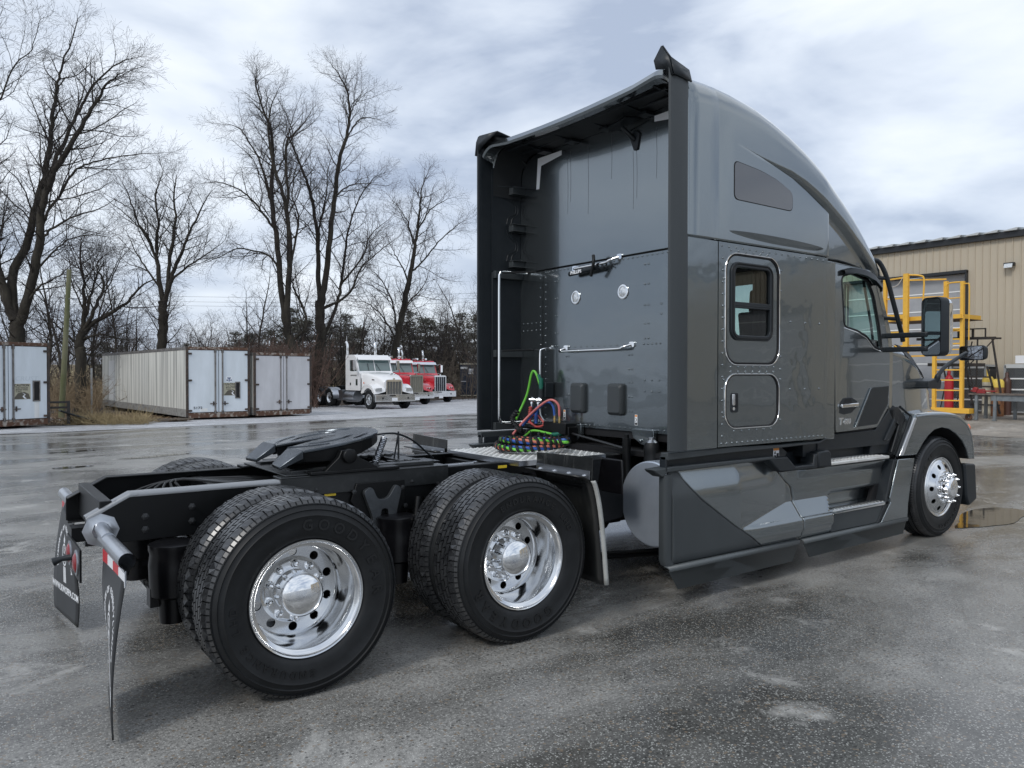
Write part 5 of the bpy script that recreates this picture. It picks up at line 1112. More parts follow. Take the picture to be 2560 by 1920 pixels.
def G(x, y, dz=0): return (x, y, gz(x, y) + dz)
# yellow rolling work platform
yl = mat('safety_yellow', (.78, .44, .05), .45, noise=(9, 5, (.62, .33, .05), .5, .85))
yz = gz(24.8, 7)
wp_ = thing('work_platform', 'yellow steel rolling work platform with ladder and guard rails in front of grey roller door', 'work platform', (24.8, 0, yz))
def bar(a, c, w, name, m, par, w2=None):
    A, C = Vector(a), Vector(c); d = (C - A).normalized(); L_ = (C - A).length; q = Vector((1, 0, 0)) if abs(d.x) < .9 else Vector((0, 1, 0)); e = d.cross(q).normalized(); f = e.cross(d)
    b = B(); T = Matrix((e, f, d)).transposed().to_4x4(); T.translation = A; w2 = w2 or w; b.bx(-w / 2, w / 2, -w2 / 2, w2 / 2, 0, L_, T); return b.obj(name, m, par)
zt_ = 4.40
for (y, x, z0, z1, w) in ((9.30, 0, .3, 4.78, .10), (8.42, -.3, .3, 4.84, .16), (7.50, .5, 3.3, 4.55, .12), (6.76, 0, .3, 4.45, .10), (7.50, -.25, .28, 2.75, .10)):
    bar((x, y, z0), (x, y, z1), w, 'post', yl, wp_, .12)
for a, c, w in (((0, 9.3, 4.72), (-.3, 8.42, 4.72), .05), ((0, 9.3, 4.06), (-.3, 8.42, 4.02), .045), ((0, 9.3, 3.45), (-.3, 8.42, 3.40), .14), ((-.3, 8.42, 4.62), (.5, 7.5, 4.62), .05), ((-.3, 8.42, 4.02), (.5, 7.5, 4.05), .045), ((0, 9.3, 2.88), (-.3, 8.42, 2.86), .10), ((0, 9.3, 2.42), (0, 6.76, 2.46), .05), ((0, 9.3, 2.06), (0, 6.76, 2.1), .05), ((0, 9.3, 2.84), (0, 6.76, 2.88), .05)):
    bar(a, c, w, 'rail', yl, wp_)
B().bx(-.1, 1.3, 6.76, 9.3, 3.26, 3.40).obj('platform_deck', yl, wp_); B().bx(-.2, 1.35, 6.72, 9.34, 3.24, 3.258).obj('deck_underside', mat('brown_ply', (.10, .06, .03), .8), wp_)
for k in range(8): bar((-.25, 7.50, .62 + .33 * k), (-.0, 6.76, .62 + .33 * k), .04, 'rung', yl, wp_)
B().bx(-.32, .05, 6.40, 7.9, .22, .38).obj('base_beam', yl, wp_, bevel=.01)
def loopbar(pts, r, name, m, par): return B().tube(catmull(pts, 4), r, 8).obj(name, m, par, smooth=60)
loopbar([(0, 7.28, 3.35), (0, 7.28, 4.2), (0, 7.25, 4.36), (0, 7.14, 4.43), (0, 6.78, 4.43)], .025, 'guard_loop', yl, wp_); loopbar([(0, 7.28, 3.93), (0, 6.78, 3.93)], .02, 'guard_loop', yl, wp_)
loopbar([(0, 6.74, 4.36), (0, 6.62, 4.36), (0, 6.56, 4.26), (0, 6.56, 3.3), (0, 6.56, 2.55)], .02, 'guard_loop', yl, wp_); loopbar([(-.3, 8.40, 4.80), (-.1, 8.05, 4.75), (-.05, 7.96, 4.6), (-.05, 7.98, 3.9)], .028, 'guard_loop', yl, wp_)
B().tube(catmull([(0, 9.28, 4.66), (-.2, 9.0, 4.45), (-.3, 8.7, 4.50), (-.3, 8.50, 4.78)], 6), .014, 6).obj('rope', mat('rope', (.6, .58, .52), .8), wp_, smooth=60)
for y_ in (6.50, 7.9): 
    h = B().lathe([(.03, -.03), (.105, -.03), (.105, .03), (.03, .03)], (-.1, y_, .105), 'X', 20).obj('caster', mat('rusty', (.13, .06, .035), .7, noise=(20, 4, (.05, .03, .02), .4, .7)), wp_, smooth=40); B().prism([(y_ - .04, .10), (y_ + .06, .22), (y_ - .08, .22)], 'X', -.16, -.14).obj('caster_fork', steelk, h)
# dark steel rolling scaffold behind it
dk = mat('weathered_black_steel', (.025, .023, .022), .6, noise=(12, 4, (.06, .045, .035), .5, .8))
sf = thing('rolling_stair', 'dark steel rolling stair and trestle frame behind the yellow platform', 'rolling stair', G(26.2, 7.2))
for a, c, w in (((0, 8.9, 2.62), (0, 6.35, 2.58), .09), ((.4, 8.9, 2.62), (.4, 6.35, 2.58), .06), ((0, 8.6, 2.92), (0, 6.66, 2.90), .04), ((0, 6.66, 2.6), (0, 6.66, 2.92), .04), ((0, 7.05, 2.6), (0, 7.05, 2.92), .06), ((0, 7.5, 2.6), (0, 7.5, 2.92), .06),
                ((0, 6.95, .1), (0, 6.9, 2.58), .04), ((0, 6.45, 2.56), (0, 6.15, .55), .05), ((0, 6.36, 2.58), (0, 7.25, 1.6), .03), ((0, 7.3, 2.5), (0, 6.9, .2), .03), ((.3, 7.2, 2.5), (0, 7.6, .2), .03), ((0, 8.5, 1.72), (0, 6.68, 1.70), .11),
                ((0, 7.2, 1.3), (0, 6.5, 1.3), .05), ((0, 7.15, .98), (0, 6.4, .98), .05), ((0, 7.1, .68), (0, 6.3, .68), .05), ((0, 7.1, .38), (0, 6.2, .38), .05), ((0, 7.25, 1.65), (0, 7.0, .1), .05), ((0, 6.6, 1.65), (0, 6.2, .1), .05), ((0, 8.0, 1.7), (0, 7.7, .1), .04), ((0, 7.8, 1.7), (0, 8.1, .1), .03)):
    o = bar((a[0], a[1] - 7.2, a[2]), (c[0], c[1] - 7.2, c[2]), w, 'frame_bar', dk, sf)
# steel work table and vice
gy = mat('grey_enamel', (.17, .19, .20), .5, noise=(8, 4, (.09, .10, .11), .45, .8))
tb_ = thing('work_table', 'grey steel work table with worn top beside the rolling stair', 'table', G(25.2, 5.6))
B().bx(-.45, .45, -1.6, .95, .80, .84).obj('table_top', mat('worn_top', (.16, .13, .11), .6, noise=(6, 4, (.08, .065, .055), .4, .7)), tb_); B().bx(-.4, .4, -1.55, .3, .62, .80).obj('table_apron', gy, tb_)
for x_, y_ in ((-.38, .72), (-.38, .18), (.36, .75), (.36, -.1), (-.38, -1.4)):
    B().prism([(y_ - .04, .80), (y_ + .04, .80), (y_ + .05, .06), (y_ + .09, 0), (y_ - .03, 0)], 'X', x_ - .04, x_ + .04).obj('table_leg', gy, tb_)
rd = mat('red_enamel', (.30, .02, .02), .4, noise=(20, 3, (.18, .02, .02), .4, .7))
vi = thing('bench_vice', 'red bench vice bolted on the edge of the grey work table', 'vice', (24.95, 6.22, gz(25.2, 5.6) + .842))
B().prism([(-.12, 0), (.16, 0), (.12, .05), (.10, .13), (-.06, .15), (-.10, .05)], 'X', -.07, .07).obj('vice_body', rd, vi, bevel=.01); B().bx(-.05, .05, -.42, .32, .055, .095).obj('vice_bar', rd, vi, bevel=.006); B().prism([(.13, .03), (.25, .03), (.26, .15), (.20, .20), (.12, .16)], 'X', -.08, .08).obj('vice_jaw', rd, vi, bevel=.01)
# lockers of expanded metal
meshm = mat('locker_steel', (.34, .36, .37), .5, .3)
def locker(y0, y1, x, lab):
    t = thing('mesh_locker', lab, 'gas cage', G(x, (y0 + y1) / 2), 0, 'expanded metal gas cages along the workshop wall'); w = (y1 - y0) / 2
    for k, (a, c) in enumerate((((0, -w, .05), (0, -w, 1.65)), ((0, w, .05), (0, w, 1.65)))): bar(a, c, .06, 'locker_post', meshm, t)
    B().bx(-.03, .8, -w, w, 1.55, 1.68).obj('locker_top', mat('locker_lid', (.50, .52, .52), .5), t)
    for z in (.08, .45, .82, 1.18): B().bx(-.02, .02, -w, w, z, z + .045).obj('locker_rail', doorw if z > .1 else meshm, t)
    B().bx(.78, .8, -w, w, .05, 1.6).bx(0, .8, -w, -w + .01, .05, 1.6).bx(0, .8, w - .01, w, .05, 1.6).obj('locker_wall', mat('locker_inner', (.05, .055, .06), .7), t)
    b = B(); st = .052; n = int(2 * w / st)
    for sgn in (1, -1):
        for k in range(-32, n + 1):
            y0_ = -w + k * st; zs = .1; ze = 1.55; dy = (ze - zs) * .55
            a = y0_ if sgn > 0 else y0_; pts = [(y0_, zs), (y0_ + dy, ze)] if sgn > 0 else [(y0_ + dy, zs), (y0_, ze)]
            (ya, za), (yb, zb) = pts
            def clip(ya, za, yb, zb):
                for lim, s_ in ((-w, 1), (w, -1)):
                    if (ya - lim) * s_ < 0 and (yb - lim) * s_ < 0: return None
                    if (ya - lim) * s_ < 0: t_ = (lim - ya) / (yb - ya); ya, za = lim, za + (zb - za) * t_
                    if (yb - lim) * s_ < 0: t_ = (lim - ya) / (yb - ya); yb, zb = lim, za + (zb - za) * t_
                return ya, za, yb, zb
            r = clip(ya, za, yb, zb)
            if r: b.add([(0, r[0] - .004, r[1]), (0, r[0] + .004, r[1]), (0, r[2] + .004, r[3]), (0, r[2] - .004, r[3])], [(0, 1, 2, 3)])
    b.obj('expanded_mesh', meshm, t, kind='stuff'); return t
locker(6.98, 8.05, 27.0, 'grey expanded metal gas cage directly behind the dark rolling stair')
locker(5.0, 6.38, 27.0, 'grey expanded metal gas cage at the right edge with a white box on its lid')
bx_ = B().bx(-.2, .2, -.2, .2, 0, .26).obj('white_box', white, None, bevel=.01); bx_.location = G(27.3, 5.92, 1.69); tag(bx_, 'small white box standing on the lid of the right hand gas cage', 'box')
def cylinder(x, y, h, r, m, cap, lab, capn='cylinder_cap'):
    t = thing('gas_cylinder', lab, 'gas cylinder', G(x, y)); B().lathe([(.001, 0), (r, .0), (r, h * .86), (r * .9, h * .93), (r * .5, h)], (0, 0, 0), 'Z', 28).obj('cylinder_body', m, t, smooth=50)
    B().lathe([(r * .5, h), (.045, h + .02), (.055, h + .14), (.03, h + .17), (.001, h + .175)], (0, 0, 0), 'Z', 16).obj(capn, cap, t, smooth=50)
brn = mat('cylinder_brown', (.20, .08, .03), .45, noise=(8, 4, (.30, .15, .07), .4, .7)); ylc = mat('cylinder_yellow', (.75, .55, .10), .45); crm = mat('cylinder_cream', (.62, .58, .46), .5)
cylinder(26.2, 7.80, 1.35, .14, mat('cylinder_red', (.50, .02, .03), .4), MAT['cylinder_red'], 'tall bright red gas cylinder standing left of the yellow ladder')
t_ = thing('gas_cylinder', 'rust brown gas cylinder with pale yellow shoulder behind the red vice', 'gas cylinder', G(26.4, 6.36))
B().lathe([(.001, 0), (.19, 0), (.19, .95)], (0, 0, 0), 'Z', 28).obj('cylinder_body', brn, t_, smooth=50); B().lathe([(.191, .95), (.191, 1.12), (.15, 1.2), (.05, 1.23), (.001, 1.23)], (0, 0, 0), 'Z', 28).obj('cylinder_shoulder', ylc, t_, smooth=50)
t_ = thing('gas_cylinder', 'cream gas cylinder with yellow shoulder left of the rust brown one', 'gas cylinder', G(26.7, 6.78))
B().lathe([(.001, 0), (.17, 0), (.17, 1.1)], (0, 0, 0), 'Z', 28).obj('cylinder_body', crm, t_, smooth=50); B().lathe([(.171, 1.1), (.171, 1.2), (.13, 1.28), (.04, 1.3), (.05, 1.52), (.001, 1.54)], (0, 0, 0), 'Z', 28).obj('cylinder_shoulder', ylc, t_, smooth=50)
cylinder(26.9, 6.28, 1.25, .13, mat('cylinder_dark', (.07, .03, .02), .45), MAT['cylinder_dark'], 'dark brown gas cylinder between the rust brown one and the right gas cage')

# ------------------------------------------------------------------ storage trailers
frp = mat('weathered_side', (.66, .66, .61), .5, noise=(2.4, 6, (.17, .17, .165), .45, .72, (1, 1.6, .05)))
frpl = mat('pale_side_patch', (.80, .81, .80), .5, noise=(5, 5, (.58, .58, .56), .4, .8, (1, 1.6, .08)))
blu = mat('pale_blue_door', (.72, .78, .83), .4, noise=(2, 5, (.58, .63, .66), .35, .8, (1, 1, .25)))
gry = mat('grey_white_door', (.64, .64, .66), .5, noise=(2, 5, (.49, .49, .50), .35, .8, (1, 1, .3)))
rust = mat('rusted_steel', (.10, .05, .03), .75, noise=(7, 6, (.34, .30, .26), .5, .62)); dkf = mat('dark_frame', (.045, .035, .03), .6, noise=(9, 5, (.14, .08, .05), .5, .75)); topc = mat('top_rail', (.22, .21, .20), .5, .4, noise=(6, 4, (.10, .09, .085), .4, .7))
def trailer(P, ang, w, L_, H, door, lab, rod, extra=None):
    z0 = gz(P[0], P[1]); t = thing('storage_trailer', lab, 'storage trailer', (P[0], P[1], z0), ang, 'wheelless box trailers used for storage')
    b0 = .12
    B().bx(0, .03, .05, L_, b0 + .28, H - .10).obj('left_side_panel', frp, t); B().bx(w - .03, w, .05, L_, b0 + .28, H - .10).obj('right_side_panel', frp, t); B().bx(0, w, L_ - .03, L_, b0, H).obj('front_panel', frp, t)
    B().bx(-.012, .02, .02, L_, H - .12, H).bx(w - .02, w + .012, .02, L_, H - .12, H).obj('top_rail', topc, t, bevel=.006)
    B().bx(-.012, .03, .02, L_, b0, b0 + .30).bx(w - .03, w + .012, .02, L_, b0, b0 + .30).obj('bottom_rail', mat('bottom_rail', (.36, .36, .34), .5, .3, noise=(6, 4, (.18, .17, .16), .4, .7)), t, bevel=.004)
    B().bx(.0, w, .05, L_, H - .03, H - .005).obj('roof', topc, t); B().bx(.02, w - .02, .06, L_ - .05, b0 + .1, b0 + .14).obj('floor', dkf, t)
    B().bx(-.015, .065, -.03, .05, b0, H + .01).obj('rear_post', dkf, t, bevel=.004); B().bx(w - .065, w + .015, -.03, .05, b0, H + .01).obj('rear_post', dkf, t, bevel=.004)
    B().bx(.065, w - .065, -.03, .05, H - .10, H + .01).obj('rear_header', rust, t, bevel=.004); B().bx(.065, w - .065, -.04, .05, b0 - .04, b0 + .15).obj('rear_sill', rust, t, bevel=.006)
    c = w / 2
    for k, (xa, xb) in enumerate(((.075, c - .012), (c + .012, w - .075))):
        d = B().bx(xa, xb, -.012, .03, b0 + .17, H - .12).obj('door', door, t, bevel=.006); B().bx(xa + .01, xb - .01, -.004, .035, b0 + .155, H - .105).obj('door_seal', gap, d)
        xr = c - .14 if k == 0 else c + .14
        B().tube([(xr, -.035, b0 + .1), (xr, -.035, H - .06)], .018 if rod else .03, 8).obj('lock_rod', topc, d, smooth=60)
        for z in (b0 + .17, H - .16): B().bx(xr - .04, xr + .04, -.05, -.01, z - .05, z + .05).obj('rod_keeper', dkf, d)
        B().bx(xr - .20 if k == 0 else xr - .03, xr + .05 if k == 0 else xr + .22, -.055, -.03, b0 + .48, b0 + .51).bx(xr - .02 + (-.07 if k == 0 else .09), xr + .02 + (-.07 if k == 0 else .09), -.05, -.02, b0 + .42, b0 + .58).obj('door_lever', dkf, d)
        xh = 0 if k == 0 else w
        for z in (H - .26, H - 1.28, b0 + .24): B().bx(min(xh + (.0 if k == 0 else -.0), xh + (.19 if k == 0 else -.19)), max(xh, xh + (.19 if k == 0 else -.19)), -.05, -.01, z - .035, z + .035).obj('hinge', dkf, d)
        if extra: extra(k, d, xa, xb, b0, H)
    for y_ in (1.2, L_ * .5, L_ - 1.5): B().bx(.1, w - .1, y_, y_ + .25, -.02, b0 - .0).obj('support_block', mat('timber_block', (.12, .09, .07), .8), t)
    return t
signm = mat('caution_sign', (.42, .40, .30), .5); signd = mat('sign_road', (.10, .09, .07), .6)
def caution(d, x0, z0):
    Tq = basis((x0 + .28, -.0175, z0), (1, 0, 0), (0, 0, 1), (0, -1, 0))
    B().bx(x0, x0 + .56, -.016, -.012, z0, z0 + .50).obj('caution_sign', signm, d)
    b = B(); text_into(b, 'CAUTION', Tq @ Matrix.Translation((0, .415, 0)), .105, 1., .001, .02); text_into(b, 'THIS TRAILER', Tq @ Matrix.Translation((0, .345, 0)), .065, 1., .001, .01); text_into(b, 'MAKES WIDE', Tq @ Matrix.Translation((0, .285, 0)), .065, 1., .001, .01); text_into(b, 'TURNS', Tq @ Matrix.Translation((-.1, .225, 0)), .06, 1., .001, .01); b.obj('sign_lettering', gap, d)
    B().prism([(x0 + .01, z0 + .01), (x0 + .55, z0 + .01), (x0 + .50, z0 + .17), (x0 + .36, z0 + .24), (x0 + .16, z0 + .20)], 'Y', -.018, -.0165).obj('sign_picture', signd, d)
    b = B(); pa = catmull([(x0 + .40, 0, z0 + .02), (x0 + .33, 0, z0 + .10), (x0 + .38, 0, z0 + .15), (x0 + .30, 0, z0 + .21)], 5); b.grid([[(p.x - .035 * (1 - i / 18), -.0187, p.z), (p.x + .035 * (1 - i / 18), -.0187, p.z)] for i, p in enumerate(pa)]); b.obj('sign_road', whiteflat, d, recalc=False)
def vent_box(d, x0, z0, h=.66, w=.20):
    B().plate([(x0, z0), (x0 + w, z0), (x0 + w, z0 + h), (x0, z0 + h)], [[(x0 + .035, z0 + .04), (x0 + w - .035, z0 + .04), (x0 + w - .035, z0 + h - .04), (x0 + .035, z0 + h - .04)]], 'Y', -.035, -.012).obj('door_vent', topc, d); B().bx(x0 + .03, x0 + w - .03, -.020, -.013, z0 + .03, z0 + h - .03).obj('vent_recess', gap, d)
def exB(k, d, xa, xb, b0, H):
    if k == 1:
        vent_box(d, xa + .62, b0 + .68); caution(d, xa + .17, b0 + .80)
        B().bx(xa + .27, xa + .50, -.016, -.012, b0 + 1.34, b0 + 1.54).obj('door_placard', whiteflat, d)
        b = B(); Tq = basis((xa + .385, -.0175, b0 + 1.36), (1, 0, 0), (0, 0, 1), (0, -1, 0)); text_into(b, 'T', Tq, .20, 1.1, .001, .05); b.bx(xa + .285, xa + .335, -.0175, -.016, b0 + 1.37, b0 + 1.43).bx(xa + .435, xa + .485, -.0175, -.016, b0 + 1.37, b0 + 1.43); b.obj('placard_emblem', mat('navy_print', (.02, .06, .16), .5), d)
    else:
        b = B(); text_into(b, '5172', basis((xa + .34, -.0165, b0 + .30), (1, 0, 0), (0, 0, 1), (0, -1, 0)), .13, 1.3, .002, .01); b.obj('number_lettering', gap, d)
        B().bx(xa + .42, xa + .70, -.015, -.012, b0 + .20, b0 + .32).obj('faded_decal', frpl, d)
def exA(k, d, xa, xb, b0, H):
    if k == 1:
        vent_box(d, xa + .75, b0 + .72, .68, .24); caution(d, xa + .12, b0 + .80); B().bx(xa + .80, xa + .96, -.016, -.011, b0 + .18, b0 + .70).obj('rubbing_plate', frpl, d)
        b = B(); text_into(b, 'CRUST', basis((xa + .55, -.0135, b0 + 1.40), (1, 0, 0), (0, 0, 1), (0, -1, 0)), .20, 1.2, .001, .01, .2); b.obj('ghost_lettering', mat('ghost_print', (.58, .64, .68), .5), d)
tB = trailer((5.72, 26.15), R(3.6), 2.42, 14.2, 2.80, blu, 'long weathered box trailer with pale blue rear doors, a streaked side and number 5172', False, exB)
for i in range(5): B().bx(-.006, -.001, 11.5 + .24 * i, 11.5 + .24 * i + .225, .45, 2.42).obj('side_patch', frpl, tB)
ang = math.atan2(.69 * .55, .73)
Pa = Vector((1.10, 24.80)) - Vector((math.cos(ang), math.sin(ang))) * 2.62
trailer((Pa.x, Pa.y), ang, 2.62, 9.0, 2.74, blu, 'box trailer with pale blue doors and caution sign cut off by the left edge', False, exA)
trailer((8.30, 26.22), R(13), 2.66, 9.0, 2.62, gry, 'shorter grey white box trailer standing to the right of trailer 5172', True, None)
# odds and ends between the trailers
rk = thing('steel_rack', 'low black steel rack between the left trailer and the wooden pole', 'rack', G(1.45, 25.2))
for a, c, w in (((-.35, 0, .80), (.28, 0, .80), .07), ((-.35, .02, .62), (.28, .02, .62), .07), ((.25, 0, 0), (.25, 0, .84), .09), ((.05, -.1, .02), (.5, .1, .02), .05), ((.27, 0, .3), (.52, .05, .02), .04)): bar(a, c, w, 'rack_bar', dk, rk)
b = B(); rows = []
for i in range(13):
    t = i / 12; rows.append([(-.55 + 1.25 * t, -.35 + .7 * j / 10, .42 * (1 - t) ** 1.2 + .06 + .015 * (j % 2)) for j in range(11)])
b.grid(rows); o = b.obj('rubber_sheet', rubber, None, smooth=30, recalc=False); q_ = o.modifiers.new('thick', 'SOLIDIFY'); q_.thickness = .05; o.location = G(2.0, 25.4); tag(o, 'black ribbed rubber sheet slumped on the ground beside the black rack', 'rubber sheet')
wdm = mat('old_plank', (.16, .13, .10), .8, noise=(5, 4, (.08, .065, .05), .4, .7, (1, 5, 5)))
for i, (x, y, a, l, pd) in enumerate(((5.0, 25.3, .2, 1.1, 'longest grey plank at the foot of the long trailer'), (5.1, 25.55, -.1, .9, 'grey plank lying across the longest one beside the long trailer'), (4.7, 25.7, .5, .7, 'short grey plank at the left end of the plank heap'), (5.3, 25.1, .15, .8, 'grey plank nearest the yard in the plank heap'))):
    o = B().bx(-l / 2, l / 2, -.09, .09, 0, .045).obj('plank', wdm, None); o.location = G(x, y, .03 + .02 * i); o.rotation_euler = (0, .03, a)
    tag(o, pd, 'plank', 'loose planks beside the long trailer')
# wooden pole with lamp
pl = thing('utility_pole', 'leaning mossy wooden pole with small lamp behind the left trailer', 'pole', (2.05, 31.0, gz(2, 31)), 0)
B().tube([(0, 0, 0), (.16, 0, 3.0), (.32, 0, 6.05)], [.115, .10, .085], 12).obj('pole_shaft', mat('mossy_wood', (.11, .12, .055), .85, noise=(3, 6, (.19, .18, .12), .4, .7, (1, 1, .3))), pl, smooth=60)
B().tube([(.28, -.1, 4.85), (.45, -.18, 4.88)], .02, 6).lathe([(.001, .07), (.06, .05), (.10, 0), (.095, -.01)], (.48, -.2, 4.82), 'Z', 14).obj('pole_lamp', alub, pl, smooth=50)
B().tube([(0, 0, 0), (0, 0, 2.1)], .035, 8).obj('fence_post', alub, None).location = G(3.4, 33)
tag(bpy.data.objects['fence_post'], 'thin grey steel post standing in the brush left of the long trailer', 'post')
# dark steel container
dc = thing('dark_container', 'dark navy steel container at the far end of the yard, right of red trucks', 'container', (33.0, 50.3, -.39), R(-32))
B().bx(0, 4.5, 0, 2.4, .2, 2.75).obj('container_body', mat('navy_steel', (.008, .018, .04), .45), dc, bevel=.02); B().bx(-.02, 4.5, -.03, 0, .1, .2).bx(-.02, 4.5, -.03, 0, 2.75, 2.86).obj('container_rail', mat('pale_rail', (.4, .38, .3), .6), dc)
B().bx(.72, 1.12, -.03, -.004, 1.95, 2.4).bx(.05, .6, -.03, -.004, 2.38, 2.55).obj('container_label', whiteflat, dc); B().bx(.05, .5, -.04, -.004, 1.3, 1.37).bx(.80, 1.04, -.035, -.03, 2.05, 2.3).obj('container_latch', alub, dc)

# ------------------------------------------------------------------ the three older tractors
redp = mat('red_paint', (.52, .012, .025), .25, coat=1.); whp = mat('white_truck_paint', (.80, .80, .80), .25, coat=1.)
tw = B().lathe([(.30, .05), (.33, .02), (.45, .0), (.50, .03), (.50, .25), (.45, .28), (.3, .25)], (0, 0, 0), 'Y', 36).mesh('tyre', rubber, 50)
tr_ = B().lathe([(.30, .05), (.29, .07), (.27, .12), (.25, .16), (.12, .15), (.11, .05), (.001, .03)], n=30).mesh('rim', alu, 40)
tf_ = B().lathe([(.30, .05), (.29, .03), (.26, .05), (.14, .02), (.12, -.03), (.001, -.06)], n=30).mesh('rim', alu, 40)
hol = B()
for k in range(10):
    a = 2 * pi * k / 10; hol.lathe([(.001, -.002), (.026, -.002)], (.20 * math.cos(a), .030, .20 * math.sin(a)), 'Y', 8)
hol = hol.mesh('hand_hole', gap, None)
def oldtruck(pos, head, cabm, hoodm, lab, flat, grm, plate=True):
    z0 = gz(pos[0], pos[1]); t = thing('parked_tractor', lab, 'truck', (pos[0], pos[1], z0), head, 'older tractor units parked at the tree line')
    B().bx(-6.9, .55, -.43, -.36, .68, .94).bx(-6.9, .55, .36, .43, .68, .94).obj('frame_rail', black, t)
    for x in (0, -4.75, -6.05):
        for s in (-1, 1):
            e = link('wheel', None, t); e.location = (x, s * 1.14, .5); e.rotation_euler = (0, 0, 0 if s < 0 else pi)
            link('tyre', tw, e); link('rim', tf_ if x == 0 else tr_, e)
            if x == 0: link('hand_hole', hol, e, kind='stuff')
            if x != 0: i_ = link('tyre', tw, e, loc=(0, .32, 0))
    B().tube([(0, -.9, .5), (0, .9, .5)], .07, 8).obj('axle', black, t); B().tube([(-4.75, -.9, .5), (-4.75, .9, .5)], .1, 8).obj('axle', black, t)
    b = B(); b.prism([(x * .9 - 4.9, y * .95) for x, y in outline], 'Z', 1.12, 1.16); b.bx(-5.3, -4.5, -.4, .4, .95, 1.12); b.obj('fifth_wheel', black, t)
    # cab shell
    cb = [(-1.15, .95), (-1.15, 1.85), (-1.35, 2.0), (-1.62, 2.72), (-1.80, 2.86), (-2.75, 2.88), (-2.82, 2.75), (-2.82, .95)]
    win = roundpoly([(-1.50, 1.98), (-1.72, 2.58), (-2.35, 2.58), (-2.35, 1.98)], .05)
    b = B()
    for s in (-1, 1): b.plate(cb, [win], 'Y', s * 1.02, s * .98)
    b.bx(-2.82, -2.78, -1.0, 1.0, .95, 2.8); b.grid([[(-1.62, -1.02, 2.72), (-1.62, 1.02, 2.72)], [(-1.78, -1.02, 2.86), (-1.78, 1.02, 2.86)], [(-2.75, -1.02, 2.89), (-2.75, 1.02, 2.89)], [(-2.82, -1.02, 2.75), (-2.82, 1.02, 2.75)]])
    b.grid([[(-1.15, -1.02, 1.6), (-1.15, 1.02, 1.6)], [(-1.15, -1.02, 1.85), (-1.15, 1.02, 1.85)], [(-1.34, -1.02, 1.99), (-1.34, 1.02, 1.99)]])
    b.grid([[(-1.34, -1.02, 1.99), (-1.34, -.94, 1.99)], [(-1.62, -1.02, 2.72), (-1.62, -.94, 2.72)]]); b.grid([[(-1.34, .94, 1.99), (-1.34, 1.02, 1.99)], [(-1.62, .94, 2.72), (-1.62, 1.02, 2.72)]]); b.grid([[(-1.33, -.02, 1.99), (-1.33, .02, 1.99)], [(-1.61, -.02, 2.72), (-1.61, .02, 2.72)]])
    b.obj('cab', cabm, t, smooth=30)
    for y0, y1 in ((-.94, -.02), (.02, .94)): b = B(); b.grid([[(-1.345, y0, 1.99), (-1.345, y1, 1.99)], [(-1.625, y0, 2.70), (-1.625, y1, 2.70)]]); b.obj('windscreen', mat('truck_glass', (.10, .15, .15), .06, coat=1.), t)
    for s in (-1, 1):
        B().bx(-2.4, -1.5, s * .99 - .003, s * .99 + .003, 1.96, 2.60).obj('side_glass', glassf, t)
        B().bx(-2.32, -1.30, min(s * 1.024, s * 1.0), max(s * 1.024, s * 1.0), 1.02, 1.94).obj('cab_door', cabm, t, bevel=.02)
        B().bx(-1.62, -1.40, min(s * 1.03, s * 1.0), max(s * 1.03, s * 1.0), 1.22, 1.56).obj('door_peep_window', glassf, t); B().bx(-2.28, -2.18, min(s * 1.04, s * 1.0), max(s * 1.04, s * 1.0), 1.22, 1.36).obj('door_handle', gap, t)
    for y0, m in ((-.8, amber),): pass
    B().prism([(-1.50, 2.76), (-1.50, 2.70), (-1.36, 2.58), (-1.35, 2.60)], 'Y', -1.0, 1.0).obj('sun_visor', cabm if flat == 0 else (chrome if cabm is redp and grm is grC else whp), t)
    for k in range(5): B().lathe([(.001, .03), (.02, .02), (.03, 0)], (-1.9, -.8 + .4 * k, 2.88), 'Z', 8).obj('cab_light', amber if flat else whiteflat, t)
    if flat: 
        B().tube([(-1.7, .35, 2.98), (-2.3, .35, 2.98)], [.07, .02], 10).tube([(-1.7, -.35, 2.98), (-2.4, -.35, 2.98)], [.07, .02], 10).obj('air_horn', chrome, t)
    # hood
    if flat: hs = [(-1.15, .78, 1.88), (-.5, .68, 1.84), (.2, .56, 1.80), (.62, .50, 1.76)]
    else: hs = [(-1.15, .92, 1.90), (-.6, .86, 1.88), (0, .76, 1.76), (.4, .66, 1.62), (.62, .56, 1.48)]
    b = B(); rows = []
    for x, w, z in hs:
        r = .14; row = [(w, .95), (w, z - r)] + [(w - r + r * math.cos(R(a)), z - r + r * math.sin(R(a))) for a in (30, 60, 90)] + [(0, z + .03)]
        rows.append([(x, -y, zz) for y, zz in row] + [(x, y, zz) for y, zz in reversed(row[:-1])])
    b.grid(rows); b.add(rows[-1], [tuple(range(len(rows[-1])))]); b.obj('hood', hoodm, t, smooth=35)
    B().bx(-.4, 0, -.80, -.76, 1.50, 1.56).obj('hood_emblem', chrome, t)
    gw = .46 if flat else .47; gt = 1.78 if flat else 1.48
    B().plate(roundpoly([(-gw, .70), (gw, .70), (gw, gt), (gw * .8, gt + .06), (-gw * .8, gt + .06), (-gw, gt)], .05), [[(-gw + .06, .78), (gw - .06, .78), (gw - .06, gt - .04), (-gw + .06, gt - .04)]], 'X', .62, .70).obj('grille_shell', chrome, t)
    B().bx(.63, .65, -gw + .03, gw - .03, .75, gt).obj('grille_mesh', grm, t)
    for k in range(1, 5): B().bx(.65, .68, -gw + .06 + k * (2 * gw - .12) / 5 - .012, -gw + .06 + k * (2 * gw - .12) / 5 + .012, .76, gt - .02).obj('grille_bar', chrome, t)
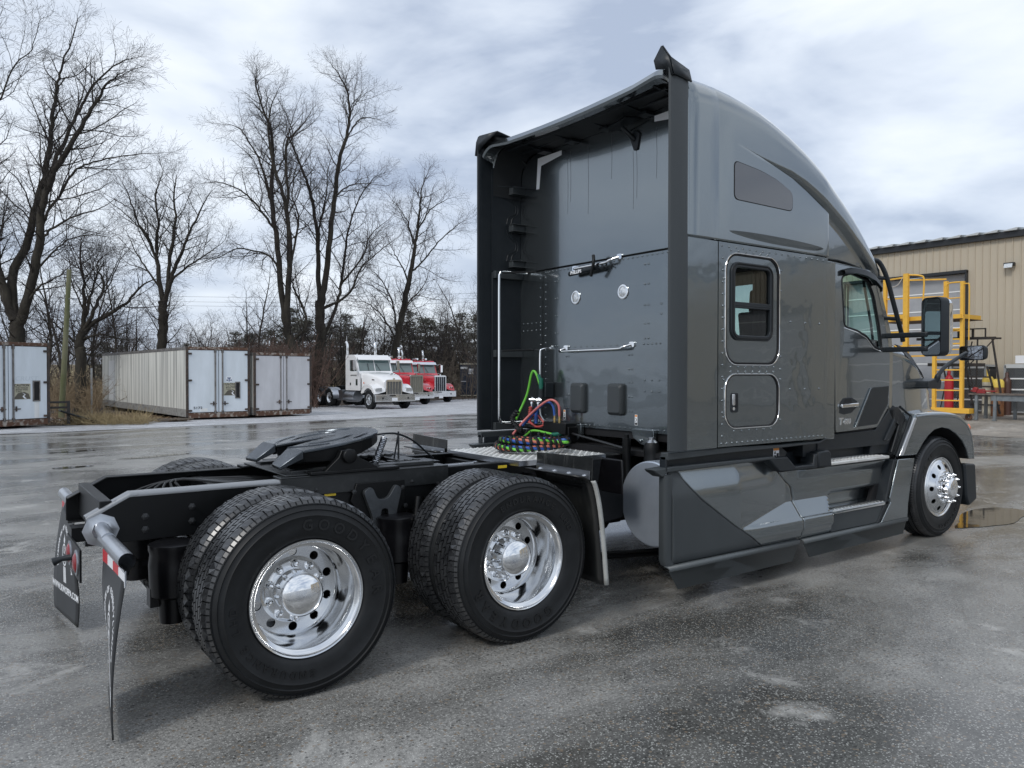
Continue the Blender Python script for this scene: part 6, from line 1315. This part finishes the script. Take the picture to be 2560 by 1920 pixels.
    B().prism([(-.04, gt + .06), (.04, gt + .06), (.05, gt + .14), (-.05, gt + .14)], 'X', .60, .68).obj('hood_ornament', chrome, t)
    b = B(); b.plate(roundpoly([(.86, -1.18), (.86, 1.18), (.70, 1.24), (.70, -1.24)], .04), [], 'Z', .40, .78); b.obj('bumper', chrome, t, bevel=.02)
    B().bx(.855, .87, -.35, .0, .68, .74).lathe([(.001, .872), (.05, .872)], (0, -.75, .58), 'X', 10).lathe([(.001, .872), (.05, .872)], (0, .75, .58), 'X', 10).obj('bumper_opening', gap, t, kind='stuff')
    B().bx(.865, .875, -.22, .10, .30 if flat else .44, .48 if flat else .60).obj('number_plate', whiteflat, t)
    for s in (-1, 1):
        fo_ = catmull([(x, 0, z) for x, z in ((-.78, .82), (-.72, 1.02), (-.45, 1.24), (0, 1.30), (.38, 1.20), (.62, .98), (.68, .80))], 4)
        b = B(); b.grid([[(p.x, s * 1.16, p.z - .06), (p.x, s * 1.14, p.z), (p.x, s * .9, p.z + .02), (p.x, s * .50, p.z + .12)] for p in fo_])
        b.plate([(p.x, p.z) for p in fo_] + [(.60, .80)] + arc(0, .5, .60, 40, 145, 10) + [(-.72, .80)], [], 'Y', s * 1.15, s * 1.12); b.obj('fender', hoodm, t, smooth=40)
        if flat:
            h = B().lathe([(.001, .0), (.08, .0), (.09, .10), (.07, .16)], (.52, s * .82, .98), 'X', 16).lathe([(.001, .0), (.08, .0), (.09, .10), (.07, .16)], (.52, s * 1.0, .98), 'X', 16).obj('headlight', lensw, t, smooth=50)
        else: B().prism([(s * .72, .92), (s * 1.10, .94), (s * 1.08, 1.10), (s * .72, 1.12)], 'X', .56, .70).obj('headlight', lensw, t, bevel=.01)
        B().lathe([(.001, .02), (.05, 0)], (-.9, s * (.93), 1.36), 'Y', 10, s).obj('turn_signal', amber, t)
        h = B().tube([(-2.95, s * .85, .95), (-2.95, s * .85, 3.2)], .07, 12).tube([(-2.95, s * .85, 1.2), (-2.95, s * .85, 2.5)], .11, 12).tube(catmull([(-2.95, s * .85, 3.1), (-2.95, s * .85, 3.4), (-3.05, s * .88, 3.6)], 5), .07, 12).obj('exhaust_stack', chrome, t, smooth=50)
        B().lathe([(.001, 0), (.29, .0), (.30, .03), (.30, 1.17), (.29, 1.2), (.001, 1.2)], (-2.9, s * .86, .62), 'X', 28).obj('fuel_tank', alub, t, smooth=40)
        B().prism([(-3.6, .95), (-3.0, .95), (-3.05, .45), (-3.35, .42)], 'Y', s * 1.1, s * .7).bx(-3.6, -1.2, s * 1.1 - .06, s * 1.1 + .06, .38, .42).obj('step_box', alub, t)
        B().tube(catmull([(-5.2 - .55, s * 1.14, 1.05), (-4.9, s * 1.14, 1.1), (-4.45, s * 1.14, 1.02), (-4.2, s * 1.14, .8)], 5), .02, 6).grid([[(p.x, s * 1.16, p.z), (p.x, s * .55, p.z)] for p in catmull([(-4.9, 0, 1.08), (-4.5, 0, 1.0), (-4.15, 0, .72), (-4.05, 0, .45)], 5)]).obj('half_fender', alub, t, smooth=50)
        B().bx(-1.30, -1.18, min(s * 1.24, s * 1.40), max(s * 1.24, s * 1.40), 2.05, 2.55).tube([(-1.35, s * 1.02, 2.55), (-1.25, s * 1.3, 2.62), (-1.25, s * 1.3, 2.0), (-1.35, s * 1.02, 1.95)], .012, 6).obj('mirror', chrome, t)
    for k in range(2): B().tube([(-1.30, .3 - .7 * k, 2.0), (-1.47, .1 - .5 * k, 2.4)], .012, 5).obj('wiper', gap, t)
    B().tube([(-2.6, -1.05, 2.3), (-2.6, -1.06, 3.9)], .008, 5).obj('aerial', whiteflat, t)
    return t
hd = math.atan2(-.999, .045)
grA = mat('grille_grey', (.16, .16, .15), .5, .6); grB = mat('grille_tan', (.22, .21, .17), .5, .5); grC = mat('grille_dark', (.03, .035, .045), .4, .5)
t1 = oldtruck((17.10, 32.0), hd, whp, whp, 'white daycab tractor with chrome stacks, nearest of the parked older trucks', 0, grA)
b = B(); text_into(b, 'MOTOR TRUCK', basis((-1.85, -1.028, 1.72), (1, 0, 0), (0, 0, 1), (0, -1, 0)), .10, 1., .003, .02); b.obj('door_lettering', gap, t1)
oldtruck((21.5, 37.6), hd, redp, redp, 'middle parked tractor, red with a white sun visor and a tan grille', 1, grB)
oldtruck((25.3, 41.2), hd, redp, redp, 'all red parked tractor with round headlights, farthest of the three', 1, grC)
# ------------------------------------------------------------------ trees
bark = mat('bark', (.026, .022, .017), .9, noise=(3, 6, (.060, .053, .038), .4, .75, (1, 1, .35)), bump=(9, .8, .03))
twigm = mat('twig', (.032, .026, .024), .9)
twigl = mat('pale_twig', (.13, .105, .08), .9)
rnd = random.Random(11)
def branch_path(p, d, L_, n, wob, upw):
    pts = [p]; st = L_ / n; d = d.normalized()
    for i in range(n):
        d = (d + Vector((rnd.gauss(0, wob), rnd.gauss(0, wob), rnd.gauss(0, wob) + upw))).normalized(); pts.append(pts[-1] + d * st)
    return pts
def grow(T, C, pts, r0, r1, lvl, dens, tw_scale=1.):
    """pts: stem polyline; adds it to T (thick) or C (fine) and spawns side shoots"""
    n = len(pts); rs = [r0 + (r1 - r0) * i / (n - 1) for i in range(n)]
    (T if r0 > .035 else C).tube(pts, rs, 8 if r0 > .09 else (5 if r0 > .025 else 3), caps=False)
    if lvl == 0: return
    tot = sum((b_ - a).length for a, b_ in zip(pts, pts[1:]))
    m = int(tot * dens[lvl]) + 1; side = rnd.random() * 6.28
    for k in range(m):
        u = (k + rnd.random()) / m
        if lvl == 3 and u < .18: continue
        if lvl < 3 and u < .12: continue
        i = min(int(u * (n - 1)), n - 2); f = u * (n - 1) - i; p = pts[i].lerp(pts[i + 1], f); d = (pts[i + 1] - pts[i]).normalized(); r = rs[i] + (rs[i + 1] - rs[i]) * f
        side += 2.4 + rnd.gauss(0, .5); q = d.orthogonal().normalized(); w = d.cross(q); sd_ = q * math.cos(side) + w * math.sin(side)
        a = R(rnd.uniform(30, 62)); nd_ = d * math.cos(a) + sd_ * math.sin(a)
        L_ = {3: rnd.uniform(1.4, 4.0) * (1.2 - .95 * u), 2: rnd.uniform(.5, 1.5) * (1.1 - .5 * u), 1: rnd.uniform(.22, .6)}[lvl] * tw_scale
        rr = min(r * .55, {3: .038, 2: .015, 1: .0085}[lvl] * tw_scale ** .5 * rnd.uniform(.7, 1.2))
        sp = branch_path(p, nd_, L_, {3: 7, 2: 5, 1: 3}[lvl], {3: .13, 2: .17, 1: .2}[lvl], {3: .05, 2: .035, 1: .02}[lvl])
        grow(T, C, sp, rr, rr * .35 if lvl > 1 else .0045, lvl - 1, dens, tw_scale)
    # terminal fork
    d = (pts[-1] - pts[-2]).normalized()
    for k in range(2 if lvl > 1 else 1):
        sp = branch_path(pts[-1], d + Vector((rnd.gauss(0, .35), rnd.gauss(0, .35), rnd.gauss(0, .2))), {3: .7, 2: .45, 1: .3}[lvl] * tw_scale, 4, .15, .03); grow(T, C, sp, min(rs[-1], .014), .0045, lvl - 1, dens, tw_scale)
def made_tree(name, label, px, depth, limbs, trunkw, dens=(0, 6.6, 4.8, 2.7), base_y=None, group=None):
    P = at(px, depth); z0 = gz(P.x, P.y) - .05
    t = thing(name, label, 'tree', (P.x, P.y, z0), 0, group); T = B(); C = B()
    mpp = depth / FPX
    allp = []
    for li, (pts_, r0, r1, ds) in enumerate(limbs):
        off = 0; W3 = []; base_off = 0; zref = 2
        for i, (x, y) in enumerate(pts_):
            lat = (x - px) * mpp; z = (HOR - y) * mpp + CAM.z - z0
            if y >= 799: z = 0
            off = ds * max(0, (z - 2)) * .12; W3.append(rgt * lat + fwd * off + Vector((0, 0, z)))
        if li:
            a0 = W3[0]; la = a0.dot(rgt)
            cand = min(allp, key=lambda q: abs(q.dot(rgt) - la) + abs(q.z - a0.z) * .7 + (.5 if q.z > a0.z + .2 else 0))
            d0 = cand.dot(fwd) - a0.dot(fwd); W3 = [p + fwd * d0 for p in W3]
            if (cand - W3[0]).length > .05: W3 = [cand] + (W3[1:] if (cand - W3[0]).length < .8 and len(W3) > 2 else W3)
        pp = catmull(W3, 5); pp = [pp[0]] + [p + Vector((rnd.gauss(0, .03), rnd.gauss(0, .03), 0)) for p in pp[1:]]
        allp += pp
        grow(T, C, pp, r0, r1, 3, dens)
    T.obj('trunk', bark, t, smooth=60, recalc=False); C.obj('crown', twigm, t, recalc=False); t.scale = (1, 1, .955); return t
made_tree('bare_tree', 'tall bare tree with spreading stems behind the left storage trailer', 40, 36, [
    ([(36, 800), (38, 735), (33, 683)], .36, .30, 0), ([(33, 683), (15, 600), (2, 500), (0, 300), (12, 100), (25, -60)], .20, .03, -1),
    ([(33, 683), (-5, 600), (-30, 480), (-60, 350), (-90, 200)], .18, .03, 1.5), ([(33, 690), (25, 583), (54, 500), (71, 396), (87, 292), (90, 229), (98, 142), (108, 83), (137, -20)], .22, .02, .8),
    ([(38, 700), (60, 650), (92, 521), (102, 437), (133, 354), (187, 271), (225, 208), (258, 158), (291, 137)], .24, .015, -.5), ([(78, 440), (84, 375), (104, 300), (133, 217), (154, 167), (183, 112), (233, 71), (262, 62)], .12, .015, 1.2),
    ([(102, 470), (115, 440), (167, 354), (208, 329), (291, 312), (345, 308)], .08, .012, .5), ([(95, 500), (130, 476), (175, 452), (225, 437), (262, 417)], .07, .012, -1.), ([(80, 570), (110, 540), (140, 505), (190, 490), (240, 495)], .06, .012, 1.5), ([(54, 640), (90, 610), (130, 590), (165, 560)], .07, .012, -1), ([(8, 250), (40, 200), (60, 130), (95, 90), (110, 20)], .05, .012, 1)], .3)
made_tree('bare_tree', 'middle sized twin stemmed bare tree rising behind the long trailer', 354, 46, [
    ([(352, 800), (350, 745), (354, 690), (352, 640)], .30, .24, 0), ([(352, 650), (338, 560), (333, 521), (337, 458), (329, 396), (345, 340)], .15, .02, .6), ([(354, 650), (372, 590), (390, 545), (412, 495), (440, 440), (462, 400)], .15, .02, -.6),
    ([(360, 620), (365, 540), (372, 460), (366, 390), (372, 350)], .13, .02, 1.), ([(340, 560), (322, 500), (300, 460), (283, 400), (272, 375)], .09, .015, -1.), ([(378, 590), (410, 560), (450, 530), (485, 500)], .08, .012, 1.2), ([(345, 600), (310, 560), (285, 520), (268, 480)], .07, .012, .8)], .3)
made_tree('bare_tree', 'tall forked bare tree leaning left, with reddish thicket at its foot', 640, 47, [
    ([(655, 800), (645, 770), (632, 740), (618, 700)], .36, .26, 0), ([(622, 715), (606, 621), (596, 502), (584, 415), (584, 308), (580, 245), (563, 205), (546, 138), (548, 112)], .21, .018, .4), ([(624, 715), (622, 640), (630, 522), (622, 423), (598, 332), (590, 245), (612, 175)], .22, .018, -.5),
    ([(584, 420), (578, 403), (559, 332), (531, 276), (503, 237), (455, 228)], .10, .012, 1.), ([(594, 482), (563, 435), (527, 395), (483, 375), (448, 373)], .09, .012, -1.), ([(602, 590), (598, 561), (574, 534), (547, 526), (510, 520), (470, 540), (432, 556)], .09, .012, .8),
    ([(626, 440), (626, 395), (620, 292), (638, 265), (661, 237), (677, 205)], .11, .012, .6), ([(628, 560), (645, 500), (650, 450), (640, 400), (650, 350), (672, 305)], .08, .012, -1), ([(640, 730), (660, 700), (655, 660), (635, 620), (630, 600)], .10, .05, .8)], .3)
made_tree('bare_tree', 'tallest bare tree, right of the leaning forked one, left of the white tractor', 690, 50, [
    ([(682, 800), (690, 770), (693, 739), (692, 690), (690, 640)], .40, .30, 0), ([(690, 650), (687, 560), (685, 500), (673, 415), (654, 352), (640, 315), (620, 270), (604, 250)], .18, .018, .5), ([(697, 660), (701, 613), (713, 522), (725, 423), (737, 332), (757, 264), (759, 205), (749, 158), (723, 118)], .24, .018, -.4),
    ([(698, 740), (720, 665), (733, 609), (737, 561), (745, 482), (768, 403), (796, 355), (822, 340)], .13, .012, 1.), ([(705, 660), (749, 629), (780, 570), (815, 535), (860, 500)], .10, .012, -.6), ([(728, 420), (740, 395), (776, 379), (835, 383)], .07, .012, .6), ([(750, 285), (765, 262), (788, 237), (822, 240)], .06, .012, -1),
    ([(690, 520), (690, 450), (700, 400), (702, 340), (712, 300)], .08, .012, 1), ([(755, 230), (775, 200), (800, 175)], .05, .012, .6), ([(738, 600), (780, 540), (800, 490), (845, 450)], .08, .012, -.8)], .3)
made_tree('bare_tree', 'slender bare tree leaning right above the red tractors', 865, 56, [
    ([(845, 800), (852, 770), (859, 720), (870, 665), (883, 601)], .30, .20, 0), ([(883, 601), (893, 540), (899, 500), (905, 443), (911, 383), (926, 345)], .18, .015, .3), ([(893, 520), (885, 480), (871, 443), (840, 402)], .07, .012, .8), ([(903, 475), (925, 440), (950, 420), (976, 408)], .07, .012, -.8),
    ([(885, 580), (910, 555), (947, 506), (985, 470), (1004, 455)], .08, .012, .6), ([(860, 715), (845, 640), (820, 590), (790, 560)], .09, .012, 1), ([(862, 710), (880, 650), (915, 610), (935, 560)], .09, .012, -1), ([(880, 600), (868, 560), (850, 530), (838, 495)], .07, .012, -.6), ([(857, 730), (830, 680), (800, 650), (775, 640)], .08, .012, -.8)], .25)
made_tree('bare_tree', 'low wide gnarled tree with arching limbs just left of the long trailer', 178, 37, [
    ([(172, 800), (176, 770), (172, 740), (178, 705)], .26, .2, 0), ([(178, 720), (200, 690), (240, 665), (275, 640), (310, 600), (350, 585)], .14, .015, .4), ([(178, 710), (180, 660), (176, 600), (165, 540), (168, 490)], .12, .015, .8), ([(174, 745), (150, 720), (120, 690), (95, 680)], .08, .012, -1), ([(180, 715), (215, 650), (232, 600), (220, 560), (250, 530)], .1, .012, -1),
    ([(178, 730), (215, 715), (250, 720), (285, 700)], .08, .012, 1), ([(176, 690), (190, 630), (200, 580), (210, 545)], .09, .012, 1.5), ([(175, 760), (205, 760), (222, 745)], .06, .012, 0)], .25)
# generic slender trees: three crowns, copied
def crown_mesh(h, stems, seed, spread, dens):
    global rnd; rnd = random.Random(seed); T = B(); C = B()
    for k in range(stems):
        a = rnd.random() * 6.28; d = Vector((math.cos(a) * spread, math.sin(a) * spread, 1)); pp = branch_path(Vector((math.cos(a) * .12, math.sin(a) * .12, -.1)), d, h * rnd.uniform(.8, 1.05), 12, .07, .04); grow(T, C, pp, .013 * h, .012, 3, dens, .95)
    return T.mesh('trunk', bark, 60, recalc=False), C.mesh('crown', twigm, None, recalc=False)
kinds = [crown_mesh(9, 2, 3, .18, (0, 5.0, 3.6, 2.0)), crown_mesh(7, 4, 5, .40, (0, 5.0, 3.6, 1.7)), crown_mesh(10, 1, 9, .1, (0, 5.0, 3.6, 2.6)), crown_mesh(5, 6, 21, .6, (0, 5., 3.6, 1.7))]
desc = ['slim bare tree in the row behind the trailers', 'bushy many stemmed bare tree behind the parked tractors', 'single stemmed bare pole tree in the back row', 'low spreading leafless shrub under the tall trees']
spots = [(-150, 40, 0, 1.5), (-60, 46, 2, 1.5), (90, 52, 2, 1.25), (140, 60, 0, 1.3), (205, 55, 2, 1.15), (235, 62, 2, 1.2), (262, 70, 1, 1.2), (300, 66, 0, 1.0), (410, 64, 3, 1.4), (455, 72, 0, .85), (500, 80, 1, 1.0), (535, 70, 3, 1.3), (548, 60, 2, 1.05), (560, 74, 2, 1.3), (590, 62, 0, 1.05), (745, 62, 1, 1.1), (790, 64, 0, 1.05), (800, 62, 3, 1.2), (835, 66, 1, 1.2), (905, 66, 1, 1.2), (940, 66, 1, 1.15), (965, 66, 0, 1.1), (985, 68, 1, 1.25), (1010, 72, 1, 1.15), (1035, 70, 0, 1.3), (1060, 60, 1, 1.2), (60, 64, 1, 1.3), (20, 70, 0, 1.2),
         (335, 50, 3, .9), (480, 52, 3, 1.0), (715, 58, 3, 1.), (870, 62, 3, 1.0), (930, 64, 3, 1.1), (120, 44, 3, .9), (225, 42, 3, .8), (600, 54, 3, 1.0)]
def whereis(px):
    for lim, w_ in ((-1, 'beyond the left edge of the picture'), (58, 'behind the left half of the left trailer'), (108, 'behind the right half of the left trailer'), (150, 'just right of the wooden pole'), (215, 'in the gap left of the long trailer'), (285, 'above the far end of the long trailer'), (345, 'above the middle of the long trailer'), (405, 'above the streaked side of the long trailer'), (440, 'above the left pale blue door of trailer 5172'), (480, 'above the seam of the pale blue doors'), (520, 'above the right pale blue door of trailer 5172'), (545, 'above the corner of the pale blue doors'), (570, 'above the gap between the two right trailers'), (595, 'above the left door of the grey white trailer'), (622, 'above the seam of the grey white doors'), (645, 'above the right door of the grey white trailer'), (680, 'above the right edge of the grey white trailer'), (720, 'above the bare chassis of the white tractor'), (742, 'left of the exhaust stack of the white tractor'), (765, 'above the cab back of the white tractor'), (795, 'above the cab of the white tractor'), (815, 'above the windscreen of the white tractor'), (838, 'above the hood of the white tractor'), (868, 'above the grille of the white tractor'), (880, 'above the cab of the middle tractor'), (902, 'above the middle tractor'), (925, 'above the cab of the all red tractor'), (945, 'above the grille of the all red tractor'), (962, 'above the right headlight of the all red tractor'), (980, 'just right of the all red tractor'), (998, 'between the all red tractor and the dark container'), (1018, 'above the dark container'), (1042, 'half hidden by the sleeper of the big truck')):
        if px <= lim: return w_
    return 'hidden behind the sleeper of the big truck'
short = ['slim bare tree', 'bushy bare tree', 'straight pole like bare tree', 'low leafless shrub']
for i, (px, d, k, s) in enumerate(spots):
    P = at(px, d); t = thing('slender_tree' if k != 3 else 'bare_shrub', short[k] + ' ' + whereis(px), 'tree' if k != 3 else 'shrub', (P.x, P.y, gz(P.x, P.y)), (i * 2.1) % 6.28, desc[k].replace('slim bare tree', 'slim bare trees').replace('bare tree', 'bare trees').replace('bare pole tree', 'bare pole trees').replace('leafless shrub', 'leafless shrubs').replace('treess', 'trees'))
    t.scale = (s, s, s * (1 + .1 * math.sin(i * 3)))
    link('trunk', kinds[k][0], t); link('crown', kinds[k][1], t)
# dark pines far behind, distance haze put into their lightened needle colour
pinem = mat('pine_needles', (.105, .112, .092), .9, noise=(.6, 4, (.16, .155, .13), .35, .75))
def pine(seed, h, wd):
    r_ = random.Random(seed); C = B(); T = B(); T.tube([(0, 0, 0), (0, 0, h * .96)], [.02 * h, .01], 6)
    for i in range(int(h * 9)):
        u = r_.random() ** .8; z = h * (.08 + .92 * u); a = r_.random() * 6.28; L_ = wd * (1 - u) ** .6 * r_.uniform(.5, 1.15) + .2
        tip = Vector((math.cos(a) * L_, math.sin(a) * L_, z + .15 * L_ - .1)); T.tube([(0, 0, z - .1), tip], [.03, .01], 3, caps=False)
        for j in range(int(42 * L_) + 10):
            t = r_.random() ** .6; p = Vector((0, 0, z - .1)).lerp(tip, t) + Vector((r_.gauss(0, .22), r_.gauss(0, .22), r_.gauss(0, .13))); s = r_.uniform(.07, .19)
            d1 = Vector((r_.gauss(0, 1), r_.gauss(0, 1), r_.gauss(.4, .5))).normalized() * s * 1.6; d2 = Vector((r_.gauss(0, 1), r_.gauss(0, 1), r_.gauss(0, 1))).normalized() * s * .5
            C.add([p - d2, p + d2, p + d1], [(0, 1, 2)])
    return T.mesh('trunk', bark, None, recalc=False), C.mesh('crown', pinem, None, recalc=False)
pines = [pine(1, 9, 2.6), pine(2, 8, 3.0), pine(3, 7, 3.2)]
for i, (px, d, s) in enumerate([(40, 92, .8), (225, 84, .80), (262, 96, .9), (405, 88, .7), (425, 84, .65), (470, 90, .8), (510, 92, .9), (545, 90, 1.0), (585, 94, 1.2), (628, 94, 1.3), (655, 90, 1.25), (712, 90, 1.25), (745, 94, 1.2), (775, 90, 1.1), (830, 92, .9), (885, 90, 1.2), (920, 88, 1.25), (960, 90, 1.3), (1000, 92, 1.2), (1040, 88, 1.3), (280, 80, .6), (440, 80, .62)]):
    P = at(px, d); t = thing('pine_tree', ('tall ' if s > 1.1 else 'low ') + 'dark far pine ' + whereis(px), 'tree', (P.x, P.y, -.3), i * 1.7, 'pines in the far row'); t.scale = (s * 1.1, s * 1.1, s * .84)
    m = pines[i % 3]; link('trunk', m[0], t); link('crown', m[1], t)
seen = {}
for o in sorted([o for o in bpy.data.objects if o.get('category') in ('tree', 'shrub')], key=lambda o: (o.location - CAM).dot(rgt) / (o.location - CAM).dot(fwd)): seen.setdefault(o['label'], []).append(o)
for l_, os_ in seen.items():
    if len(os_) > 1:
        for k, o in enumerate(os_): o['label'] = l_ + (', leftmost' if k == 0 else ', rightmost' if k == len(os_) - 1 else ', middle one')
# tangled brush and saplings along the foot of the wood
def thicket(name, label, px0, px1, d0, d1, n, h0, h1, m, seed, lean=.25, dens=1):
    r_ = random.Random(seed); b = B()
    for i in range(n):
        P = at(r_.uniform(px0, px1), r_.uniform(d0, d1)); z = gz(P.x, P.y); h = r_.uniform(h0, h1); p = Vector((P.x, P.y, z)); d = Vector((r_.gauss(0, lean), r_.gauss(0, lean), 1)); r = .006 + .004 * h
        pts = [p]
        for k in range(5): d = (d.normalized() + Vector((r_.gauss(0, .14), r_.gauss(0, .14), r_.gauss(0, .05)))); pts.append(pts[-1] + d.normalized() * h / 5)
        b.tube(pts, [r, r * .9, r * .75, r * .6, r * .45, r * .3], 3, caps=False)
        for k in range(int(h * 3.2 * dens) + 2):
            i0 = r_.randint(1, 4); q = pts[i0]; e = Vector((r_.gauss(0, 1), r_.gauss(0, 1), r_.uniform(.1, 1))).normalized(); l = r_.uniform(.2, .75); mid_ = q + e * l * .5 + Vector((r_.gauss(0, .05), 0, 0)); end = mid_ + (e + Vector((0, 0, .3))) * l * .5
            b.tube([q, mid_, end], [.006, .005, .003], 3, caps=False)
            for _ in range(2):
                f_ = Vector((r_.gauss(0, 1), r_.gauss(0, 1), r_.uniform(0, 1))).normalized() * .22; b.tube([mid_, mid_ + f_], [.004, .003], 3, caps=False)
    return b.obj(name, m, None, recalc=False, kind='stuff', label=label)
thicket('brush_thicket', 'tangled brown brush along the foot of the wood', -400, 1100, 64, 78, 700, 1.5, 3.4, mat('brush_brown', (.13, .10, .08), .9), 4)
thicket('brush_thicket', 'pale straw coloured brush between the left trailer and long trailer', 100, 215, 33, 48, 300, .6, 2.2, mat('brush_straw', (.19, .14, .085), .9), 5, .4)
thicket('red_thicket', 'reddish brown thicket behind the two right hand trailers', 500, 690, 42, 56, 520, 2.6, 4.6, mat('brush_red', (.105, .066, .052), .9), 6, .2, 1.2)
thicket('brush_thicket', 'thin saplings and brush behind the parked tractors', 660, 1060, 58, 68, 330, 1.5, 5.0, twigl, 8)
thicket('dry_grass', 'dry tufts of straw at the edge of the yard', 150, 320, 26.2, 27.6, 300, .05, .16, mat('straw', (.28, .22, .12), .9), 9, .5, .2)
thicket('far_woodland', 'hazy far wood that closes the view', -2300, 1100, 98, 130, 2000, 5, 9.5, mat('brush_grey', (.17, .145, .135), .95), 12, .12, 1.6)  # distance haze put into the pale grey twig colour
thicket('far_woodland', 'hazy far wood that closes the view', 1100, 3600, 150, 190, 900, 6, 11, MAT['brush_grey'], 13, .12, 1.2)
# fallen leaves
lf = random.Random(3); b = B()
for i in range(5200):
    P = at(lf.uniform(95, 420), lf.uniform(25.3, 36)); s = lf.uniform(.03, .07); a = lf.random() * 6.28; z = gz(P.x, P.y) + .02 + lf.random() * .05; c, q = math.cos(a) * s, math.sin(a) * s
    if P.y < 25 or (5.6 < P.x < 8.3): continue
    b.add([(P.x - c, P.y - q, z), (P.x + q, P.y - c, z + lf.uniform(0, .03)), (P.x + c, P.y + q, z), (P.x - q, P.y + c, z + lf.uniform(0, .03))], [(0, 1, 2, 3)])
b.obj('fallen_leaves', mat('dead_leaf', (.14, .085, .05), .8, noise=(3, 2, (.26, .18, .10), .4, .6)), None, recalc=False, kind='stuff')
# overhead wires
b = B()
for z in (9.6, 10.0, 10.5, 7.2):
    A = at(-300, 75); C_ = at(1250, 78); b.tube([Vector((A.x, A.y, z)).lerp(Vector((C_.x, C_.y, z - .4)), t / 16) - Vector((0, 0, 1.2 * math.sin(pi * t / 16))) for t in range(17)], .012, 4)
o = b.obj('overhead_wires', gap, None, recalc=False); tag(o, 'thin overhead power lines crossing behind the bare trees', 'power lines')
# grit on the near asphalt
gr = random.Random(5); b = B()
for i in range(90):
    x, y = gr.uniform(-2.5, 6), gr.uniform(-4.6, 10); s = gr.uniform(.004, .010); b.add([(x + s, y, .001), (x - s * .5, y + s, .001), (x - s * .5, y - s, .001), (x, y, s * 1.1)], [(0, 1, 3), (1, 2, 3), (2, 0, 3)])
b.obj('loose_grit', mat('grit', (.10, .09, .08), .8), None, kind='stuff')
